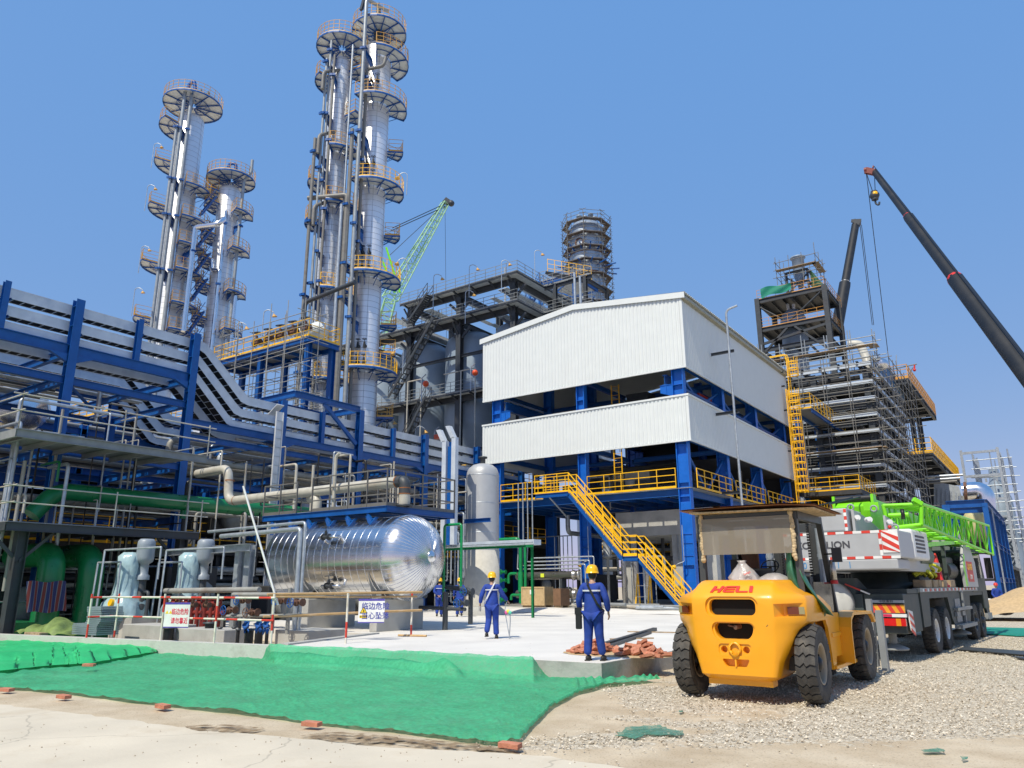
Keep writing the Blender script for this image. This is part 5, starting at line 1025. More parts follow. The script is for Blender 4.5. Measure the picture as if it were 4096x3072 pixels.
unit('dark backing unit added between rack, tall towers and white building', -46, -33.5, 43, 53, [5, 9.6], 42)
unit('dark backing unit added behind the open white-clad building', -36, -12, 64.5, 73, [4.6, 9], 43)
unit('low dark backing unit added under the near end of the rack', -39.5, -33.5, 4, 41, [3.6], 44)
# ================================================================ DISTILLATION TOWERS
M_shell = mat('tower_cladding', (.80, .81, .83), .36, metal=.5, var=.05, vs=.6, dirt=.12, dirtc=(.35, .33, .3), ds=.5, bump=.08, bs=2)
M_band = mat('tower_seam', (.36, .38, .41), .5, metal=.5)
M_yw = mat('weathered_yellow', (.60, .33, .07), .55, dirt=.4, dirtc=(.4, .2, .08), ds=2)
M_plf = mat('platform_plate', (.66, .68, .67), .5, metal=.2, dirt=.3, dirtc=(.2, .2, .2))
M_riser = mat('riser_grey', (.33, .36, .38), .45, metal=.3, dirt=.25, dirtc=(.25, .2, .15))
M_riser2 = mat('riser_dark', (.19, .185, .17), .5, dirt=.4, dirtc=(.15, .09, .06))
def ringplat(parent, cx, cy, z, r0, r1, a0, a1, m=M_yel, name='platform', h=1.15):
    """part of a ring, angles in degrees, 0 = +X"""
    a0, a1 = R(a0), R(a1); full = abs(a1-a0) > 6.2; n_ = max(4, int((a1-a0)/R(12))); P = lambda r, a, zz: (cx+r*math.cos(a), cy+r*math.sin(a), zz)
    t = MB(); t.lathe([(r0+.08, 0), (r1, 0), (r1, .05), (r0+.08, .05), (r0+.08, 0)], (cx, cy, z), n=n_, a0=a0, a1=a1, sm=False); o = part(t, name, M_plf, parent)
    mb = MB(); A = [a0+(a1-a0)*i/n_ for i in range(n_+1)]
    for a, c in zip(A, A[1:]): mb.bar(P(r1, a, z-.09), P(r1, c, z-.09), .05, .16); mb.bar(P((r0+r1)/2, a, z-.07), P((r0+r1)/2, c, z-.05), .03, .07)
    k = max(2, round((a1-a0)/R(32)))
    for i in range(k+(0 if full else 1)):
        a = a0+(a1-a0)*i/k; mb.bar(P(r0, a, z-.1), P(r1, a, z-.08), .06, .12); mb.bar(P(r0+.02, a, z-.75), P(r0+(r1-r0)*.55, a, z-.15), .045, .045)
    part(mb, 'underframe', M_blue, o)
    pts = [P(r1-.04, a, z) for a in A]; mb = MB()
    if not full: pts = [P(r0+.1, a0, z)]+pts+[P(r0+.1, a1, z)]
    mb.rail(pts, h=h, sp=1.1, close=False, toe=.14, r=.016, post=.05); part(mb, 'railing', m, o); return o
def tower(name_lb, cx, cy, r, z0, ztop, band=.5):
    t = thing('distillation_column', name_lb, 'tower', (cx, cy, 0))
    part(MB().lathe([(r*1.0, 0), (r, ztop-.2), (r*.9, ztop+.15), (r*.6, ztop+.4), (0, ztop+.5)], (cx, cy, 0), n=48), 'shell', M_shell, t)
    mb = MB(); z = z0
    while z < ztop: mb.lathe([(r+.001, z-.016), (r+.012, z), (r+.001, z+.016)], (cx, cy, 0), n=40, sm=False); z += band
    z = z0; k = 0
    for a in [i*PI/3+.4 for i in range(6)]:
        zz = z0+(k % 2)*band; k += 1; mb.bar((cx+(r+.003)*math.cos(a), cy+(r+.003)*math.sin(a), z0), (cx+(r+.003)*math.cos(a), cy+(r+.003)*math.sin(a), ztop-.3), .02, .02)
    part(mb, 'seam', M_band, t); return t
def brk(t, cx, cy, r, x, y, z, w_=.5):     # blue bracket from the shell out to a pipe
    a = math.atan2(y-cy, x-cx); mb = MB(); p = V((cx+r*math.cos(a), cy+r*math.sin(a), z)); q = V((x, y, z)); d = (q-p).normalized(); s_ = V((-d.y, d.x, 0))
    mb.ib(p, q+d*.3, .18, .2); mb.bar(q+d*.2-s_*w_/2, q+d*.2+s_*w_/2, .16, .2); mb.prism([p-s_*.02-V((0, 0, .1)), p-s_*.02-V((0, 0, .9)), q-s_*.02-V((0, 0, .15))], s_*.04); part(mb, 'bracket', M_blue, t)
def gvalves(t, x, y, z, dirn, n_=3, s=.22):
    d = V((math.cos(R(dirn)), math.sin(R(dirn)), 0)); sd_ = V((-d.y, d.x, 0)); mb = MB()
    for k in range(n_):
        c = V((x, y, z))+sd_*((k-(n_-1)/2)*s*2.4)+d*.35; mb.tube(c-d*.4, c, s*.5, 8).tube(c-V((0, 0, s)), c+V((0, 0, s*1.2)), s*.55, 8, r2=s*.3).tube(c+V((0, 0, s*1.2)), c+V((0, 0, s*2.2)), s*.12, 5)
        ring = [c+V((0, 0, s*2.2))+V((math.cos(q), math.sin(q), 0))*s*.85 for q in [2*PI*i/10 for i in range(10)]]; mb.pipe(ring+[ring[0]], s*.09, 4, bend=.001, seg=1); mb.bar(ring[0], ring[5], s*.1, s*.1); mb.bar(ring[2], ring[7], s*.1, s*.1)
    part(mb, 'valve', M_blk, t)
AXc, AYc, AR = -43.0, 40.38, 1.18; BXc, BYc, BR_ = -45.1, 38.0, .90
TA = tower('tallest bright silver column of the near pair, with half-round railed platforms', AXc, AYc, AR, 10, 48.6)
TB = tower('slightly shorter and slimmer silver column left of the tallest one', BXc, BYc, BR_, 10, 46.6)
ringplat(TA, AXc, AYc, 50.4, .3, AR+1.25, 0, 360, M_yw); ringplat(TB, BXc, BYc, 48.2, .3, BR_+1.35, 0, 360, M_yw)
part(MB().tube((AXc, AYc, 48.5), (AXc, AYc, 50.6), .5, 14).lathe([(.0, 3.0), (.08, 2.6), (.2, 2.2), (.25, 1.2), (.35, .9), (.35, .3), (.5, .2)], (AXc+.3, AYc-.5, 50.4), n=12), 'relief_valve', M_dkg, TA)
part(MB().lathe([(.0, 1.9), (.08, 1.6), (.2, 1.2), (.25, .6), (.35, .3)], (BXc+.2, BYc-.3, 48.2), n=12), 'relief_valve', M_dkg, TB)
for z, a0, a1, m_ in ((47.2, -48, 95, M_yw), (42.4, -85, 70, M_yw), (34.3, -85, 75, M_yel), (26.1, -85, 78, M_yel), (18.1, -90, 85, M_yel)): ringplat(TA, AXc, AYc, z, AR, AR+1.55, a0, a1, m_)
for z, a0, a1 in ((38.4, 42, 78), (30.4, 42, 78), (22.4, 42, 78), (20.0, 42, 78), (14.7, 42, 80)): ringplat(TA, AXc, AYc, z, AR, AR+1.35, a0, a1, M_yw)
for z in (42.5, 34.4, 26.2, 18.2):
    gvalves(TA, AXc+AR*math.cos(R(-62)), AYc+AR*math.sin(R(-62)), z+.6, -62); gvalves(TA, AXc+AR*math.cos(R(-62)), AYc+AR*math.sin(R(-62)), z+1.9, -62)
for z, a0, a1, m_ in ((44.6, 175, 262, M_yw), (45.6, 10, 70, M_yw), (41.0, 0, 60, M_yw), (37.3, -55, 45, M_yw), (34.6, 180, 250, M_yw), (32.2, -55, 50, M_yw), (30.9, 185, 255, M_yw), (24.6, -55, 50, M_yel), (17.2, -55, 50, M_yel)): ringplat(TB, BXc, BYc, z, BR_, BR_+1.25, a0, a1, m_)
def vpipe(t, px, py, D, r, zt, zb, m, brz=(), c=(AXc, AYc, AR), top=None):
    p = AD(px, py, D); pts = [(p.x, p.y, zb), (p.x, p.y, zt)]+([] if top is None else [(p.x+a, p.y+b_, zt+c_) for a, b_, c_ in top])
    part(MB().pipe(pts, r, 10), 'pipe', m, t)
    for z in brz: brk(t, *c, p.x, p.y, z)
# between the pair
vpipe(TA, 1450, 300, 56.6, .17, 50.2, 8, M_riser, (46.6, 38.5, 30, 22), top=[(0, 0, 1.6), (.5, 2.2, 1.6)])
vpipe(TA, 1462, 400, 57.0, .14, 44.6, 8, M_riser2, (44.0, 36.0, 28.6), top=[(0, .05, .35), (1.5, .5, .3), (1.6, .6, 1.2)])
vpipe(TA, 1405, 600, 56.4, .17, 38.5, 8, M_riser2, (38, 26.4))
vpipe(TA, 1385, 850, 56.4, .20, 31.8, 8, M_riser2, (31.5, 23.5), top=[(0, 0, .6), (-3, -1.5, .6)])
vpipe(TA, 1365, 980, 56.8, .09, 47, 8, M_gal)
vpipe(TB, 1357, 980, 56.4, .14, 31.5, 8, M_gal, (), (BXc, BYc, BR_))
# left of the slimmer column
for k, (px, zt, m) in enumerate(((1305, 47.6, M_riser), (1291, 45.6, M_riser), (1322, 46.0, M_riser2), (1262, 37.6, M_riser2))):
    vpipe(TB, px, 480+60*(k == 3)+0, 57.4-.1*k, .11 if k < 3 else .14, zt, 9, m, [46.5-k*1.3-j*(6.3 if k != 1 else 5.1) for j in range(5) if 46.5-k*1.3-j*6 < zt], (BXc, BYc, BR_))
for z0 in (31.7, 38.2, 44.3):
    a = AD(1258, 980, 57.2); c = AD(1400, 900, 57)
    part(MB().pipe([(a.x, a.y-.3, z0-2), (a.x, a.y-.3, z0-.3), (AXc-1.6, AYc-2.2, z0+1.6)], .15, 8), 'pipe', M_riser2, TB)
# cages, conduit, tilted jib on top
0 and cage(TA, AXc+(AR+.1)*math.cos(R(-5)), AYc+(AR+.1)*math.sin(R(-5)), 12, 34, m=M_yw, dirn=(math.cos(R(-5)), math.sin(R(-5))))
o = MB().bar(AD(1445, 40, 57), AD(1472, -60, 57), .3, .2).build('davit', M_dkg); tag(o, 'dark lifting davit at the very top of the tallest column', 'davit')
# far pair
CXc, CYc, CR = -70.0, 38.7, 1.36; DXc, DYc, DR_ = -67.65, 42.7, 1.15
TC = tower('taller silver column of the far left pair, with thick risers', CXc, CYc, CR, 18, 51.2, .6); TD = tower('shorter silver column of the far left pair', DXc, DYc, DR_, 18, 43.6, .6)
ringplat(TC, CXc, CYc, 53.0, .3, CR+1.7, 0, 360, M_yw); ringplat(TD, DXc, DYc, 44.9, .3, DR_+1.4, 0, 360, M_yw); ringplat(TD, DXc, DYc, 43.3, DR_, DR_+1.4, 150, 260, M_yw)
for z, a0, a1 in ((50.0, 165, 275), (45.6, 180, 250), (40.2, 180, 260), (33.8, 180, 258), (27.8, 180, 258)): ringplat(TC, CXc, CYc, z, CR, CR+1.75, a0, a1, M_yw)
for z in (40.6, 36.2, 31.4, 27.2): ringplat(TD, DXc, DYc, z, DR_, DR_+1.5, -15, 60, M_yw)
for k, (z, w_) in enumerate(((42.3, 1), (38.6, 1), (35.7, 1), (32.8, 1), (29.2, 1), (26.4, 1))):
    ringplat(TC, CXc, CYc, z, CR, CR+1.6, -25, 62, M_yw); ringplat(TD, DXc, DYc, z-.7, DR_, DR_+1.3, 160, 275, M_yw)
    mb = MB(); a = V((CXc+CR+1.2, CYc+.6, z-3.2)); c = V((CXc+CR+.6, CYc+2.4, z-.1)); 
    for s_ in (0, .6): mb.bar(a+V((s_, 0, 0)), c+V((s_, 0, 0)), .05, .2); mb.bar(a+V((s_, 0, 1)), c+V((s_, 0, 1)), .04, .05)
    for j in range(9): p = a.lerp(c, j/8); mb.box(p.x, p.x+.6, p.y-.1, p.y+.1, p.z-.02, p.z)
    part(mb, 'stair', M_blue, TC)
CC = (CXc, CYc, CR); DD = (DXc, DYc, DR_)
for px, py, zt, r in ((734, 420, 53.4, .19), (762, 420, 53.2, .19), (700, 560, 48.5, .16)): vpipe(TC, px, py, 77.8, r, zt, 16, M_riser, (48.6, 42.6, 38.5, 32.5), CC)
vpipe(TC, 765, 1050, 77.4, .28, 36.8, 26.2, M_alu, (34.8,), CC, top=[(0, 0, .7), (2.4, 1.0, .7), (2.4, 1.6, 1.6)])
vpipe(TC, 676, 1200, 78, .12, 40, 16, M_alu, (), CC)
for px, py, zt in ((905, 850, 40.5), (968, 800, 43.9)): vpipe(TD, px, py, 78.6, .17, zt, 18, M_riser if px > 950 else M_alu, (39, 31.5), DD, top=[(0, 0, .5), (.6, .4, 1.4), (.6, .4, 3)] if px > 950 else None)
vpipe(TD, 872, 1150, 78.4, .24, 33, 18, M_alu, (32,), DD, top=[(0, 0, .6), (-.9, -.3, .6), (-1.2, -.3, 2)])
vpipe(TD, 940, 1200, 78.4, .2, 31, 18, M_alu, (), DD)
part(MB().pipe([(CXc+.2, CYc-.9, 53), (CXc+.2, CYc-.9, 55), (CXc+.7, CYc-.6, 55.6), (CXc+1.1, CYc-.3, 53)], .2, 8), 'vapour_pipe', M_blue, TC); part(MB().pipe([(DXc+.3, DYc-.6, 45), (DXc+.3, DYc-.6, 46.6), (DXc+.9, DYc-.2, 46.6), (DXc+.9, DYc, 45)], .18, 8), 'vapour_pipe', M_blue, TD)
for t_, x, y, z in ((TC, CXc+.9, CYc+.2, 53), (TC, CXc+1.2, CYc+.9, 53), (TD, DXc-.3, DYc-.3, 44.9)): part(MB().lathe([(0, 2), (.12, 1.7), (.3, 1.2), (.35, .4), (.4, 0)], (x, y, z), n=10), 'relief_valve', M_dkg, t_)
# gooseneck lamps
def lamp(px, py, D, lb, h=2.2, s_=1, base=None, col=None):
    """px,py: lamp head position"""
    p = AD(px, py, D); rgt = V((RT.x, RT.y, 0)).normalized()*s_; b0 = p+rgt*-.75-V((0, 0, h)); t = thing('gooseneck_lamp', lb, 'lamp', b0)
    part(MB().pipe([b0, b0+V((0, 0, h+.2)), b0+V((0, 0, h+.35))+rgt*.35, p+V((0, 0, .1))], .035, 6, bend=.3), 'pole', M_gal, t)
    part(MB().lathe([(.04, .0), (.08, .08), (.2, .24), (.2, .27), (0, .25)], p, rgt*.35-V((0, 0, 1)), 10), 'lamp_shade', col or M_yw, t)
for a in [(1600, 205-0, 59.5, 'lamp at the second platform of the tallest column'), (570, 1163, 77, 'hooked lamp left of the far taller column, low'), (620, 750, 77.5, 'hooked lamp above the middle left platform of the far taller column'), (596, 995, 77.5, 'hooked lamp above the lower left platform of the far taller column'), (645, 583, 78, 'hooked lamp above the upper left platform of the far taller column'),
          (985, 1305, 58, 'hooked lamp standing at the yellow railed deck, left'), (1095, 1255, 56, 'hooked lamp standing at the yellow railed deck, right'), (1594, 704, 58, 'hooked lamp with cage at the third half-round platform'), (1592, 1047, 57.5, 'hooked lamp at the fourth half-round platform'), (1575, 1407, 57, 'hooked lamp at the lowest half-round platform')]:
    lamp(*a[:3], a[3], s_=1 if a[0] < 1500 else -1, h=2.6 if a[0] < 1500 else 1.8)
# ================================================================ SILO STRUCTURE
ss = thing('silo_structure', 'dark grey steel frame with railed decks round a row of huge blue-grey silos', 'silo structure', (-53, 63, 0))
SY = 57.4; cx_ = [-40.1, -47.0, -53.9, -60.8, -67.7]
for y in (SY, SY+7, SY+14):
    for x in cx_:
        if y > SY and x < -54: continue
        part(MB().ib((x, y, 0), (x, y, 31.3), .6, .6, t=.04), 'column', M_dkg, ss)
def deck(z, x0, x1, y0, y1, ov, bars_=True, rl=True):
    mb = MB()
    for y in (y0, y1): mb.ib((x0, y, z-.35), (x1, y, z-.35), .3, .6)
    for x in cx_: 
        if x0-.1 <= x <= x1+.1: mb.ib((x, y0, z-.35), (x, y1, z-.35), .3, .6)
    mb.ch((x0, y0-ov, z-.12), (x1+ov, y0-ov, z-.12), .1, .25); mb.ch((x1+ov, y0-ov, z-.12), (x1+ov, y1, z-.12), .1, .25)
    for k in range(int((x1-x0)/2.3)+1): x = x1-k*2.3; mb.bar((x, y0-ov, z-.15), (x, y0, z-.5), .12, .2)
    part(mb, 'deck_beam', M_dkg, ss)
    part(MB().box(x0, x1+ov, y0-ov, y0+1.2, z-.04, z).box(x1-1.2, x1+ov, y0+1.2, y1, z-.04, z), 'deck_plate', M_plf, ss)
    mb = MB()
    for k in range(9):      # strips of grating further in
        x = x1-2-k*2.6; mb.box(x-1.2, x, y0+1.6, y1-2, z-.05, z-.01) if k % 2 == 0 else mb.box(x-.7, x, y0+3, y1-4, z-.05, z-.01)
    part(mb, 'deck_plate', M_plf, ss)
    if rl: part(MB().rail([(x0, y0-ov+.05, z), (x1+ov-.05, y0-ov+.05, z), (x1+ov-.05, y1, z)], h=1.15, sp=1.35, bars=3, toe=.12), 'railing', M_grey, ss)
deck(31.6, -54.5, -40.1, SY, SY+14, 1.3); deck(28.6, -67.7, -40.1, SY, SY+14, 1.3); deck(20.45, -67.7, -40.1, SY, SY+14, 1.3)
part(MB().ib((-67.7, SY, 14.6), (-40.1, SY, 14.6), .3, .5).ib((-67.7, SY, 24.6), (-40.1, SY, 24.6), .25, .3), 'beam', M_dkg, ss)
for x in cx_:
    for z in (31.2, 28.2):
        for q in (((x+.3, SY, z-1.6), (x+1.4, SY, z-.6), .2, .25), ((x-.3, SY, z-1.6), (x-1.4, SY, z-.6), .2, .25), ((x, SY-.3, z-1.2), (x, SY-1.2, z-.2), .12, .15)): part(MB().bar(*q), 'knee_brace', M_dkg, ss)
for k, x in enumerate((-41.4, -48.0, -54.6, -61.2)):
    t = thing('silo', ['rightmost', 'second from right', 'third from right', 'leftmost'][k]+' huge blue-grey silo under the railed steel decks', 'silo', (x, SY+3.4, 12)); part(MB().lathe([(.5, 12.5), (2.85, 17.6), (2.95, 18.0), (2.95, 26.6), (2.7, 27.3), (1.8, 27.9), (0, 28.1)], (x, SY+3.5, 0), n=48), 'shell', M_silo, t)
    t = thing('silo', ['rear right', 'second rear', 'third rear', 'far rear'][k]+' silo in the shade behind the front row', 'silo', (x+.3, SY+10.6, 12)); part(MB().lathe([(.5, 12.5), (2.85, 17.6), (2.95, 26.6), (1.8, 27.9), (0, 28.1)], (x+.3, SY+10.6, 0), n=32), 'shell', M_silo, t)
def flight(parent, a, c, w_=.9, m=M_dkg, n_=16, nrm=(0, 1, 0)):
    a, c = V(a), V(c); s_ = V(nrm)*w_; mb = MB()
    for q in (V((0, 0, 0)), s_):
        mb.bar(a+q, c+q, .07, .26)
        for k in range(6): p = a.lerp(c, k/5)+q; mb.bar(p, p+V((0, 0, 1.1)), .045, .045)
        for h_ in (.55, 1.1): mb.bar(a+q+V((0, 0, h_)), c+q+V((0, 0, h_)), .045, .045)
    for k in range(1, n_): p = a.lerp(c, k/n_)+s_/2; mb.ob(p, V((.14, 0, 0)), s_/2, V((0, 0, .02)))
    part(mb, 'stair_flight', m, parent)
flight(ss, (-54.6, SY-2.4, 20.9), (-48.6, SY-2.4, 28.5)); flight(ss, (-52.4, SY-1.3-1.0, 28.7), (-49.6, SY-1.3-1.0, 31.5)); flight(ss, (-54.6, SY-2.4, 12.6), (-49.4, SY-2.4, 20.3)); flight(ss, (-57.5, SY-2.4, 12.6), (-55.4, SY-2.4, 18.3))
for x in (-52.5, -50.6, -45.4, -43.6): part(MB().pipe([(x, SY-1.7, 9), (x, SY-1.7, 22.4), (x-2.2, SY-1.7, 22.4)], .07, 6, bend=.1), 'vent_pipe', M_pipel, ss)
o = MB().tube((-45.5, SY+6, 31), (-45.5, SY+6, 36.2), .12, 8).build('mast', M_gal); tag(o, 'short white mast standing on the silo structure roof', 'mast')
for k, (px, py) in enumerate(((1703, 1535), (1900, 1491), (2009, 1748), (1755, 1747))):
    p = AD(px, py, 66.5); t = thing('signal_ball', ['left round orange ball lamp on the silo walkway', 'right round orange ball lamp on the silo walkway', 'orange valve head under the walkway, right', 'orange valve head under the walkway, left'][k], 'lamp', p-V((0, 0, .4))); part(MB().ball(p, .29 if k < 2 else .28, 12, 8) if k < 2 else MB().box(p.x-.4, p.x+.4, p.y-.2, p.y+.2, p.z-.2, p.z+.2).tube(p, p+V((.6, 0, 0)), .15, 8), 'ball', mat('signal_orange', (.75, .09, .02), .4), t)
    part(MB().pipe([p+V((-.5, 0, -1.6)), p+V((-.5, 0, .6)), p+V((0, 0, .9))], .05, 6), 'arm', M_gal, t)
for a in [(1767, 1109, 66, 'hooked lamp on the silo roof deck, left of the white mast'), (1909, 1071, 66, 'hooked lamp on the silo roof deck, right of the white mast'), (2037, 1052, 67, 'hooked lamp on the silo roof deck near its corner'), (2168, 1012, 70, 'tall hooked lamp by the blue roof frame'), (1894, 1174, 66, 'hooked lamp on the second silo deck'), (1577, 1685, 64, 'hooked lamp at the lower silo stairs'), (1700, 1720, 60, 'hooked lamp below the silo walkway')]: lamp(*a[:3], a[3], h=3.0)
# blue roof frame and bridge toward the scaffolded tower
bf = thing('roof_gantry', 'blue steel frame with stairs on the silo roof beside the scaffolded tower', 'steel frame', (-40, 68, 31))
part(MB().box(-42.6, -38.2, 66, 71.5, 34.6, 34.66), 'deck_plate', M_plf, bf); part(MB().ib((-42.6, 66, 34.4), (-38.2, 66, 34.4), .2, .4).ib((-38.2, 66, 34.4), (-38.2, 71.5, 34.4), .2, .4).ib((-42.6, 66, 31.6), (-42.6, 66, 34.2), .25, .25).ib((-38.2, 66, 31), (-38.2, 66, 34.2), .25, .25).bar((-42.6, 66, 31.8), (-38.2, 66, 34.2), .15, .15).bar((-38.2, 66, 31.8), (-42.6, 66, 34.2), .15, .15).bar((-38.2, 66, 31.8), (-38.2, 71, 34.2), .15, .15), 'frame', M_blue, bf)
part(MB().rail([(-42.6, 66, 34.66), (-38.2, 66, 34.66), (-38.2, 71.5, 34.66)], h=1.2), 'railing', M_pipe, bf); flight(bf, (-44.6, 65.6, 31.7), (-42.4, 65.6, 34.6), m=M_blue, n_=10)
gf = thing('grey_bridge', 'grey steel bridge frame with railings between silo structure and white building roof', 'bridge', (-36, 62, 25)); mb = MB()
for x in (-37.5, -34): 
    mb.ib((x, 61, 14), (x, 61, 31.5), .35, .35).ib((x, 65.5, 14), (x, 65.5, 31.5), .35, .35)
for z in (31.3, 28.4, 25): mb.ib((-38.8, 61, z), (-33.2, 61, z), .25, .35).ib((-34, 61, z), (-34, 66, z), .25, .35)
part(mb, 'frame', M_dkg, gf); part(MB().rail([(-38.8, 60.8, 28.6), (-33.2, 60.8, 28.6), (-33.2, 66, 28.6)]).rail([(-38.8, 60.8, 31.5), (-33.2, 60.8, 31.5)]), 'railing', M_grey, gf); part(MB().box(-38.8, -33.2, 61, 66, 28.55, 28.6), 'deck_plate', M_plf, gf)
for k, (px, py) in enumerate(((2297, 1090), (2319, 1105))):
    p = AD(px, py, 62); o = MB().tube((p.x, p.y, 18), (p.x, p.y, p.z), .11, 8).build('vent_mast', M_gal); tag(o, ['taller', 'shorter'][k]+' of two pale vent pipes behind the white roof ridge', 'pipe')
p = AD(2290, 1100, 72); t = thing('yellow_stair', 'short yellow and black railed walkway beside the scaffolded tower', 'walkway', p); part(MB().rail([p+V((-3, 0, 1)), p+V((2.2, 0, -1.2))], h=1.6, sp=.9), 'railing', M_yel, t); part(MB().bar(p+V((-3, 0, .9)), p+V((2.2, 0, -1.3)), .9, .3), 'deck', M_blk, t)
# ---------------------------------------------------------------- scaffolded regenerator tower
rc = dist_c = AD(2350, 1100, 95); RX_, RY_ = -45.9, 83.1; rt_ = thing('scaffolded_tower', 'thick silver tower wrapped in scaffolding above the white building', 'tower', (RX_, RY_, 0))
M_rt = mat('mill_steel', (.42, .47, .52), .4, metal=.6, var=.1, dirt=.35, dirtc=(.3, .22, .15), ds=.35)
part(MB().lathe([(2.35, 0), (2.35, 48), (2.28, 48.9), (1.9, 49.6), (1.0, 49.9), (0, 50)], (RX_, RY_, 0), n=48), 'shell', M_rt, rt_)
mb = MB()
for z in (36.5, 39.2, 42, 45, 47.6): mb.lathe([(2.36, z-.12), (2.39, z), (2.36, z+.12)], (RX_, RY_, 0), n=40)
part(mb, 'weld_band', M_rust, rt_)
for k, (a, r) in enumerate(((200, 1.4), (250, 1.2), (290, .5), (330, 1.3), (20, 1.2), (110, 1.0))): part(MB().lathe([(.3, 49), (.3, 50.6), (.38, 50.6), (.38, 50.8), (0, 51)], (RX_+r*math.cos(R(a)), RY_+r*math.sin(R(a)), 0), n=12), 'nozzle', M_silo, rt_)
part(MB().lathe([(.5, 0), (.62, 0), (.62, .5), (.5, .5), (.45, .1), (0, .1)], (RX_+2.0*math.cos(R(-85)), RY_+2.0*math.sin(R(-85)), 46.2), (math.cos(R(-85)), math.sin(R(-85)), 0), 16), 'manhole', M_rust, rt_)
sc = thing('scaffolding', 'octagonal scaffolding with plank lifts round the thick silver tower', 'scaffolding', (RX_, RY_, 20)); mb = MB(); r1, r0 = 3.3, 2.55; oct_ = [(RX_+r1*math.cos(R(22.5+45*i)), RY_+r1*math.sin(R(22.5+45*i))) for i in range(8)]; oin = [(RX_+r0*math.cos(R(22.5+45*i)), RY_+r0*math.sin(R(22.5+45*i))) for i in range(8)]
for x, y in oct_+oin: mb.tube((x, y, 18), (x, y, 50.4+rnd.uniform(0, .5)), .04, 5)
part(mb, 'standard', M_riser2, sc); mb = MB(); z = 24; M_opl = mat('old_planks', (.13, .10, .085), .8, var=.3)
while z < 49.8:
    mp = MB()
    for i in range(8):
        a = V((*oct_[i], z)); c = V((*oct_[(i+1) % 8], z)); e = (c-a).normalized()*.5
        for h_ in (0, .6, 1.15): mb.tube(a-e+V((0, 0, h_)), c+e+V((0, 0, h_)), .035, 5)
        a2, c2 = V((*oin[i], z)), V((*oin[(i+1) % 8], z)); mp.add([a, c, c2, a2, a+V((0, 0, .09)), c+V((0, 0, .09)), c2+V((0, 0, .09)), a2+V((0, 0, .09))], [(0, 3, 2, 1), (4, 5, 6, 7), (0, 1, 5, 4), (2, 3, 7, 6)])
    z += 1.95; part(mp, 'plank_lift', M_opl, sc)
part(mb, 'ledger', M_riser2, sc)
for z in (45.0, 43.0, 37.5):
    mb = MB()
    for i in range(14): a = 2*PI*i/14; d = V((math.cos(a), math.sin(a), 0)); p = V((RX_, RY_, z)); mb.bar(p+d*2.3, p+d*(4.3 if z != 45 else 3.3)+V((0, 0, .8 if z == 45 else 0)), .14, .14)
    part(mb, 'bracket', M_blue, rt_)
# ---------------------------------------------------------------- green lattice crane boom far behind
def lattice(t, a, c, w0, w1, n_, m, r=.06, wmid=None, name='boom_section', rc_=None):
    a, c = V(a), V(c); d = (c-a).normalized(); up = V((0, 0, 1)); x = up.cross(d).normalized(); u = d.cross(x); mb = MB(); P = []
    for i in range(n_+1):
        f = i/n_; w_ = (w0+(w1-w0)*f) if wmid is None else (w0+(wmid-w0)*min(1, f*6)) if f < .9 else wmid+(w1-wmid)*(f-.9)*10
        o_ = a.lerp(c, f); P.append([o_+x*(sx*w_/2)+u*(su*w_/2) for sx, su in ((-1, -1), (1, -1), (1, 1), (-1, 1))])
    for q in range(4): 
        for i in range(n_): mb.tube(P[i][q], P[i+1][q], rc_ or r*1.5, 6); mb.tube(P[i][q], P[i+1][(q+1) % 4] if i % 2 == 0 else P[i+1][q-1 if False else q], r*.8, 5) if i % 2 == 0 else mb.tube(P[i][(q+1) % 4], P[i+1][q], r*.8, 5)
        for i in (0, n_//2, n_): mb.tube(P[i][q], P[i][(q+1) % 4], r, 5)
    return part(mb, name, m, t), P
M_pg = mat('pale_green_paint', (.32, .56, .3), .45); M_lime = mat('lime_paint', (.22, .72, .015), .35, dirt=.15, dirtc=(.3, .6, .1))
lc = thing('lattice_crane', 'pale green lattice boom crane rising behind the silo structure', 'crane', (-100, 90, 0))
tip = AD(1780, 815, 125); piv = AD(1560, 1195, 118); lattice(lc, piv, tip, 2.0, 1.0, 26, M_pg, .07); b0 = AD(1425, 1330, 116)
lattice(lc, AD(1560, 1205, 118), AD(1500, 1420, 118), 1.7, 2.2, 10, M_pg, .09, name='mast_section'); part(MB().bar(tip, tip+V((.5, .4, .9)), .5, 1.2).ball(tip+V((.9, .7, .1)), .6), 'tip_sheave', M_dkg, lc)
mb = MB(); mb.tube(tip, tip+V((.8, .6, -36)), .04, 4); q = AD(1570, 912, 118); mb.tube(tip, q, .07, 4).tube(tip+V((0, 0, -.6)), AD(1560, 925, 118), .07, 4).tube(tip, AD(1560, 1020, 118), .05, 4); part(mb, 'cable', M_blk, lc)
part(MB().bar(AD(1545, 990, 118), AD(1600, 1170, 118), .3, .3).bar(AD(1520, 1020, 118), AD(1580, 1170, 118), .3, .3), 'strut', M_lime, lc)
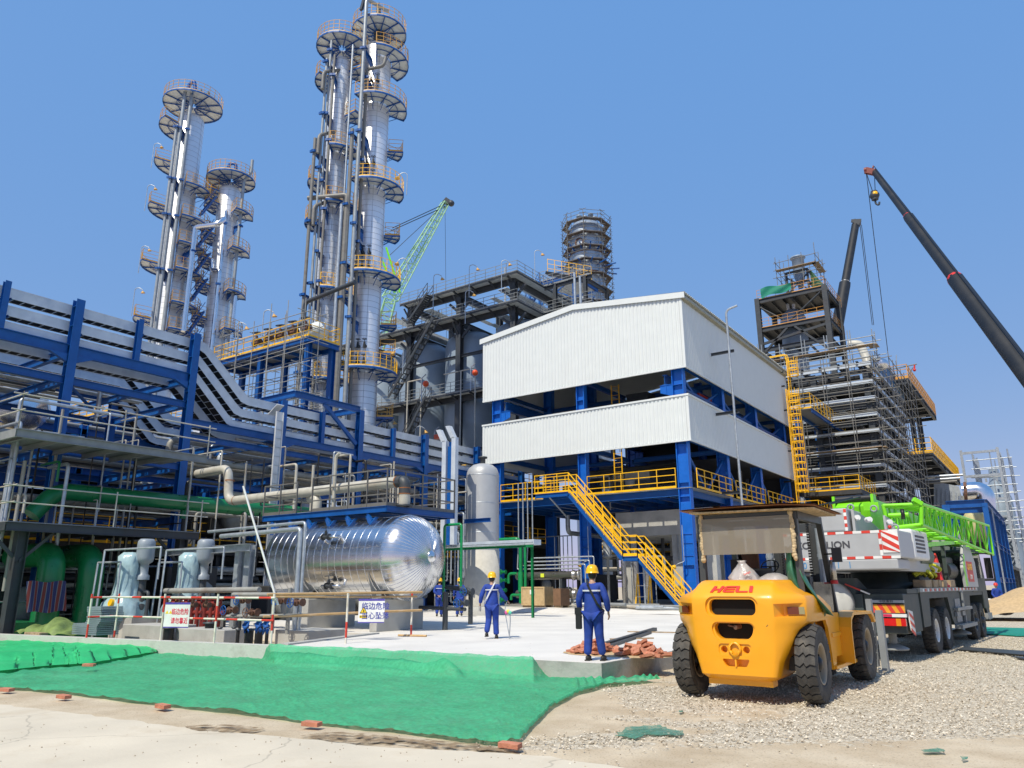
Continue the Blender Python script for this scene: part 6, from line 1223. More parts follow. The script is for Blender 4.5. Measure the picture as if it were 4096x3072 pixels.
# ================================================================ RIGHT SIDE: dark reactor structure
dt = thing('reactor_structure', 'tall dark steel reactor structure with decks and yellow railings behind the white building', 'steel structure', (-22.5, 97, 0))
TX0, TX1, TY0, TY1 = -26.6, -18.3, 93.2, 100.5
for x in (TX0, TX1):
    for y in (TY0, TY1): part(MB().ib((x, y, 0), (x, y, 37.6), .6, .6, up=(0, 1, 0), t=.05), 'column', M_dkg, dt)
for z in (37.5, 33.6, 30.9, 26):
    mb = MB()
    for y in (TY0, TY1): mb.ib((TX0, y, z-.3), (TX1, y, z-.3), .3, .55)
    for x in (TX0, TX1, (TX0+TX1)/2): mb.ib((x, TY0, z-.3), (x, TY1, z-.3), .3, .55)
    for k in range(5): x = TX0+1.4+k*1.4; mb.ib((x, TY0, z-.2), (x, TY1, z-.2), .15, .3)
    part(mb, 'deck_beam', M_dkg, dt)
    if z > 33: part(MB().box(TX0, TX1, TY0, TY1, z, z+.05), 'deck_plate', M_dkg, dt); part(MB().rail([(TX0, TY0, z), (TX1, TY0, z), (TX1, TY1+2, z)], h=1.3, sp=1.2), 'railing', M_org, dt)
part(MB().tube((TX0, TY0, 36.6), (TX0+3, TY0+.4, 34.2), .13, 8).tube((TX1-.5, TY0, 36.8), (TX1-4.6, TY0+.4, 34), .13, 8).bar((TX0, TY0, 30), (TX0+3.4, TY0, 33), .25, .25).bar((TX1, TY0, 29), (TX1-4, TY0, 33), .25, .25).bar((TX0, TY0, 31.4), (TX1, TY0, 32.6), .25, .3).bar((TX0, TY0, 29), (TX0+4, TY0, 26.5), .25, .25), 'brace', M_dkg, dt)
t = thing('reactor_vessel', 'grey reactor vessel with domed head inside the dark structure', 'vessel', (-23.2, 96.5, 20)); part(MB().lathe([(1.35, 22), (1.35, 30.5), (1.6, 31), (1.6, 35.0), (1.3, 35.8), (.7, 36.3), (0, 36.4)], (-23.2, 96.5, 0), n=32), 'shell', M_silo, t); part(MB().tube((-23.6, 96.2, 36.3), (-23.6, 96.2, 37.2), .2, 8).tube((-22.9, 96.2, 36.3), (-22.9, 96.2, 37.0), .2, 8), 'nozzle', M_wht, t)
hd = thing('hopper_tower', 'small steel tower with pale hopper and scaffolding on the reactor structure roof', 'steel frame', (-21.6, 95.2, 37.6)); mb = MB()
for x in (-22.9, -20.3):
    for y in (94.2, 96.6): mb.ib((x, y, 37.6), (x, y, 40.7), .25, .25)
mb.bar((-22.9, 94.2, 37.8), (-20.3, 94.2, 40), .14, .14).bar((-20.3, 94.2, 37.8), (-22.9, 94.2, 40), .14, .14)
for z in (39, 40.6): mb.ib((-22.9, 94.2, z), (-20.3, 94.2, z), .2, .25).ib((-20.3, 94.2, z), (-20.3, 96.6, z), .2, .25)
part(mb, 'frame', M_dkg, hd); part(MB().lathe([(.3, 38.6), (.75, 40.4), (.75, 42.6), (.95, 42.7), (.95, 42.85), (0, 42.9)], (-21.5, 95.2, 0), n=20), 'hopper', M_silo, hd)
scaffold('scaffolding round the hopper on top of the reactor structure', -23.9, -19.0, 93.4, 97.4, 39, 42.4, sp=1.8, lift=2, m=M_riser2, boards=(40.9,), r=.04, seed=8)
o = MB().grid(lambda u, v: V((-26.0+u*3.8, 93.0-.1*math.sin(u*9+v*5), 38.8-v*(1.35-.5*u)+.15*math.sin(u*6))), 16, 6).build('green_tarp', netmat('green_sheet', (.01, .28, .17), .02)); tag(o, 'green sheet hung over the railing on top of the reactor structure', 'sheet')
o = MB().grid(lambda u, v: V((-20.0+u*1.5*v+.2, 93.6+.1*math.sin(u*8), 40.2-v*2.6)), 8, 8).build('green_tarp', netmat('olive_sheet', (.05, .14, .06), .02)); tag(o, 'darker olive sheet hung beside the hopper on the reactor structure', 'sheet')
# ---------------------------------------------------------------- open cable and pipe frame with scaffolding in front of it
fx = thing('tray_structure', 'dark open frame of many silver tray levels wrapped in scaffolding right of the white building', 'steel structure', (-15, 80, 0)); FX0, FX1, FY0, FY1 = -21.0, -11.0, 71.2, 89
M_sil = mat('silver_tray', (.58, .64, .70), .4, metal=.2, var=.08, vs=1)
for x in (FX0, -16, FX1-.5):
    for y in (FY0+.5, 77, 83, FY1): part(MB().ib((x, y, 0), (x, y, 20.6), .5, .5, up=(0, 1, 0), t=.05), 'column', M_dkg, fx)
LZ = [20.9, 19.25, 17.8, 16.3, 14.85, 13.3, 11.8, 10.0, 8.3, 6.4]
for k, z in enumerate(LZ):
    part(MB().box(FX0, FX1+.1, FY0-.2, FY0, z-.22, z+.08), 'front_tray', M_sil, fx)
    if k in (2, 3, 4, 5): part(MB().box(FX0, FX1-.9, FY0+.6, FY0+.8, z-.8, z-.6), 'front_tray', M_sil, fx)
    part(MB().box(FX1-.1, FX1+.12, FY0+.01, FY1, z-.22, z+.08), 'side_tray', M_sil if k % 2 else M_tray, fx)
    mb = MB(); mb.ib((FX0, FY0+.5, z-.55), (FX1, FY0+.5, z-.55), .25, .4)
    for y in (77, 83): mb.ib((FX0, y, z-.4), (FX1, y, z-.4), .25, .4)
    mb.ib((FX1-.5, FY0, z-.4), (FX1-.5, FY1, z-.4), .25, .4); part(mb, 'beam', M_dkg, fx)
    part(MB().box(FX0, FX1-1, 78, FY1, z-.5, z-.4), 'floor', M_dint, fx)
for k in range(22):
    z = LZ[k % 9]-rg.uniform(.3, 1.2); x = rg.uniform(FX0, FX1-1); r = rg.choice([.1, .15, .25]); m_ = rg.choice([M_dint, M_pipe, M_ss, M_dkg, M_gal])
    runp([(FX0, FY0+1.5+k*.2, z), (FX1-1.5, FY0+1.5+k*.2, z)] if k % 2 else [(x, 73, z), (x, 88, z)], r, m_, 'pipe lying inside the dark tray frame right of the white building', 'pipes inside the tray frame')
for k in range(6): mb = MB(); mb.ib((FX0+1+k*1.6, FY0-.3, 21.0), (FX0+1+k*1.6, FY0+3.4, 20.9), .22, .3); part(mb, 'roof_beam', M_dkg, fx)
scaffold('grey tube scaffolding on the front face of the tray frame', FX0, FX1+.4, FY0-1.6, FY0-.5, 2, 21.2, sp=2.1, lift=1.8, m=M_riser2, r=.035, seed=11, boards=(13, ))
scaffold('grey tube scaffolding down the side of the tray frame', FX1+.5, FX1+1.7, FY0-.8, FY0+14, 2, 20.6, sp=2.0, lift=1.8, m=M_riser2, r=.035, seed=12)
sg = scaffold('long scaffold gangway with planks rising above the tray frame', -23.5, -10.8, 73.5, 74.8, 21, 24.4, sp=2.1, lift=1.5, m=M_riser, boards=(23.2,), r=.045, seed=14)
runp([AD(3390, 1378, 82), AD(3440, 1375, 82), AD(3468, 1440, 80), AD(3468, 1440, 80)-V((0, 0, 2))], .42, M_pipel, 'fat pale weathered pipe bend on top of the tray frame', bend=1.6, n=14)
o = MB().ball(AD(3520, 1458, 76), .75, 12, 8, 1, 1, .8).build('foil_bundle', M_mir); tag(o, 'shiny foil wrapped bundle on the corner of the tray frame', 'bundle')
t = thing('blue_cabin', 'blue steel box beam at the top right corner of the tray frame', 'beam', (-10.8, 82, 21)); part(MB().box(-11.2, -10.9, 76, 90, 20.9, 22.6), 'web', mat('steel_blue', (.02, .12, .26), .5), t); part(MB().box(-11.35, -10.75, 76, 90, 22.6, 22.7), 'flange', M_tray, t)
# people on it
# ---------------------------------------------------------------- orange railed platforms to the right
for k, (z, x0, x1, y0, y1, lb) in enumerate(((22.2, -11.2, -9.6, 84.3, 106, 'high dark platform with orange railings right of the tray frame'), (14.6, -10.9, -8.6, 86, 112, 'lower dark platform with orange railings right of the tray frame'))):
    t = thing('orange_platform', lb, 'platform', ((x0+x1)/2, (y0+y1)/2, 0)); part(MB().box(x0-4, x1, y0, y1, z-.12, z), 'deck', M_dkg, t)
    part(MB().rail([(x0-2, y0, z), (x1, y0, z), (x1, y1, z)], h=1.5 if k == 0 else 1.6, sp=1.3, toe=.3, r=.03, post=.1), 'railing', M_org if k == 0 else M_yel, t)
    mb = MB(); mb.ib((x1-.15, y0, z-.4), (x1-.15, y1, z-.4), .3, .5).ib((x0-3, y0, z-.4), (x0-3, y1, z-.4), .3, .5)
    for j in range(6): y = y0+j*(y1-y0)/5.; mb.ib((x0-4, y, z-.4), (x1, y, z-.4), .25, .4)
    part(mb, 'beam', M_dkg, t)
    for y in (y0+3, y0+12, y1-3): part(MB().ib((x1-1.6, y, 0), (x1-1.6, y, z-.6), .5, .5), 'column', M_dkg, t)
runp([AD(3585, 1420, 86), AD(3592, 1700, 86)], .05, M_gal, 'thin antenna pole on the high orange railed platform')
t = thing('small_davit', 'small rusty davit arm with red hook on the high orange railed platform', 'davit', AD(3625, 1500, 85)); part(MB().tube(AD(3560, 1478, 85), AD(3668, 1456, 85), .06, 6).tube(AD(3625, 1512, 85), AD(3652, 1470, 85), .06, 6), 'arm', M_riser2, t); part(MB().tube(AD(3658, 1460, 85), AD(3658, 1476, 85), .08, 6).ball(AD(3658, 1480, 85), .16), 'hook', M_red, t)
# far scaffolded frame, green sheet
scaffold('pale frame and scaffolding far behind the orange platforms', -6.8, -3.0, 112, 122, 6, 17.5, sp=2.2, lift=2.2, m=M_gal, r=.07, seed=16)
t = thing('steel_tower', 'pale grey open steel frame far right behind the orange platforms', 'steel frame', (-6, 116, 0)); mb = MB()
for z in (9, 12, 15, 18): mb.bar((-8, 112, z), (-4, 112, z), .2, .3).bar((-4, 112, z), (-4, 122, z), .2, .3)
for x, y in ((-8, 112), (-4, 112), (-4, 117), (-4, 122)): mb.bar((x, y, 0), (x, y, 18.4), .3, .3)
part(mb, 'frame', M_gal, t)
# grey duct box with silver elbow
dx = thing('duct_housing', 'big pale grey sheet metal housing sloping up behind the lime boom', 'housing', (-9, 92, 0)); a, b_, c, d_ = AD(3745, 1890, 98), AD(3865, 2000, 98), AD(3870, 2230, 98), AD(3745, 2230, 98)
n0 = V((-b_.x, -b_.y, 0)).normalized()
part(MB().prism([AD(3735, 1925, 98), AD(3835, 1945, 98), AD(3868, 2055, 98), AD(3862, 2220, 98), AD(3735, 2220, 98)], -n0*4), 'housing', mat('sheet_metal', (.36, .39, .41), .5, metal=.2, var=.1), dx)
mb = MB()
for k in range(6): mb.bar(AD(3750+k*18, 1955+k*3, 97.9), AD(3750+k*18, 2200, 97.9), .12, .06)
part(mb, 'rib', M_gal, dx)
t = thing('exhaust_elbow', 'shiny silver exhaust elbow with rusty flange dropping behind the blue frame', 'duct', AD(3930, 2180, 92)); part(MB().pipe([AD(3850, 1970, 92), AD(3935, 1962, 92), AD(3945, 2200, 92)], 1.0, 20, bend=2.6, seg=9), 'duct', M_alu, t); part(MB().tube(AD(3856, 1971, 91.9), AD(3869, 1971, 91.9), 1.12, 20), 'flange', M_rust, t)
t = thing('exhaust_strut', 'grey slanting duct below the silver exhaust elbow', 'duct', AD(3850, 2060, 93)); part(MB().pipe([AD(3858, 1985, 94), AD(3860, 2040, 94), AD(3835, 2100, 94), AD(3830, 2180, 94)], .6, 12, bend=1), 'duct', M_gal, t)
for k, py in enumerate((1905, 1918, 1930)): o = MB().tube(AD(3640+k*10, py+6, 90), AD(3852-k*12, py-6, 90), .13, 8).build('loose_tube', M_gal if k < 2 else M_riser2); tag(o, ['top', 'middle', 'bottom'][k]+' of three long tubes sticking out beside the orange platform', 'tube')
# blue far frame
bf2 = thing('portal_structure', 'tall bright blue steel portal frame behind the truck cab', 'steel frame', AD(3960, 2390, 72)); D_ = 60
pA, pB, pC = AD(3785, 2030, D_), AD(3938, 2012, D_), AD(4003, 2150, D_+14)
zt = pB.z; Xb = pB.x; q = AX(4012, 2150, Xb)
mb = MB()
mb.ib((pA.x, pA.y, zt), (Xb, pB.y, zt), .35, .5); mb.ib((Xb, pB.y, zt), (Xb, pB.y+22, zt), .35, .5)
for j in range(5): y = pB.y+j*5; mb.ib((Xb, y, 0), (Xb, y, zt), .32, .32); mb.ib((Xb-4, y, 0), (Xb-4, y, zt), .3, .3) if j else 0; mb.ib((Xb-4, y, zt), (Xb, y, zt), .3, .45) if j else 0
for z in (zt-2.6, zt-5): mb.ib((Xb, pB.y, z), (Xb, pB.y+22, z), .3, .35)
mb.ib((pA.x, pA.y, zt-3), (pA.x, pA.y, zt), .45, .45); part(mb, 'frame', M_blue, bf2)
part(MB().box(Xb-4, Xb-.2, pB.y+1, pB.y+20, zt-2.5, zt-2.4).box(Xb-4, Xb-.2, pB.y+1, pB.y+20, zt-5, zt-4.9), 'floor', M_dint, bf2)
cage(bf2, Xb+.3, pB.y+1.2, .5, zt-.3, hoops=False, m=M_gal)
t = thing('yellow_tank', 'pale yellow banded tank under the blue portal frame', 'tank', AD(3905, 2120, 66)); p = AD(3905, 2110, 68); part(MB().lathe([(.0, -1.2), (.75, -1.1), (.75, .9), (.5, 1.2), (0, 1.25)], p, n=16), 'shell', mat('cream', (.6, .55, .28), .5), t)
# far lattice scaffold tower and tapered silo
ft = thing('scaffold_tower', 'tall pale grey scaffold tower at the far right edge of the site', 'tower', AD(4000, 2300, 120)); Dt = 120
p0 = AD(3945, 1925, Dt); p1 = AD(3988, 1925, Dt); zt = p0.z; e = (p1-p0); e.z = 0; g = V((-e.y, e.x, 0))*.7; mb = MB()
def tframe(o_, e, g, z0, z1, st, r):
    P = [o_, o_+e, o_+e+g, o_+g]
    for p in P: mb.bar((p.x, p.y, z0), (p.x, p.y, z1), r*1.6, r*1.6)
    z = z0; k = 0
    while z <= z1+.01:
        for a, c in zip(P, P[1:]+P[:1]):
            mb.bar((a.x, a.y, z), (c.x, c.y, z), r, r)
            if z+st <= z1: (mb.bar((a.x, a.y, z), (c.x, c.y, z+st), r*.7, r*.7), mb.bar((c.x, c.y, z), (a.x, a.y, z+st), r*.7, r*.7))
        z += st; k += 1
tframe(p0-V((0, 0, 0)), e, g, 15.5, zt, 2.0, .16); p0b = AD(3968, 2040, Dt); tframe(p0b, e*1.5, g*1.3, 0, p0b.z+1.5, 2.6, .2)
part(mb, 'frame', M_gal, ft); pc_ = AD(4020, 2150, Dt+3); part(MB().lathe([(1.6, 2.2), (1.9, 6), (1.6, 13), (.7, 15.5), (.6, 17)], (pc_.x, pc_.y, 0), n=20), 'silo', M_silo, ft)
t = thing('far_rack', 'faint pale steel lattice rack running out of the picture at the right', 'steel frame', AD(4080, 2250, 130)); mb = MB(); a = AD(4040, 2070, 130); 
for z in (a.z, a.z-4, a.z-8): mb.bar((a.x, a.y, z), (a.x+25, a.y+8, z), .25, .25)
for k in range(6): x = a.x+k*5; mb.bar((x, a.y+k*1.6, 0), (x, a.y+k*1.6, a.z), .3, .3); mb.bar((x, a.y+k*1.6, a.z-8), (x+5, a.y+k*1.6+1.6, a.z), .15, .15)
part(mb, 'frame', M_gal, t)
wb = thing('far_building', 'pale far building with dark window openings at the right edge', 'building', AD(4080, 2330, 150)); p = AD(4042, 2195, 150)
part(MB().box(p.x, p.x+40, p.y, p.y+10, 0, p.z), 'wall', mat('cream_wall', (.58, .55, .48), .8), wb)
mb = MB()
for i in range(8):
    for j in range(3): mb.box(p.x+1+i*3.4, p.x+3+i*3.4, p.y-.06, p.y-.02, 1.5+j*3.3, 3+j*3.3)
part(mb, 'window_band', M_glass, wb); part(MB().box(p.x-1, p.x+40, p.y-3, p.y-.2, p.z*.36, p.z*.42), 'canopy', M_white, wb)
gr_ = thing('shed_row', 'dark grey shed frame leaning row behind the blue frame', 'steel frame', AD(4040, 2400, 90)); mb = MB()
for k in range(4): p = AD(4030+k*13, 2260+k*6, 88+k*4); mb.ib((p.x, p.y, 0), p, .35, .35)
mb.bar(AD(4030, 2262, 88), AD(4072, 2280, 100), .3, .3); part(mb, 'frame', M_dkg, gr_)
# sand heap, bags, materials by it
p = AZ(4130, 2480); hp = MB(); hp.grid(lambda u, v: V((p.x-4.2+u*9, p.y-2.2+v*5, max(-.03, 2.0*math.exp(-((u-.62)*2.3)**2-((v-.5)*2.0)**2)-.16+.03*math.sin(u*40+v*9)+.03*math.sin(v*31)))), 60, 40); o = hp.build('sand_heap', M_sand); tag(o, 'heap of yellow building sand at the right edge behind the truck', 'sand heap')
for k, (px, py, m_, lb) in enumerate(((3960, 2440, M_wht, 'white and purple sacks piled by the truck front wheel'), (3975, 2370, M_blue, 'blue barrel shape lying in the pile of material behind the truck'), (4010, 2400, M_wht, 'pale pipe pieces in the pile behind the truck'), (3972, 2320, M_dkg, 'brown steel drum standing behind the truck'))):
    p = AZ(px, py+20, .2) if k != 3 else AZ(3965, 2430, .1); t = thing('material_pile', lb, 'material', p); rr_ = random.Random(k); mb = MB()
    if k == 3: mb.lathe([(.45, 0), (.45, 1.3), (0, 1.3)], (p.x, p.y+1, 0), n=16)
    else:
        for j in range(6): mb.ball(p+V((rr_.uniform(-.9, .9), rr_.uniform(-.4, .9), .15+.12*j)), .3, 8, 5, 1.4, 1, .6)
    part(mb, 'body', m_, t)
o = MB().box(-2.6, -.6, 60, 61, .05, .6).build('crate_stack', M_wood); tag(o, 'low stack of timber far behind the truck', 'timber')
# ---------------------------------------------------------------- two black telescopic booms
M_boom = mat('boom_black', (.010, .011, .013), .55, var=.3, vs=1, dirt=.25, dirtc=(.05, .045, .04), ds=.5)
def boom(lb, p0, p1, w0, w1, joints, ring):
    t = thing('telescopic_boom', lb, 'crane boom', p0); p0, p1 = V(p0), V(p1); n_ = len(joints)-1
    for k in range(n_):
        a = p0.lerp(p1, joints[k]); c = p0.lerp(p1, joints[k+1]); w_ = w0+(w1-w0)*(k/(n_-1 if n_ > 1 else 1)); mb = MB(); mb.tube(a, c, w_/2*1.08, 8); part(mb, 'section', M_boom, t)
        if k: part(MB().tube(a-(c-a).normalized()*.12, a+(c-a).normalized()*.12, w_/2*1.35, 10), 'collar', ring, t)
    return t
pb0, pb1 = AD(4190, 1605, 42), AD(3500, 690, 66)
tb_ = boom('long black telescopic crane boom with red collars slanting in from the right edge', pb0, pb1, .88, .5, [0, .38, .69, 1.0], M_red)
hx = AD(3462, 682, 66); part(MB().bar(pb1, hx, .35, .5).tube(hx-V((.1, 0, 0)), hx+V((.1, 0, 0)), .26, 12).tube(AD(3490, 672, 66), AD(3494, 672, 66), .22, 10), 'boom_head', mat('dull_red', (.2, .03, .02), .5), tb_)
hk = AD(3500, 795, 66); part(MB().tube(hk+V((0, 0, .7)), hk-V((0, 0, .1)), .28, 10).ball(hk+V((0, 0, .3)), .4, 10, 8).pipe([hk-V((0, 0, .1)), hk-V((0, 0, .5)), hk-V((-.25, 0, .7)), hk-V((-.3, 0, .4))], .08, 6), 'hook_block', M_dkg, tb_); part(MB().ball(hk+V((.05, -.1, .35)), .3), 'hook_cheek', M_yel, tb_)
mb = MB()
for a, c, r in ((hx, hk+V((-.1, 0, .7)), .03), (AD(3498, 700, 66), hk+V((.1, 0, .7)), .03), (AD(3465, 690, 66), AD(3555, 1440, 80), .03), (AD(3440, 900, 77), AD(3489, 1300, 88), .03), (AD(3446, 900, 77), AD(3495, 1300, 88), .03)): mb.tube(a, c, r, 4)
mb.tube(pb0+V((0, 0, .95)), pb1+V((0, 0, .6)), .035, 4); part(mb, 'cable', M_blk, tb_)
pc0, pc1 = AD(3345, 1330, 104), AD(3422, 900, 116)
tc_ = boom('shorter black telescopic crane boom rising behind the reactor structure', pc0, pc1, 1.45, 1.05, [0, .42, 1.0], M_wht); part(MB().bar(pc1, AD(3432, 886, 116), 1.2, 1.0).bar(AD(3405, 884, 116), AD(3445, 882, 116), .4, .4), 'boom_head', M_dkg, tc_)
for a in [(3460, 1300+30, 85, 'small hooked lamp beside the scaffold gangway'), (3265, 1655, 78, 'hooked lamp in front of the tray frame, upper')]: pass
# ================================================================ FORKLIFT
M_fy = mat('forklift_yellow', (.86, .37, .008), .38, chips=5, var=.05, vs=3, dirt=.18, dirtc=(.55, .24, .02), ds=3, coat=.25, bump=.10, bs=9)
M_tire = mat('tyre', (.055, .052, .048), .85, var=.3, vs=6, dirt=.75, dirtc=(.16, .145, .12), ds=4, bump=.4, bs=70)
M_cream = mat('rim_cream', (.36, .29, .2), .6, dirt=.5); M_cabk = mat('cab_grey', (.05, .055, .06), .45, dirt=.3, dirtc=(.12, .1, .08))
FX = -4.18; fk = thing('forklift', 'big orange-yellow forklift seen from behind with plywood roof, standing on the gravel', 'forklift', (FX, 14, 0))
def apply_bool(o, cutters):
    for c in cutters:
        tmp = c.build('cutter_tmp', M_blk, None) if isinstance(c, MB) else c
        m_ = o.modifiers.new('b', 'BOOLEAN'); m_.operation = 'DIFFERENCE'; m_.object = tmp; m_.solver = 'EXACT'; 
        bpy.context.view_layer.update(); dg = bpy.context.evaluated_depsgraph_get(); me = bpy.data.meshes.new_from_object(o.evaluated_get(dg)); o.modifiers.clear(); old = o.data; o.data = me; bpy.data.meshes.remove(old); bpy.data.objects.remove(tmp)
def rrect(cx, cz, hw, hh, r, y0, y1, tb=1.0, n_=6):
    """rounded rectangle prism along Y; tb scales the bottom half width"""
    P = []
    for qx, qz, a0 in ((1, 1, 0), (-1, 1, 90), (-1, -1, 180), (1, -1, 270)):
        for i in range(n_+1):
            a = R(a0+90*i/n_); x = qx*(hw-r)+r*math.cos(a); z = qz*(hh-r)+r*math.sin(a); x *= 1-(1-tb)*max(0, (hh-z)/(2*hh)); P.append((cx+x, y0, cz+z))
    mb = MB(); mb.prism(P[::-1], (0, y1-y0, 0)); return mb
# counterweight body: stacked plan sections; each: z, [(halfwidth, y) ...] from the rear centre round to the front
secs = [(0.33, 0.48, 11.86, 0.5, 11.95, 0.5, 12.1), (0.4, 0.56, 11.77, 0.6, 11.95, 0.6, 12.05), (0.6, 0.6, 11.755, 0.66, 11.95, 0.63, 12.1), (0.8, 0.62, 11.745, 0.772, 11.98, 0.735, 12.12), (0.95, 0.635, 11.74, 0.83, 12.0, 0.798, 12.16), (1.05, 0.645, 11.735, 0.877, 12.05, 0.861, 12.26), (1.14, 0.65, 11.73, 0.965, 12.1, 0.959, 12.5), (1.165, 0.66, 11.73, 0.992, 12.12, 0.992, 13.3), (1.24, 0.66, 11.725, 1.008, 12.13, 1.008, 13.5), (1.36, 0.66, 11.72, 1.014, 12.15, 1.014, 13.35), (1.49, 0.66, 11.72, 1.014, 12.17, 1.003, 12.95), (1.545, 0.655, 11.74, 0.981, 12.2, 0.981, 12.8), (1.6, 0.64, 11.8, 0.84, 12.22, 0.861, 12.65), (1.66, 0.62, 11.86, 0.735, 12.25, 0.777, 12.55), (1.72, 0.6, 11.94, 0.672, 12.28, 0.724, 12.5), (1.765, 0.57, 12.02, 0.64, 12.3, 0.693, 12.48), (1.785, 0.53, 12.08, 0.598, 12.32, 0.651, 12.46)]
def cwsec(s_):
    z, a, y0, b_, y1, c, y2 = s_; h = [(0, y0), (a*.6, y0), (a*.92, y0+.004), (a, y0+.03), ((a+b_)/2, (y0+y1)/2-.02), (b_-.01, y1-.04), (b_, y1), ((b_+c)/2, (y1+y2)/2), (c, y2), (c-.03, y2+.3)]
    h = h[:-1]+[(c-.02, max(y2, 12.46)+.3)]
    return [(FX-x, y, z) for x, y in h[::-1]]+[(FX+x, y, z) for x, y in h[1:]]
rows = [cwsec(s_) for s_ in secs]; K = len(rows[0]); mb = MB(); vs = [p for r_ in rows for p in r_]
fs = [(i*K+j, i*K+j+1, (i+1)*K+j+1, (i+1)*K+j) for i in range(len(rows)-1) for j in range(K-1)]
fs += [(i*K+K-1, i*K, (i+1)*K, (i+1)*K+K-1) for i in range(len(rows)-1)]
fs += [tuple(range(K-1, -1, -1)), tuple((len(rows)-1)*K+j for j in range(K))]
mb.add(vs, fs, True); cw = mb.build('counterweight', M_fy, fk)
apply_bool(cw, [])
bpy.context.view_layer.update()
cutl = [rrect(FX, 1.385, .41, .155, .13, 11.5, 11.76), rrect(FX, 1.38, .36, .118, .085, 11.4, 12.3), rrect(FX, 1.02, .36, .145, .13, 11.5, 11.765, .8), rrect(FX, 1.03, .325, .115, .1, 11.4, 12.3, .8)]
for s_ in (-1, 1):
    cutl.append(MB().lathe([(0, -.4), (.056, -.4), (.05, .12), (0, .12)], (FX+s_*.17, 11.76, .765), (0, 1, 0), 20)); 
    q = FX+s_*.80
    cutl.append(MB().prism([(FX+s_*.60, 11.5, 1.24), (FX+s_*1.05, 11.9, 1.24), (FX+s_*.93, 12.28, 1.26), (FX+s_*.66, 11.86, 1.26)][::s_], (0, 0, .19)) if 0 else MB().prism([(FX+s_*.58, 11.6, 1.24), (FX+s_*1.08, 11.6, 1.23), (FX+s_*1.10, 12.16, 1.26), (FX+s_*.72, 11.95, 1.26)][::s_], (0, 0, .185)))
cutl += [rrect(FX, .765, .25, .085, .05, 11.5, 11.765), rrect(FX, .575, .215, .055, .03, 11.5, 11.86, .72)]
mb = MB(); 
for s_ in (-1, 1): mb.box(FX+s_*.9-.25, FX+s_*.9+.25, 11.6, 12.12, 1.158, 1.163)
for i, c in enumerate(cutl):
    for d_ in (c,):
        # cutter vertices are in world space, the body is parented: its local frame is offset
        c.v = [tuple(p) for p in c.v]
        apply_bool(cw, [c])
es = cw.modifiers.new('e', 'EDGE_SPLIT'); es.split_angle = R(32)
for p in cw.data.polygons: p.use_smooth = True
part(MB().box(FX-.40, FX+.40, 11.86, 11.87, 1.23, 1.53).box(FX-.38, FX+.38, 11.90, 11.91, .88, 1.17), 'opening_shade_plate', mat('deep_black', (.004, .004, .004), .9), fk)  # near-black plates stand in for the deep shade inside the openings
part(MB().pipe([(FX+.06, 11.89, 1.10), (FX+.02, 11.78, 1.085)], .035, 12).pipe([(FX-.1, 11.88, 1.12), (FX-.1, 11.8, 1.11), (FX+.02, 11.8, 1.09)], .012, 6), 'exhaust_pipe', M_rust, fk)
rg_ = [V((FX+.085*math.sin(a)*(1-.25*(math.cos(a) < -.4)), 11.735, .77+.095*math.cos(a))) for a in [2*PI*i/18 for i in range(18)]]
part(MB().pipe(rg_+[rg_[0]], .02, 8, bend=.001, seg=1), 'tow_ring', M_fy, fk); part(MB().box(FX-.012, FX+.012, 11.74, 11.82, .525, .625), 'rib', M_fy, fk)
part(MB().box(FX-.49, FX+.49, 11.875, 12.1, .25, .33), 'lower_lip', M_fy, fk)
M_lens = mat('amber_lens', (.14, .025, .006), .2, coat=.5); M_lensw = mat('clear_lens', (.32, .28, .14), .15, coat=.5)
for s_ in (-1, 1):
    a = V((FX+s_*.78, 11.94, 1.335)); c = V((FX+s_*.99, 12.07, 1.335)); m_ = a.lerp(c, .66)
    part(MB().bar(a, m_, .02, .105), 'tail_lamp', M_lens, fk); part(MB().bar(m_, c, .022, .105), 'tail_lamp', M_lensw, fk)
Mt = Matrix.Translation((FX+.005, 11.83, 1.645)) @ Matrix.Rotation(R(90-42), 4, 'X')
M_hr = mat('logo_red', (.72, .03, .015), .4)
def glyph(polys, m, T, name='letter', d=.006):
    mb = MB()
    for poly in polys: q = [T @ V((x, y, 0)) for x, y in poly]; nrm = (T.to_3x3() @ V((0, 0, 1))); mb.prism(q, nrm*d)
    return part(mb, name, m, fk)
w_, h_ = .155, .125
def sl(poly, x0, sh=.22): return [(x0+x*w_+y*h_*sh-.35, (y-.5)*h_) for x, y in poly]
H = [[(0, 0), (.3, 0), (.3, 1), (0, 1)], [(.3, .38), (.75, .38), (.75, .58), (.3, .58)], [(.75, 0), (1.05, 0), (1.05, 1), (.75, 1)]]
E_ = [[(0, .12), (.22, 0), (.25, 0), (.25, 1), (.22, 1), (0, .88)], [(.25, 0), (1.2, 0), (1.2, .2), (.25, .2)], [(.25, .4), (1.15, .4), (1.15, .6), (.25, .6)], [(.25, .8), (1.2, .8), (1.2, 1), (.25, 1)]]
Lg = [[(0, .15), (.1, 0), (.3, 0), (.3, 1), (0, 1)], [(.3, 0), (1.25, 0), (1.25, .2), (.3, .2)]]
I_ = [[(0, 0), (.35, 0), (.35, 1), (0, 1)]]
for g_, x0, sh in ((H, 0, .45), (E_, .195, .3), (Lg, .40, .12), (I_, .615, -.03)): glyph([sl(p, x0, sh) for p in g_], M_hr, Mt)
# red characters on the right flank
text('中化四建', .10, mat('faded_red', (.45, .03, .06), .5), fk, Matrix.Translation((FX+.935, 12.62, 1.36)) @ Matrix.Rotation(R(90), 4, 'Z') @ Matrix.Rotation(R(90), 4, 'X'), name='lettering')
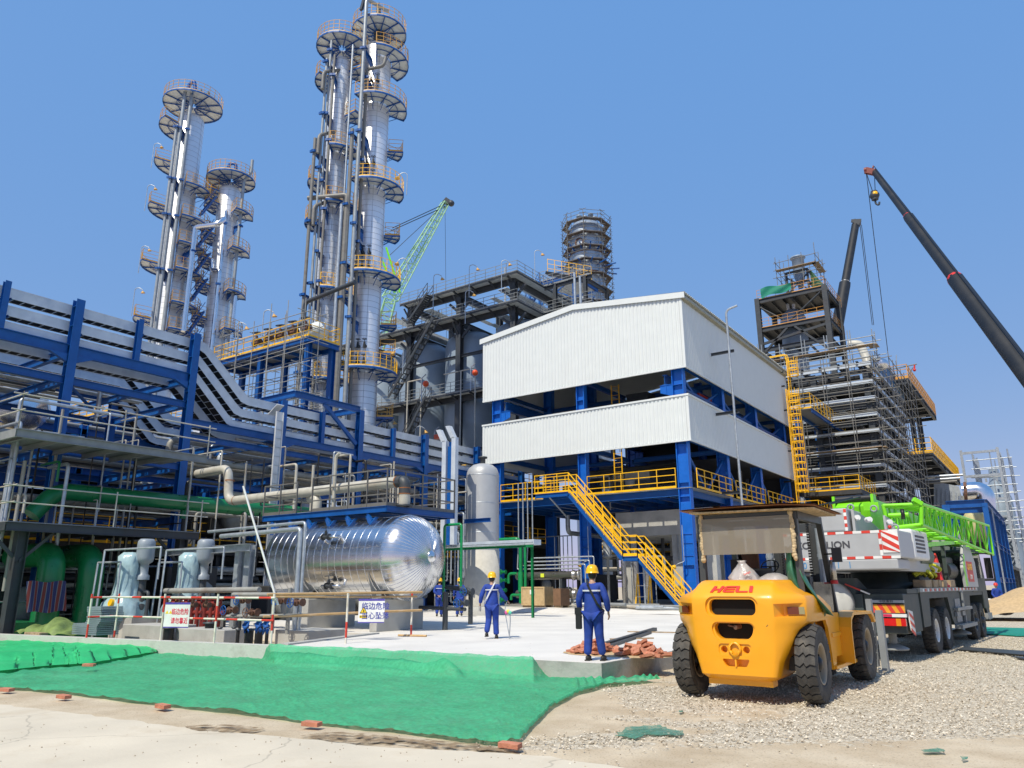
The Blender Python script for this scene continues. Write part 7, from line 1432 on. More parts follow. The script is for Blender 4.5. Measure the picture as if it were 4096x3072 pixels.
# hood, side body, step, fenders
part(MB().prism([(FX-.62, 12.4, 1.2), (FX-.62, 12.4, 1.72), (FX-.6, 14.3, 1.62), (FX-.6, 14.3, 1.2)], (1.22, 0, 0)), 'hood', M_fy, fk, .02)
for s_ in (-1, 1):
    x0 = FX+s_*.93
    part(MB().prism([(x0, 12.95, 1.15), (x0, 13.5, 1.16), (x0, 13.62, 1.02), (x0, 13.75, .36), (x0, 13.92, .40), (x0, 14.0, .55), (x0, 14.42, .55), (x0, 14.42, 1.24), (x0, 13.7, 1.26), (x0, 12.95, 1.5)], (-s_*.05, 0, 0)), 'side_panel', M_fy, fk)
    x1 = FX+s_*.70
    part(MB().box(min(x1, x1+s_*.03), max(x1, x1+s_*.03), 13.75, 15.3, .42, 1.22), 'step_back', M_fy, fk)
    part(MB().box(min(x1, FX+s_*.97), max(x1, FX+s_*.97), 13.78, 15.3, .36, .42).box(min(x1, FX+s_*.95), max(x1, FX+s_*.95), 13.8, 15.25, .86, .93), 'step', M_fy, fk, .01)
    mb = MB(); pr = [(14.42, .42), (14.42, 1.0), (14.5, 1.16), (14.7, 1.24), (16.3, 1.22), (16.55, 1.1), (16.6, 1.02), (16.5, 1.0), (16.25, 1.17), (14.75, 1.19), (14.55, 1.12), (14.47, .98), (14.47, .42)]
    mb.prism([(FX+s_*1.12, y, z) for y, z in pr][::s_], (-s_*.50, 0, 0)); part(mb, 'front_fender', M_fy, fk)
    mb = MB()
    for i in range(5):
        for j in range(4): mb.tube((x1+s_*.031, 14.55+i*.13, .50+j*.09), (x1+s_*.034, 14.55+i*.13, .50+j*.09), .018, 8)
    part(mb, 'step_hole', M_org, fk)
part(MB().box(FX-.45, FX+.45, 12.3, 16.6, .42, .75).box(FX-.8, FX+.8, 12.35, 12.55, .45, .65), 'chassis', M_cabk, fk)
# wheels
def wheel(parent, c, r, w_, ax, m=M_tire, rim=M_cream, lugs=26, rr_=.56, name='wheel', disc=None, hubout=.05, dual=False):
    """c: centre, ax: outward axis unit (pointing to the visible side)"""
    c = V(c); ax = V(ax).normalized(); root = bpy.data.objects.new(name, None); C.objects.link(root); root.parent = parent; root.location = c-WL[parent.name]; WL[root.name] = c; root.empty_display_size = .1
    def pt(mb, nm, m_):
        me_o = mb.build(nm, m_, root); return me_o
    h = w_/2; rl = r-.03
    prof = [(r*rr_, -h*.8), (r*(rr_+.03), -h*.92), (r*.80, -h*1.0), (rl*.94, -h*.96), (rl*.985, -h*.85), (rl, -h*.6), (rl, h*.6), (rl*.985, h*.85), (rl*.94, h*.96), (r*.80, h*1.0), (r*(rr_+.06), h*.93), (r*(rr_+.03), h*.9), (r*rr_, h*.78)]
    mb = MB(); mb.lathe(prof, c, ax, 48)
    d = ax; q = V((0, 0, 1)); x = q.cross(d).normalized(); u = d.cross(x); zz = [0, .22, -.22, .0] if w_ > .2 else [0, 0, 0, 0]
    for k in range(lugs):
        a0 = 2*PI*k/lugs; da = 2*PI/lugs*.80; st_ = [(-h*.97, 0, r*.955), (-h*.5, .25, r), (-h*.08, -.2, r*1.003), (h*.12, .25, r*1.003), (h*.5, -.05, r), (h*.97, .1, r*.955)]; vs = []
        for s_, off, rr2 in st_:
            for aa, rad in ((a0+off*da, rl*.93), (a0+off*da, rr2), (a0+off*da+da, rr2), (a0+off*da+da, rl*.93)): vs.append(c+d*s_+(x*math.cos(aa)+u*math.sin(aa))*rad)
        n_ = len(st_); f_ = [(i*4+j, i*4+(j+1) % 4, (i+1)*4+(j+1) % 4, (i+1)*4+j) for i in range(n_-1) for j in range(4)]+[(3, 2, 1, 0), tuple((n_-1)*4+j for j in range(4))]
        mb.add(vs, f_)
    pt(mb, 'tyre', m)
    mb = MB(); R0 = r*rr_; mb.lathe([(R0, h*.86), (R0*.96, h*.88), (R0*.90, h*.84), (R0*.87, h*.6), (R0*.85, h*.2)], c, ax, 40); mb.lathe([(R0*.99, -h*.8), (R0*.85, -h*.7), (R0*.85, h*.2)], c, ax, 40); pt(mb, 'rim', rim)
    mb = MB(); mb.lathe([(R0*.86, h*.1), (R0*.6, h*.0), (R0*.5, h*.22), (R0*.35, h*.26), (R0*.35, h*.26+hubout), (R0*.22, h*.3+hubout*1.6), (0, h*.3+hubout*1.7)], c, ax, 32)
    for k in range(8): a = 2*PI*k/8; p = c+(x*math.cos(a)+u*math.sin(a))*R0*.52+d*h*.22; mb.tube(p, p+d*.035, .018, 6)
    pt(mb, 'hub', disc or M_blk); return root
for s_ in (-1, 1):
    a = R(4); wheel(fk, (FX+s_*.955, 12.42, .565), .565, .29, (math.cos(a)*1, math.sin(a)*0+.03, 0), lugs=24, rr_=.53)
    wheel(fk, (FX+s_*.93, 15.9, .60), .60, .34, (1, 0, 0), lugs=24, rr_=.55)
# overhead guard and cab
def post(mb, a, c, w_=.09): mb.bar(a, c, w_, w_, up=(0, 1, 0)); return mb
xl, xr = FX-.80, FX+.82
part(post(post(MB(), (xl, 12.75, 1.3), (xl+.02, 12.72, 2.86), .1), (xr, 12.75, 1.3), (xr-.02, 12.72, 2.86), .1), 'rear_pillar', M_cabk, fk)
part(post(MB(), (xl, 14.62, 1.2), (xl, 14.25, 2.86)), 'front_pillar', M_cabk, fk); part(post(MB(), (xr+.03, 14.62, 1.22), (xr, 14.2, 2.86)), 'front_pillar', M_cabk, fk)
part(MB().bar((xr, 12.7, 2.8), (xr, 14.25, 2.8), .1, .12).bar((xl, 12.7, 2.8), (xl, 14.25, 2.8), .1, .12).bar((xl, 12.7, 2.82), (xr, 12.7, 2.82), .1, .1).bar((xl, 14.22, 2.82), (xr, 14.22, 2.82), .1, .1).bar((FX, 12.7, 2.83), (FX, 14.2, 2.83), .06, .04), 'overhead_guard', M_cabk, fk)
M_sheet = bpy.data.materials.new('plastic_sheet'); M_sheet.use_nodes = True; b = M_sheet.node_tree.nodes['Principled BSDF']; b.inputs['Base Color'].default_value = (.27, .24, .19, 1); b.inputs['Roughness'].default_value = .35; b.inputs['Alpha'].default_value = .62
part(MB().box(FX-.72, FX+.76, 12.60, 12.606, 2.20, 2.80), 'plastic_sheet', M_sheet, fk)
M_foam = mat('foam', (.52, .40, .24), .9, var=.35, vs=18, bump=1, bs=30)
for x in (FX-.74, FX+.78):
    mb = MB(); z = 2.12
    while z < 2.86: mb.ball((x+rnd.uniform(-.012, .012), 12.63, z), .045, 7, 5, rnd.uniform(.7, 1.1), .8, 1.1); z += .045
    part(mb, 'foam_edge', M_foam, fk)
mb = MB(); M_ply = mat('weathered_plywood', (.30, .13, .07), .8, var=.3, vs=6, dirt=.7, dirtc=(.5, .36, .2), ds=3)
mb.grid(lambda u, v: V((FX-1.02+u*2.25, 12.35+v*1.9, 2.945-.02*v+.03*math.sin(u*2.2+.4)-.07*max(0, u-.78)*4*.5)), 12, 6); mb.grid(lambda u, v: V((FX-1.02+(1-u)*2.25, 12.35+v*1.9, 2.925-.02*v+.03*math.sin((1-u)*2.2+.4)-.07*max(0, (1-u)-.78)*2)), 12, 6)
part(mb, 'plywood_roof', M_ply, fk); part(MB().prism([(FX-.85, 12.4, 2.885), (FX+1.18, 12.5, 2.865), (FX+1.15, 14.1, 2.86), (FX-.8, 14.0, 2.885)], (0, 0, .025)), 'plywood_underlayer', M_foam, fk)
for s_, x, y, z in ((1, FX+.98, 14.05, 2.20), (-1, FX-.62, 14.2, 2.05)):
    part(MB().ob((x+s_*.12, y, z), (.075, .02, 0), (0, .02, 0), (0.0, 0, .12)).pipe([(x-s_*.1, y+.05, z+.02), (x+s_*.06, y+.02, z+.02)], .015, 6), 'mirror', M_blk, fk)
part(MB().lathe([(.15, -.012), (.165, 0), (.15, .012), (.138, 0), (.15, -.012)], (FX+.03, 13.75, 2.02), (0, -.75, .66), 24).bar((FX-.12, 13.75, 2.02), (FX+.18, 13.75, 2.02), .02, .02).tube((FX+.03, 13.77, 2.0), (FX+.03, 14.1, 1.6), .03, 8), 'steering_wheel', M_blk, fk)
part(MB().box(FX-.28, FX+.3, 13.0, 13.5, 1.6, 1.82).box(FX-.28, FX+.3, 12.95, 13.05, 1.7, 1.98), 'seat', M_blk, fk, .04)
part(MB().box(FX-.55, FX+.55, 14.3, 14.5, 1.1, 1.85), 'dashboard', M_cabk, fk)
# mast, chains, forks carriage
mb = MB()
for s_ in (-1, 1): mb.ch((-4.0+s_*.36, 15.15, .15), (-4.0+s_*.36, 15.05, 2.78), .12, .2, side=s_, up=(0, 1, 0)); mb.ch((-4.0+s_*.29, 15.15, .2), (-4.0+s_*.29, 15.05, 2.8), .08, .17, side=s_, up=(0, 1, 0))
mb.bar((-4.4, 15.1, 2.75), (-3.6, 15.1, 2.75), .15, .15); part(mb, 'mast', M_cabk, fk)
for s_ in (-1, 1): part(MB().tube((-4.0+s_*.47, 14.9, .8), (-4.0+s_*.47, 14.85, 2.72), .065, 14).tube((-4.0+s_*.47, 14.87, 2.2), (-4.0+s_*.47, 14.87, 2.25), .075, 14), 'lift_cylinder', M_gal, fk)
mb = MB()
for s_ in (-1, 1):
    for k in range(34): mb.box(-4.0+s_*.25-.022, -4.0+s_*.25+.022, 14.93, 14.98, 1.3+k*.05, 1.335+k*.05)
part(mb, 'chain', M_blk, fk)
part(MB().box(FX-.95, FX+.95, 17.3, 17.4, .25, .45).box(FX-.95, FX+.95, 17.3, 17.4, .95, 1.12).box(FX+.84, FX+.94, 17.28, 17.46, .12, 1.42).box(FX+1.0, FX+1.12, 17.25, 17.42, .05, 1.2), 'fork_carriage', M_grey, fk)
part(MB().box(FX+.5, FX+.66, 17.4, 18.9, .04, .1).box(FX-.66, FX-.5, 17.4, 18.9, .04, .1), 'fork', M_grey, fk)
part(MB().tube((FX+.93, 14.35, 1.72), (FX+.93, 14.3, 1.72), .0, 6) if 0 else MB().box(FX+.86, FX+.875, 13.2, 14.4, 1.25, 1.75), 'side_window', M_glass, fk)
# loose things on the forklift: each its own object
M_bag = mat('clear_bag', (.38, .36, .35), .3, var=.25, vs=6, bump=.8, bs=12, coat=.4)
t = thing('plastic_bag', 'crumpled translucent plastic bag with red print on the forklift hood', 'bag', (FX-.1, 12.75, 1.78)); mb = MB(); bx, by, bz_ = FX-.05, 12.7, 1.76
mb.lathe([(.26, 0), (.24, .07), (.16, .18), (.09, .26), (.06, .31), (.08, .34), (0, .33)], (bx-.02, by, bz_), n=22)
for i, p in enumerate(mb.v): a = math.atan2(p[1]-by, p[0]-bx); k = 1+.14*math.sin(a*4+p[2]*20)+.08*math.sin(a*9); mb.v[i] = (bx+(p[0]-bx)*k*1.0-.12*(p[2]-bz_), by+(p[1]-by)*k*.7, p[2])
mb.lathe([(.26, 0), (.22, .07), (.1, .13), (0, .14)], (bx+.42, by+.1, bz_), n=16); part(mb, 'body', M_bag, t)
Tb = Matrix.Translation((bx+.08, by-.20, bz_+.13)) @ Matrix.Rotation(R(-18), 4, 'Y') @ Matrix.Rotation(R(62), 4, 'X')
text('38023', .05, M_hr, t, Tb, name='print')
M_rain = mat('raincoat_green', (.03, .13, .065), .4, var=.2, vs=5, bump=.8, bs=9, coat=.2)
o = MB().grid(lambda u, v: V((FX+.56+.18*v+u*.2*(1+.8*v)+.03*math.sin(u*14+v*6)-.05*math.sin(v*5), 12.95-.25*math.sin(v*2.4)+.10*math.sin(u*9+v*3)+.35*v*v-.06, 2.32-v*1.1-.06*math.sin(u*6))), 16, 24).build('raincoat', M_rain); tag(o, 'dark green raincoat hanging over the right side of the forklift cab', 'raincoat')
so_ = o.modifiers.new('s', 'SOLIDIFY'); so_.thickness = .012
t = thing('vacuum_flask', 'steel vacuum flask hung on the forklift right pillar', 'flask', (FX+.97, 14.35, 1.72)); part(MB().lathe([(0, 0), (.055, 0), (.055, .26), (.045, .3), (.045, .38), (0, .39)], (FX+.93, 14.4, 1.74), n=16), 'body', M_ss, t); part(MB().lathe([(.065, 0), (.065, .05), (.06, .06)], (FX+.93, 14.4, 1.72), n=16), 'holder', M_red, t)
o = MB().prism([(FX-.42, 13.6, 2.25), (FX-.1, 13.55, 2.25), (FX-.05, 13.4, 1.98), (FX-.25, 13.3, 1.9)], (0, .06, .02)).build('cap', mat('brown_cloth', (.12, .055, .03), .8)); tag(o, 'brown cloth hanging in the forklift cab above the plastic bag', 'cloth')
# ================================================================ CRANE TRUCK
TO = V((-4.2, 19.7, 0)); TY = R(3.5)
tf = V((math.sin(TY), math.cos(TY), 0)); tr = V((math.cos(TY), -math.sin(TY), 0)); TM = Matrix(((tr.x, tf.x, 0, TO.x), (tr.y, tf.y, 0, TO.y), (0, 0, 1, 0), (0, 0, 0, 1)))
def TB(): m_ = MB(); m_.M = TM; return m_
ct = thing('crane_truck', 'four-axle truck crane with grey counterweight and dark dusty chassis behind the forklift', 'crane truck', TO)
M_cg = mat('crane_grey', (.40, .41, .42), .4, var=.05, dirt=.15, dirtc=(.3, .28, .25)); M_ch = mat('chassis_green_grey', (.045, .06, .058), .55, var=.2, dirt=.6, dirtc=(.10, .095, .08), ds=2)
P_ = lambda x, y, z: TM @ V((x, y, z))
for y in (3.3, 4.72, 9.55, 10.85):
    for s_ in (1, -1):
        c = P_(s_*1.08, y, .56); dual = y < 5; wheel(ct, c, .56, .30, tr*1.0, m=M_tire, rim=M_wht if dual else M_cabk, lugs=34, rr_=.52, disc=M_cabk, hubout=-.06 if dual else .1)
part(TB().box(-.5, .5, .2, 14, .55, 1.25), 'chassis_frame', M_ch, ct)
part(TB().box(-1.25, 1.22, .45, 11.9, 1.5, 1.6).box(-1.25, .6, .1, 11.9, 1.25, 1.5), 'deck', M_ch, ct)
# side skirts with wheel arches
def arch(y0, y1, y2, y3, z0=1.5, zc=.62): return [(y0, zc), (y1, z0-.12), (y2, z0-.12), (y3, zc)]
sk_ = [(1.75, .70), (2.35, .70), (2.55, .72), (2.75, 1.36), (5.2, 1.36), (5.5, .78), (5.75, .6), (8.4, .6), (8.6, .8), (8.9, 1.36), (11.5, 1.36), (12.0, .8), (12.3, .5), (12.6, .5), (12.6, 1.52), (1.75, 1.52)]
part(TB().prism([(1.14, y, z) for y, z in sk_], (.09, 0, 0)), 'side_skirt', M_ch, ct)
part(TB().box(1.1, 1.27, 1.6, 6.8, 1.52, 1.62).box(1.1, 1.27, 6.9, 10.4, 1.50, 1.60), 'deck_edge', mat('edge_grey', (.28, .3, .3), .5), ct)
mr, mw = TB(), TB()
for k in range(29):
    y = 1.9+k*.29; (mr if k % 2 else mw).box(1.272, 1.276, y, y+.15, 1.535, 1.6)
part(mr, 'red_reflector', M_rr, ct); part(mw, 'white_reflector', M_wht, ct)
mb = TB()
for y in (5.9, 6.8): mb.box(1.235, 1.3, y, y+.5, .82, .95)
mb.box(1.2, 1.36, 5.9, 8.2, .98, 1.06).box(1.22, 1.42, 5.7, 8.3, .50, .60); part(mb, 'side_step', M_grey, ct)
part(TB().box(1.22, 1.25, 6.1, 6.9, .66, 1.3).box(1.24, 1.3, 7.2, 7.3, .55, 1.5), 'side_locker', M_grey, ct)
# tail
part(TB().box(-1.2, .35, 0, 1.7, .62, 1.5), 'tail_box', M_ch, ct, .02); part(TB().prism([(.2, 0, 1.5), (.2, 1.4, 1.5), (.2, .3, 1.86), (.2, 0, 1.86)], (-1.2, 0, 0)), 'outrigger_housing', M_ch, ct)
part(TB().box(.35, 1.2, .05, 1.7, .62, 1.5), 'tail_box', M_ch, ct, .02)
part(TB().box(.55, 1.22, -.03, .04, 1.30, 1.36), 'nameplate', M_gal, ct)
text('中联重科', .06, M_blk, ct, TM @ Matrix.Translation((.85, -.034, 1.33)) @ Matrix.Rotation(R(90), 4, 'X'), sx=1.3)
mo, mr = TB(), TB(); x0, x1, z0, z1 = .56, 1.22, 1.08, 1.26; n_ = 7; w_ = (x1-x0)/n_
part(TB().box(x0, x1, -.03, .04, z0, z1), 'warning_board', mat('board_amber', (.75, .35, .03), .4), ct)
for k in range(-1, n_, 2):
    a = x0+k*w_; q = [(a, z1), (a+w_, z1), (a+w_*2, z0), (a+w_, z0)]; q = [(min(max(x, x0), x1), z) for x, z in q]; mr.prism([(x, -.034, z) for x, z in q], (0, .003, 0))
part(mr, 'warning_stripe', M_rr, ct)
part(TB().box(.62, 1.22, -.06, .02, .80, .96), 'tail_light', mat('tail_red', (.6, .02, .02), .15, coat=.5), ct); part(TB().box(.62, .72, -.065, .0, .80, .96), 'reversing_light', M_lensw, ct); part(TB().box(1.02, 1.12, -.065, .0, .80, .96), 'indicator', mat('amber', (.7, .25, .02), .15), ct)
part(TB().box(.6, 1.25, -.07, .02, .99, 1.06), 'number_plate', M_wht, ct); part(TB().box(.73, .95, -.075, -.07, .995, 1.055), 'plate_panel', mat('magenta_red', (.55, .02, .08), .4), ct)
part(TB().prism([(1.24, .1, 1.15), (1.24, .5, 1.1), (1.24, .55, .62), (1.24, .2, .70)], (.03, 0, 0)), 'mud_flap', M_wht, ct)
mr = TB()
for k in range(3): mr.prism([(1.272, .14, 1.1-k*.17), (1.272, .5, .98-k*.17), (1.272, .5, .90-k*.17), (1.272, .14, 1.02-k*.17)], (.004, 0, 0))
part(mr, 'mud_flap_stripe', M_rr, ct)
for x, y in ((.75, .6), (-.75, .6)): part(TB().tube((x, y, .35), (x, y, .8), .09, 12).lathe([(.1, .38), (.32, .28), (.32, .24), (0, .24)], (x, y, 0), n=20), 'outrigger_foot', M_grey, ct)
for y in (7.6,): part(TB().tube((1.0, y, .35), (1.0, y, .8), .09, 12).lathe([(.1, .4), (.32, .30), (.32, .26), (0, .26)], (1.0, y, 0), n=20), 'outrigger_foot', M_grey, ct)
part(TB().lathe([(.0, 0), (.34, 0), (.36, .02), (.44, .02), (.5, .08), (.52, .28), (.46, .3), (.42, .25), (.34, .22), (0, .2)], (-.35, -.25, 1.28), (0, 1, 0), 32), 'spare_wheel', mat('rim_white', (.5, .5, .47), .5, dirt=.4), ct)
part(TB().box(-1.1, -.9, .02, .06, 1.0, 1.2), 'reflector', M_rr, ct); part(TB().bar((.0, -.01, 1.72), (.32, -.01, 1.58), .03, .06, up=(0, 1, 0)), 'tape_strip', M_rr, ct); part(TB().bar((.33, -.01, 1.575), (.52, -.01, 1.49), .03, .06, up=(0, 1, 0)), 'tape_strip', M_wht, ct)
# turntable and superstructure
part(TB().lathe([(.85, 1.6), (.85, 1.75), (.7, 1.78), (.7, 2.05), (0, 2.05)], (0, 3.2, 0), n=32), 'turntable', M_ch, ct)
part(TB().box(-1.1, 1.1, .6, 5.6, 2.02, 2.3), 'superstructure_base', M_cg, ct, .02)
part(TB().box(-1.42, 1.34, -.605, .55, 2.03, 2.27), 'counterweight_base', M_cg, ct, .03)
part(TB().box(-1.45, 1.42, -.6, .75, 2.28, 2.9), 'counterweight', M_cg, ct, .03)
part(TB().box(-1.42, .35, -.5, .8, 2.92, 3.46), 'counterweight_top', M_cg, ct, .04)
text('ZOOMLION', .22, mat('dark_letter', (.06, .06, .07), .5), ct, TM @ Matrix.Translation((-.25, -.607, 2.60)) @ Matrix.Rotation(R(90), 4, 'X'), sx=1.05, off=.006)
for k, c in enumerate('08211'): text(c, .21, mat('stencil_blue', (.06, .25, .5), .5), ct, TM @ Matrix.Translation((-.70+k*.255, -.611, 2.14)) @ Matrix.Rotation(R(90), 4, 'X'), name='digit', sx=.9)
mr, mw = TB(), TB()
for z in (2.875, 2.30):
    for k in range(15): x = -1.44+k*.19; (mr if k % 2 else mw).box(x, x+.19, -.606, -.601, z-.03, z+.03)
for k in range(6): (mr if k % 2 else mw).box(.28, .34, -.506, -.501, 2.93+k*.085, 3.01+k*.085)
for k in range(4): (mr if k % 2 else mw).box(1.0, 1.06, -.608, -.6035, 2.34+k*.125, 2.46+k*.125)
part(mr, 'red_tape', M_rr, ct); part(mw, 'white_tape', M_wht, ct)
part(TB().box(1.07, 1.41, -.61, -.603, 2.40, 2.89), 'hazard_board', M_wht, ct); mr = TB()
for k in range(4):
    z = 2.96-k*.19; q = [(1.07, z), (1.07, z-.1), (1.41, z-.32), (1.41, z-.22)]; q = [(x, min(max(zz, 2.40), 2.89)) for x, zz in q]; mr.prism([(x, -.615, zz) for x, zz in q], (0, .004, 0))
part(mr, 'hazard_stripe', M_rr, ct)
part(TB().prism([(.4, -.3, 2.92), (.4, -.3, 3.42), (.4, .9, 3.30), (.4, 2.6, 2.95), (.4, 2.6, 2.6), (.4, .9, 2.92)], (.06, 0, 0)).prism([(.95, .3, 2.92), (.95, .3, 3.3), (.95, 1.4, 3.15), (.95, 2.6, 2.85), (.95, 2.6, 2.6)], (.05, 0, 0)), 'winch_frame', M_cg, ct)
for x, y, z in ((.42, -.1, 3.24), (.62, .15, 3.2), (.98, .5, 3.14)): part(TB().tube((x, y, z), (x+.1, y-.12, z), .065, 16).tube((x+.05, y-.12, z), (x+.1, y-.2, z), .045, 16), 'winch_motor', M_wht, ct)
for x, y in ((1.0, 1.0), (1.25, .3), (.35, .2), (.7, .9)): part(TB().lathe([(.07, -.02), (.09, 0), (.07, .02), (.05, 0), (.07, -.02)], (x, y-.3, 2.98 if x > .9 else 3.5), (0, 1, 0), 14), 'lifting_eye', M_cg, ct)
part(TB().ball((1.2, -.3, 2.98), .045, 10, 6), 'beacon', M_red, ct)
part(TB().box(.9, 1.42, .85, 2.6, 2.28, 3.0), 'engine_cover', M_wht, ct, .06); mb = TB()
for k in range(5): mb.box(1.42, 1.43, 1.1, 2.1, 2.45+k*.09, 2.5+k*.09)
part(mb, 'vent_slot', M_blk, ct)
part(TB().tube((.9, 3.0, 2.45), (.9, 4.4, 2.45), .3, 18), 'exhaust_muffler', mat('muffler', (.08, .11, .10), .5), ct)
# main boom
part(TB().prism([(-.65, 2.4, 3.05), (-.65, 2.2, 3.75), (-.65, 2.7, 3.98), (-.65, 14.2, 3.75), (-.65, 14.2, 2.95), (-.65, 3.4, 2.8)], (.86, 0, 0)), 'main_boom', M_lime, ct, .03)
part(TB().tube((-.7, 2.5, 3.95), (.28, 2.5, 3.95), .11, 14), 'boom_sheave', M_blk, ct); part(TB().box(-.75, -.68, 2.35, 2.65, 3.6, 4.05), 'boom_cheek', M_lime, ct); part(TB().box(.24, .31, 2.35, 2.65, 3.6, 4.05), 'boom_cheek', M_lime, ct)
part(TB().pipe([(-.2, 2.3, 3.98), (-.7, -.4, 3.5), (-1.3, -.45, 3.4)], .02, 6).pipe([(.0, 2.3, 3.98), (-.1, -.2, 3.6), (.1, -.4, 3.2)], .02, 6), 'rope', M_blk, ct)
part(TB().tube((-.1, 3.4, 2.3), (-.1, 8, 3.0), .15, 14), 'lift_cylinder', M_lime, ct)
# lattice jib folded alongside
def z6(x, y): return (3272+x/2.684, 1900+y/2.684)
nearc = [AY(*z6(*p), 20.9) for p in [(700, 330), (1110, 312), (1110, 532), (760, 570)]]; farc = [AY(*z6(*p), 32.5) for p in [(1640, 485), (1830, 545), (1880, 855), (1600, 810)]]
mb = MB(); mc = MB(); NS = 13
def jp(q, f): return nearc[q].lerp(farc[q], f)
def sec(f): return [jp(q, f) for q in range(4)]
st_ = []; Ltot = 1
zq = lambda i: (math.exp(1.1*i/NS)-1)/(math.exp(1.1)-1)
for i in range(NS+1): st_.append(sec(zq(i)))
for q in range(4): mc.tube(st_[0][q], st_[-1][q], .045, 8)
for i in range(NS):
    for q in range(4):
        a, c = st_[i], st_[i+1]; mb.tube(a[q], a[(q+1) % 4], .024, 6)
        if i % 2: mb.tube(a[q], c[(q+1) % 4], .024, 6)
        else: mb.tube(a[(q+1) % 4], c[q], .024, 6)
for q in range(4): mb.tube(st_[-1][q], st_[-1][(q+1) % 4], .04, 6); mb.tube(st_[0][q], st_[0][(q+1) % 4], .05, 6)
part(mc, 'jib_chord', M_lime, ct); part(mb, 'jib_lacing', M_lime, ct)
a, b_, c, d_ = nearc; part(MB().bar(a+V((-.1, -.02, -.0)), a+V((-.45, -.05, .0)), .04, .2).bar(b_, b_+V((-.15, -.1, .12)), .12, .1).tube(a.lerp(c, .5)+V((-.3, 0, .0)), a.lerp(c, .5)+V((.15, 0, 0)), .06, 12), 'jib_bracket', M_lime, ct); part(MB().lathe([(.0, -.04), (.13, -.04), (.13, .04), (0, .04)], a.lerp(c, .5)+V((.02, -.03, .02)), (1, .2, 0), 16), 'jib_pulley', M_blk, ct)
part(MB().bar(AY(*z6(1060, 760), 21.5), AY(*z6(1440, 725), 25.5), .12, .1).bar(AY(*z6(1070, 600), 21.4), AY(*z6(1070, 760), 21.4), .1, .1), 'jib_support', M_lime, ct)
# cab of the carrier
part(TB().prism([(.2, 9.6, 1.45), (.2, 9.6, 2.75), (.2, 9.8, 2.98), (.2, 12.0, 2.98), (.2, 12.5, 2.0), (.2, 12.6, .9), (.2, 11.6, .9), (.2, 11.5, 1.45)], (1.05, 0, 0)), 'carrier_cab', M_ch, ct, .03)
part(TB().prism([(1.26, 7.9, 1.62), (1.26, 7.8, 2.2), (1.26, 8.4, 2.95), (1.26, 9.6, 2.88), (1.26, 10.2, 2.4), (1.26, 10.2, 1.62)], (.08, 0, 0)), 'cab_side_panel', M_cg, ct); part(TB().prism([(1.342, 7.92, 1.65), (1.342, 7.85, 2.2), (1.342, 8.2, 2.62), (1.342, 8.32, 2.55), (1.342, 8.1, 2.2), (1.342, 8.2, 1.65)], (.006, 0, 0)), 'panel_accent', M_lime, ct)
part(TB().box(1.342, 1.35, 8.45, 9.5, 1.78, 2.4), 'door_sticker', M_red, ct)
Ms = TM @ Matrix.Translation((1.354, 8.97, 2.22)) @ Matrix.Rotation(R(90), 4, 'Z') @ Matrix.Rotation(R(90), 4, 'X'); text('起重租赁', .22, mat('gold', (.75, .5, .05), .4), ct, Ms); text('13701', .2, M_wht, ct, Ms @ Matrix.Translation((0, -.3, 0)))
part(TB().box(1.252, 1.258, 10.4, 11.9, 1.9, 2.75).box(.3, 1.15, 9.58, 9.592, 2.2, 2.7), 'window', M_glass, ct); part(TB().box(1.35, 1.55, 12.2, 12.3, 1.9, 2.6).pipe([(1.25, 12.1, 2.75), (1.6, 12.2, 2.75), (1.6, 12.2, 1.8)], .03, 6), 'mirror', M_blk, ct); part(TB().box(1.2, 1.3, 11.6, 12.5, .55, .75), 'cab_step', M_grey, ct)
part(TB().box(-1.2, -.3, 9.4, 12.4, 1.5, 2.9), 'crane_cab', M_ch, ct, .04)
part(TB().box(.2, 1.1, 6.6, 7.7, 1.6, 2.5).tube((.95, 6.4, 2.1), (.95, 7.6, 2.1), .28, 16), 'equipment_box', M_blk, ct, .04); part(TB().box(.3, .9, 4.2, 6.4, 1.6, 2.0).tube((.7, 3.6, 1.8), (.7, 6.2, 1.85), .22, 12), 'deck_pipework', M_ch, ct)
# things lying on the truck deck
for k, (y, w_) in enumerate(((2.5, .75), (3.5, .6), (4.25, .35), (4.9, .5), (5.9, .7))):
    mb = TB(); mb.box(.95, 1.25, y, y+w_, 1.625, 1.82); o = mb.build('timber_block', M_wood, bevel=.02); tag(o, ['first and longest', 'second', 'third and smallest', 'fourth', 'fifth'][k]+' squared timber block from the tail on the truck deck edge', 'timber block', 'timber blocks on the truck deck')
p = P_(1.02, 5.5, 1.62); t = thing('traffic_cone', 'tall red traffic cone standing on the truck deck beside the cab', 'cone', p); part(MB().lathe([(.02, .95), (.05, .85), (.13, .2), (.22, .12), (.25, .0)], p, n=20), 'cone', M_red, t); part(MB().lathe([(.27, 0), (.27, .06), (.15, .1)], p, n=20), 'base', M_red, t)
mb = MB(); rr_ = random.Random(5); p = P_(.95, 3.9, 2.0)
for k in range(9): q = p+V((rr_.uniform(-.25, .25), rr_.uniform(-.4, .4), rr_.uniform(-.08, .12))); mb.pipe([q+V((-.2, -.2, 0)), q+V((0, 0, .14)), q+V((.2, .1, 0)), q+V((.1, .3, -.05))], .04, 6, bend=.1)
o = mb.build('lifting_sling', mat('sling_yellow', (.5, .5, .03), .7)); tag(o, 'tangle of yellow lifting slings on the truck deck', 'sling')
o = MB().grid(lambda u, v: P_(.2+u*1.1, 6.3+v*2.6, 3.06+.06*math.sin(u*7+v*11)+.04*math.sin(v*23)) , 10, 30).build('blue_sheet', mat('blue_tarp', (.005, .08, .42), .5, bump=.6, bs=10)); tag(o, 'blue sheet spread on the roof of the truck equipment box', 'sheet')
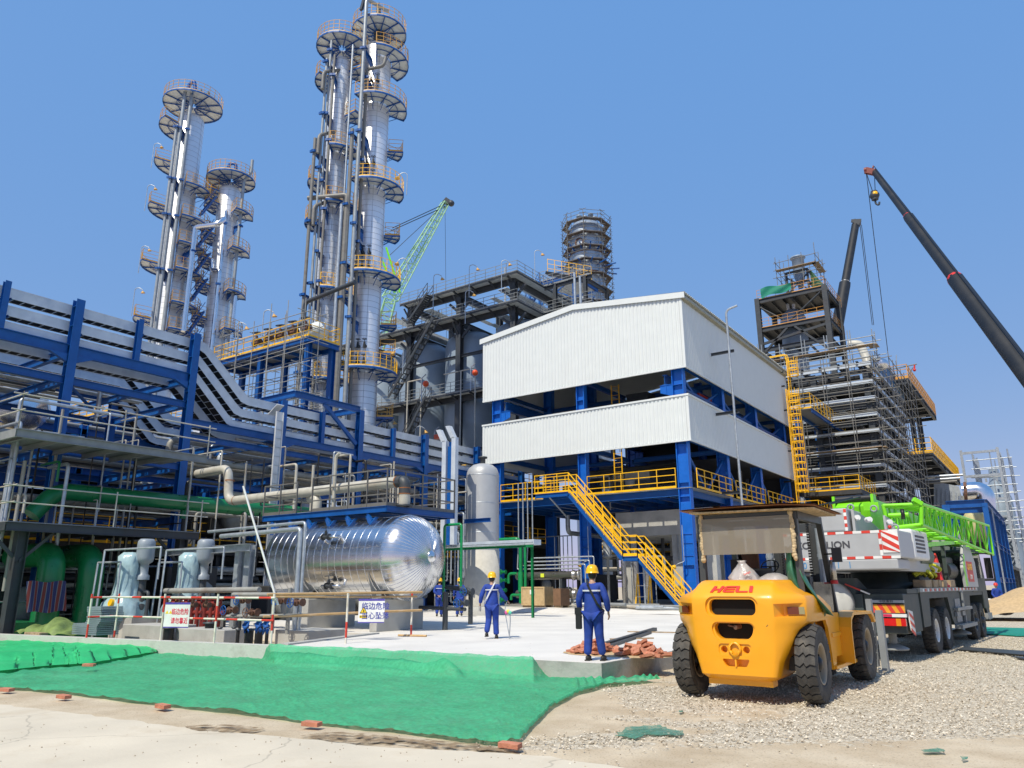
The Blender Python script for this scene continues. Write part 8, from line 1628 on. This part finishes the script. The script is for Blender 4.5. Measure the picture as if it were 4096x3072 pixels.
part(TB().box(.2, 1.2, 6.2, 9.5, 2.92, 3.02), 'canopy_roof', M_cg, ct); part(TB().box(.25, .35, 6.3, 6.4, 1.6, 2.92).box(1.05, 1.15, 6.3, 6.4, 1.65, 2.92), 'canopy_post', M_ch, ct)
# ================================================================ PEOPLE
M_hair = mat('black_hair', (.012, .01, .009), .6); M_shoe = mat('dark_shoe', (.03, .028, .026), .7, dirt=.4); M_refl = mat('reflective_tape', (.62, .63, .66), .4); M_eye = mat('eye', (.02, .015, .01), .2)
def skinmesh(verts, edges, rad, root, sub=2):
    me = bpy.data.meshes.new('sk'); me.from_pydata([tuple(v) for v in verts], edges, []); o = bpy.data.objects.new('sk_tmp', me); C.objects.link(o)
    m_ = o.modifiers.new('s', 'SKIN'); m_.use_smooth_shade = True; m_.branch_smoothing = .6
    for i, r in enumerate(rad): o.data.skin_vertices[0].data[i].radius = r if isinstance(r, tuple) else (r, r)
    o.data.skin_vertices[0].data[root].use_root = True
    s_ = o.modifiers.new('u', 'SUBSURF'); s_.levels = sub; s_.render_levels = sub
    bpy.context.view_layer.update(); dg = bpy.context.evaluated_depsgraph_get(); r = bpy.data.meshes.new_from_object(o.evaluated_get(dg)); bpy.data.objects.remove(o); return r
def me2mb(me, mb):
    mb.add([tuple(v.co) for v in me.vertices], [tuple(p.vertices) for p in me.polygons], True); bpy.data.meshes.remove(me)
def person(loc, rz, lb, arms, legs, yaw=0., pitch=0., helmet=None, sc=1., strap=None, lean=.0):
    """arms: [(elbow),(wrist)] left then right; legs: [(knee),(ankle)] left then right; x right, y forward, z up"""
    T = Matrix.Translation(loc) @ Matrix.Rotation(rz, 4, 'Z') @ Matrix.Scale(sc, 4); t = thing('person', lb, 'person', loc); L_ = lean
    def M_(): m_ = MB(); m_.M = T; return m_
    sh = [V((-.175, L_, 1.41)), V((.175, L_, 1.41))]; hp = [V((-.095, 0, .90)), V((.095, 0, .90))]; ch = V((0, L_, 1.32)); nk = V((0, L_, 1.475)); hd_ = V((0, L_+.02, 1.60))
    vs = [V((0, 0, .95)), V((0, L_*.5, 1.14)), ch, nk, V((0, L_+.01, 1.54))]; ed = [(0, 1), (1, 2), (2, 3), (3, 4)]; rd = [.10, .10, .11, .055, .055]
    for s_ in (0, 1):
        e, w_ = map(V, arms[s_]); n0 = len(vs); d = (w_-e).normalized(); sd_ = (1 if s_ else -1); palm = w_+d*.075
        vs += [sh[s_], e, w_, palm]; ed += [(2, n0), (n0, n0+1), (n0+1, n0+2), (n0+2, n0+3)]; rd += [.05, .04, .026, (.036, .018)]
        for k in range(4):
            q = palm+V((0, (k-1.5)*.02, 0)); L = [.075, .082, .078, .062][k]; n1 = len(vs); vs += [q+d*.02, q+d*(.02+L*.55)+V((-sd_*.012, 0, 0)), q+d*(.02+L*.85)+V((-sd_*.03, 0, 0))]; ed += [(n0+3, n1), (n1, n1+1), (n1+1, n1+2)]; rd += [.0105, .009, .0075]
        n1 = len(vs); q = w_+d*.03; vs += [q+V((-sd_*.012, .032, 0)), q+d*.04+V((-sd_*.022, .05, 0))]; ed += [(n0+2, n1), (n1, n1+1)]; rd += [.012, .009]
        k_, a = map(V, legs[s_]); n0 = len(vs); vs += [hp[s_], k_, a]; ed += [(0, n0), (n0, n0+1), (n0+1, n0+2)]; rd += [.07, .05, .038]
    mb = M_(); me2mb(skinmesh(vs, ed, rd, 0, 1), mb)
    Rh = Matrix.Translation(hd_) @ Matrix.Rotation(yaw, 4, 'Z') @ Matrix.Rotation(pitch, 4, 'X'); h = MB(); h.M = T @ Rh
    h.ball((0, 0, 0), .1, 16, 12, .78, .95, 1.18); h.ball((0, .035, -.065), .06, 10, 8, .85, .9, .8); h.add([(0, .088, .02), (-.014, .088, -.03), (.014, .088, -.03), (0, .112, -.026)], [(0, 1, 3), (0, 3, 2), (1, 2, 3)])
    for s_ in (-1, 1): h.ball((s_*.08, -.005, -.01), .022, 8, 6, .4, .8, 1.2)
    h.box(-.022, .022, .088, .094, -.058, -.052); mb.v += h.v[:]; n0 = len(mb.v)-len(h.v); mb.f += [tuple(i+n0 for i in f) for f in h.f]; mb.sm += h.sm
    part(mb, 'body', M_skin, t); h = MB(); h.M = T @ Rh
    for s_ in (-1, 1): h.ball((s_*.031, .082, .012), .011, 8, 6)
    part(h, 'eyes', M_eye, t)
    h = MB(); h.M = T @ Rh; h.ball((0, -.012, .012), .104, 14, 10, .80, .92, 1.1); part(h, 'hair', M_hair, t)
    # jacket
    vs = [V((0, .0, .74)), V((0, .0, .84)), V((0, L_*.4, 1.04)), V((0, L_*.8, 1.24)), V((0, L_, 1.38)), V((0, L_, 1.46))]; ed = [(0, 1), (1, 2), (2, 3), (3, 4), (4, 5)]; rd = [(.205, .16), (.205, .155), (.19, .14), (.2, .14), (.135, .11), (.07, .07)]
    for s_ in (0, 1):
        e, w_ = map(V, arms[s_]); n0 = len(vs); vs += [sh[s_], sh[s_].lerp(e, .5), e, e.lerp(w_, .6), w_]; ed += [(4, n0), (n0, n0+1), (n0+1, n0+2), (n0+2, n0+3), (n0+3, n0+4)]; rd += [.084, .074, .068, .062, .05]
    mb = M_(); me2mb(skinmesh(vs, ed, rd, 0), mb)
    part(mb, 'jacket', M_cloth, t)
    vs = [V((0, 0, .92))]; ed = []; rd = [(.17, .13)]
    for s_ in (0, 1):
        k_, a = map(V, legs[s_]); n0 = len(vs); hq = V((hp[s_].x, 0, .84)); vs += [hq, hq.lerp(k_, .5), k_, k_.lerp(a, .6), a+V((0, 0, -.015))]; ed += [(0, n0)]+[(n0+i, n0+i+1) for i in range(4)]; rd += [.118, .108, .092, .084, .088]
    mb = M_(); me2mb(skinmesh(vs, ed, rd, 0), mb); part(mb, 'trousers', M_cloth, t)
    for s_ in (0, 1):
        a = V(legs[s_][1]); mb = M_(); tip = max(0, a.z-.11); mb.ball((a.x, a.y+.05, a.z-.05+tip*.0), .062, 10, 7, .8, 2.0, .85 if a.z < .2 else 1.2); mb.box(a.x-.045, a.x+.045, a.y-.06, a.y+.16, max(0, a.z-.11), max(0, a.z-.11)+.025); part(mb, 'shoe', M_shoe, t)
    h = MB(); h.M = T @ Rh; h.lathe([(.0, .155), (.05, .15), (.088, .125), (.112, .08), (.122, .03), (.124, .0), (.135, -.008), (.135, -.014), (.12, -.012)], (0, -.005, .045), n=24)
    h.grid(lambda u, v: ((u-.5)*.2, .10+v*.055-.12*(u-.5)**2*4*.5, .036-v*.012), 8, 3); h.bar((0, -.10, .15), (0, .09, .16), .02, .025); h.bar((-.03, -.1, .15), (-.03, .08, .158), .01, .02); h.bar((.03, -.1, .15), (.03, .08, .158), .01, .02); part(h, 'helmet', helmet or M_hlm, t)
    mb = M_(); n_ = 22
    for i in range(n_):
        a0, a1 = 2*PI*i/n_, 2*PI*(i+1)/n_; P = lambda a: V((.205*math.cos(a), L_+.142*math.sin(a), 1.30)); 
        if -.80 < math.sin((a0+a1)/2) < -.05 or math.sin((a0+a1)/2) <= -.8: mb.bar(P(a0), P(a1), .008, .028)
    part(mb, 'reflective_stripe', M_refl, t)
    if strap:
        mb = M_()
        pr = [V((strap*.09, L_-.02, 1.50)), V((strap*.05, L_-.14, 1.40)), V((-strap*.05, L_*.8-.155, 1.22)), V((-strap*.13, L_*.4-.15, 1.06)), V((-strap*.2, -.1, .96)), V((-strap*.215, 0, .93))]
        for a, c in zip(pr, pr[1:]): mb.bar(a, c, .012, .04, up=(1, 0, .3))
        part(mb, 'strap', M_refl if strap > 0 else M_blk, t)
    return t, T
s0 = [((-.02+-.09, .02, .48), (-.13, -.02, .105)), ((.10, .03, .48), (.15, .06, .105))]
p1, T1 = person(V((-7.42, 13.2, SZ)), R(12), 'nearest worker in blue, yellow helmet, black shoulder bag, standing by the bricks', [((-.27, -.05, 1.15), (-.285, .05, .93)), ((.285, -.04, 1.14), (.29, .06, .90))], s0, yaw=.45, strap=-1, sc=.985)
t = thing('shoulder_bag', 'flat black shoulder bag at the left hip of the nearest worker', 'bag', T1 @ V((-.27, -.03, .6))); mb = MB(); mb.M = T1; mb.box(-.33, -.21, -.12, -.04, .58, .98); part(mb, 'body', M_blk, t, .02); mb = MB(); mb.M = T1; mb.box(-.335, -.205, -.128, -.121, .85, .985); part(mb, 'flap', M_blk, t)
p2, T2 = person(V((-12.86, 17.25, SZ)), R(30), 'worker in blue with yellow helmet and pale shoulder strap walking away across the slab', [((-.28, -.08, 1.16), (-.33, .02, .93)), ((.30, .03, 1.17), (.42, .14, 1.0))], [((-.09, .06, .5), (-.13, -.14, .17)), ((.10, .06, .5), (.12, .06, .105))], strap=1, sc=.985)
mb = MB(); mb.M = T2; mb.tube((-.34, .05, .72), (-.34, .05, .86), .035, 10).tube((-.34, .05, .86), (-.34, .05, .9), .015, 8); o = mb.build('water_bottle', M_bag); tag(o, 'small clear water bottle in the hand of the worker crossing the slab', 'bottle')
p3, _ = person(V((-24.2, 28.3, SZ)), R(38), 'far blue worker walking with hands behind the back beside the drum', [((-.25, -.1, 1.16), (-.06, -.19, .98)), ((.25, -.1, 1.16), (.06, -.19, .98))], [((-.09, .05, .5), (-.1, -.1, .15)), ((.09, .06, .5), (.1, .08, .105))])
p4, _ = person(V((-23.45, 28.9, SZ)), R(38), 'far blue worker, right one of two walking beside the drum', [((-.26, -.02, 1.15), (-.28, .06, .93)), ((.27, -.06, 1.15), (.29, 0, .93))], [((-.09, .07, .5), (-.11, .1, .105)), ((.09, .03, .5), (.1, -.15, .16))], strap=-1)
pp = AD(3370, 1905, 76); p5, _ = person(pp-V((0, 0, .9)), R(180), 'tiny worker with orange-red helmet on the tray frame behind the truck boom', [((-.27, 0, 1.15), (-.3, .15, 1.0)), ((.27, 0, 1.15), (.3, .15, 1.0))], s0, helmet=M_red)
o = MB().box(pp.x-2.2, pp.x+2.4, pp.y-.5, pp.y+1.2, pp.z-1.0, pp.z-.9).rail([(pp.x-2.2, pp.y-.5, pp.z-.9), (pp.x+2.4, pp.y-.5, pp.z-.9)], h=1.1).build('work_deck', M_yel); tag(o, 'yellow railed working deck under the tiny red-helmeted worker', 'deck')
pp = AD(3978, 2330, 58); p6, _ = person(V((pp.x, pp.y, 0)), R(200), 'worker with red helmet bending by the material pile beyond the truck cab', [((-.27, .12, 1.1), (-.2, .3, .9)), ((.27, .12, 1.1), (.2, .3, .9))], s0, helmet=M_red, lean=.12)
# surveyor's staff with ribbons beside the walking worker
sp_ = AZ(2037, 2556, SZ); t = thing('ribbon_stand', 'thin metal strap stand with a knot of coloured ribbons beside the walking worker', 'stand', sp_); part(MB().pipe([sp_+V((.02, 0, 0)), sp_+V((-.12, .02, .55)), sp_+V((-.16, .02, .75)), sp_+V((-.1, .02, .95))], .012, 6).pipe([sp_+V((.0, 0, 0)), sp_+V((.04, 0, .5)), sp_+V((.02, 0, .7))], .016, 6), 'strap', M_gal, t)
for k, c in enumerate(((.6, .1, .3), (.6, .55, .05), (.1, .5, .35))): part(MB().ball(sp_+V((-.08+k*.06, -.02, .68+.03*(k % 2))), .06, 8, 6, 1, .6, .9), 'ribbon', mat('ribbon', c, .5), t)
# steel channels and timber on the slab
for lb, a, b_, m_, w_, h_ in (('longest dark steel channel lying across the slab behind the near worker', (2385, 2588), (2620, 2516), M_dkg, .13, .09), ('second dark steel channel lying beside the first', (2400, 2597), (2600, 2530), M_dkg, .1, .06), ('pale timber lath on the slab in front of the channels', (2440, 2556), (2614, 2552), M_wood, .05, .03), ('thin pale lath on the slab towards the forklift', (2510, 2526), (2710, 2530), M_wood, .04, .03)):
    o = MB().bar(AZ(*a, SZ+h_/2+.005), AZ(*b_, SZ+h_/2+.005), w_, h_).build('steel_channel' if m_ is M_dkg else 'lath', m_); tag(o, lb, 'steel channel' if m_ is M_dkg else 'lath')
# stacked pipes and dunnage at the building foot
rr_ = random.Random(9)
for k in range(16):
    a = rr_.uniform(-22.5, -17.8); o = MB().tube((a, 36.9+rr_.uniform(0, 1.2), SZ+.27+.05*(k % 4)), (a+rr_.uniform(1.6, 3.2), 36.9+rr_.uniform(0, 1.2), SZ+.27+.05*(k % 4)), rr_.choice([.04, .06, .09]), 8).build('loose_tube', rr_.choice([M_gal, M_pipel, M_grey])); tag(o, 'grey tube lying in the pile at the stair foot', 'tube', 'tubes piled at the stair foot')
for k in range(260):     # pebbles and crumbs on slab and road
    pass
mb = MB(); rr_ = random.Random(2)
for k in range(480):
    if k % 3 == 0: x, y, z = rr_.uniform(-19, -7.2), rr_.uniform(13.4, 30), SZ
    elif k % 3 == 1: q = AZ(rr_.uniform(0, 2600), rr_.uniform(2890, 3060)); x, y, z = q.x, q.y, .016
    else: q = AZ(rr_.uniform(0, 3900), rr_.uniform(2790, 2990)); x, y, z = q.x, q.y, .002
    r = rr_.uniform(.003, .012); mb.add([(x+r, y, z), (x, y+r, z), (x-r, y, z), (x, y-r*.8, z), (x+r*.2, y, z+r*1.1)], [(0, 1, 4), (1, 2, 4), (2, 3, 4), (3, 0, 4)])
o = mb.build('crumbs', mat('crumb', (.34, .28, .2), .9, var=.4)); tag(o, 'crumbs of earth and concrete strewn over slab and road', 'debris', kind='stuff')
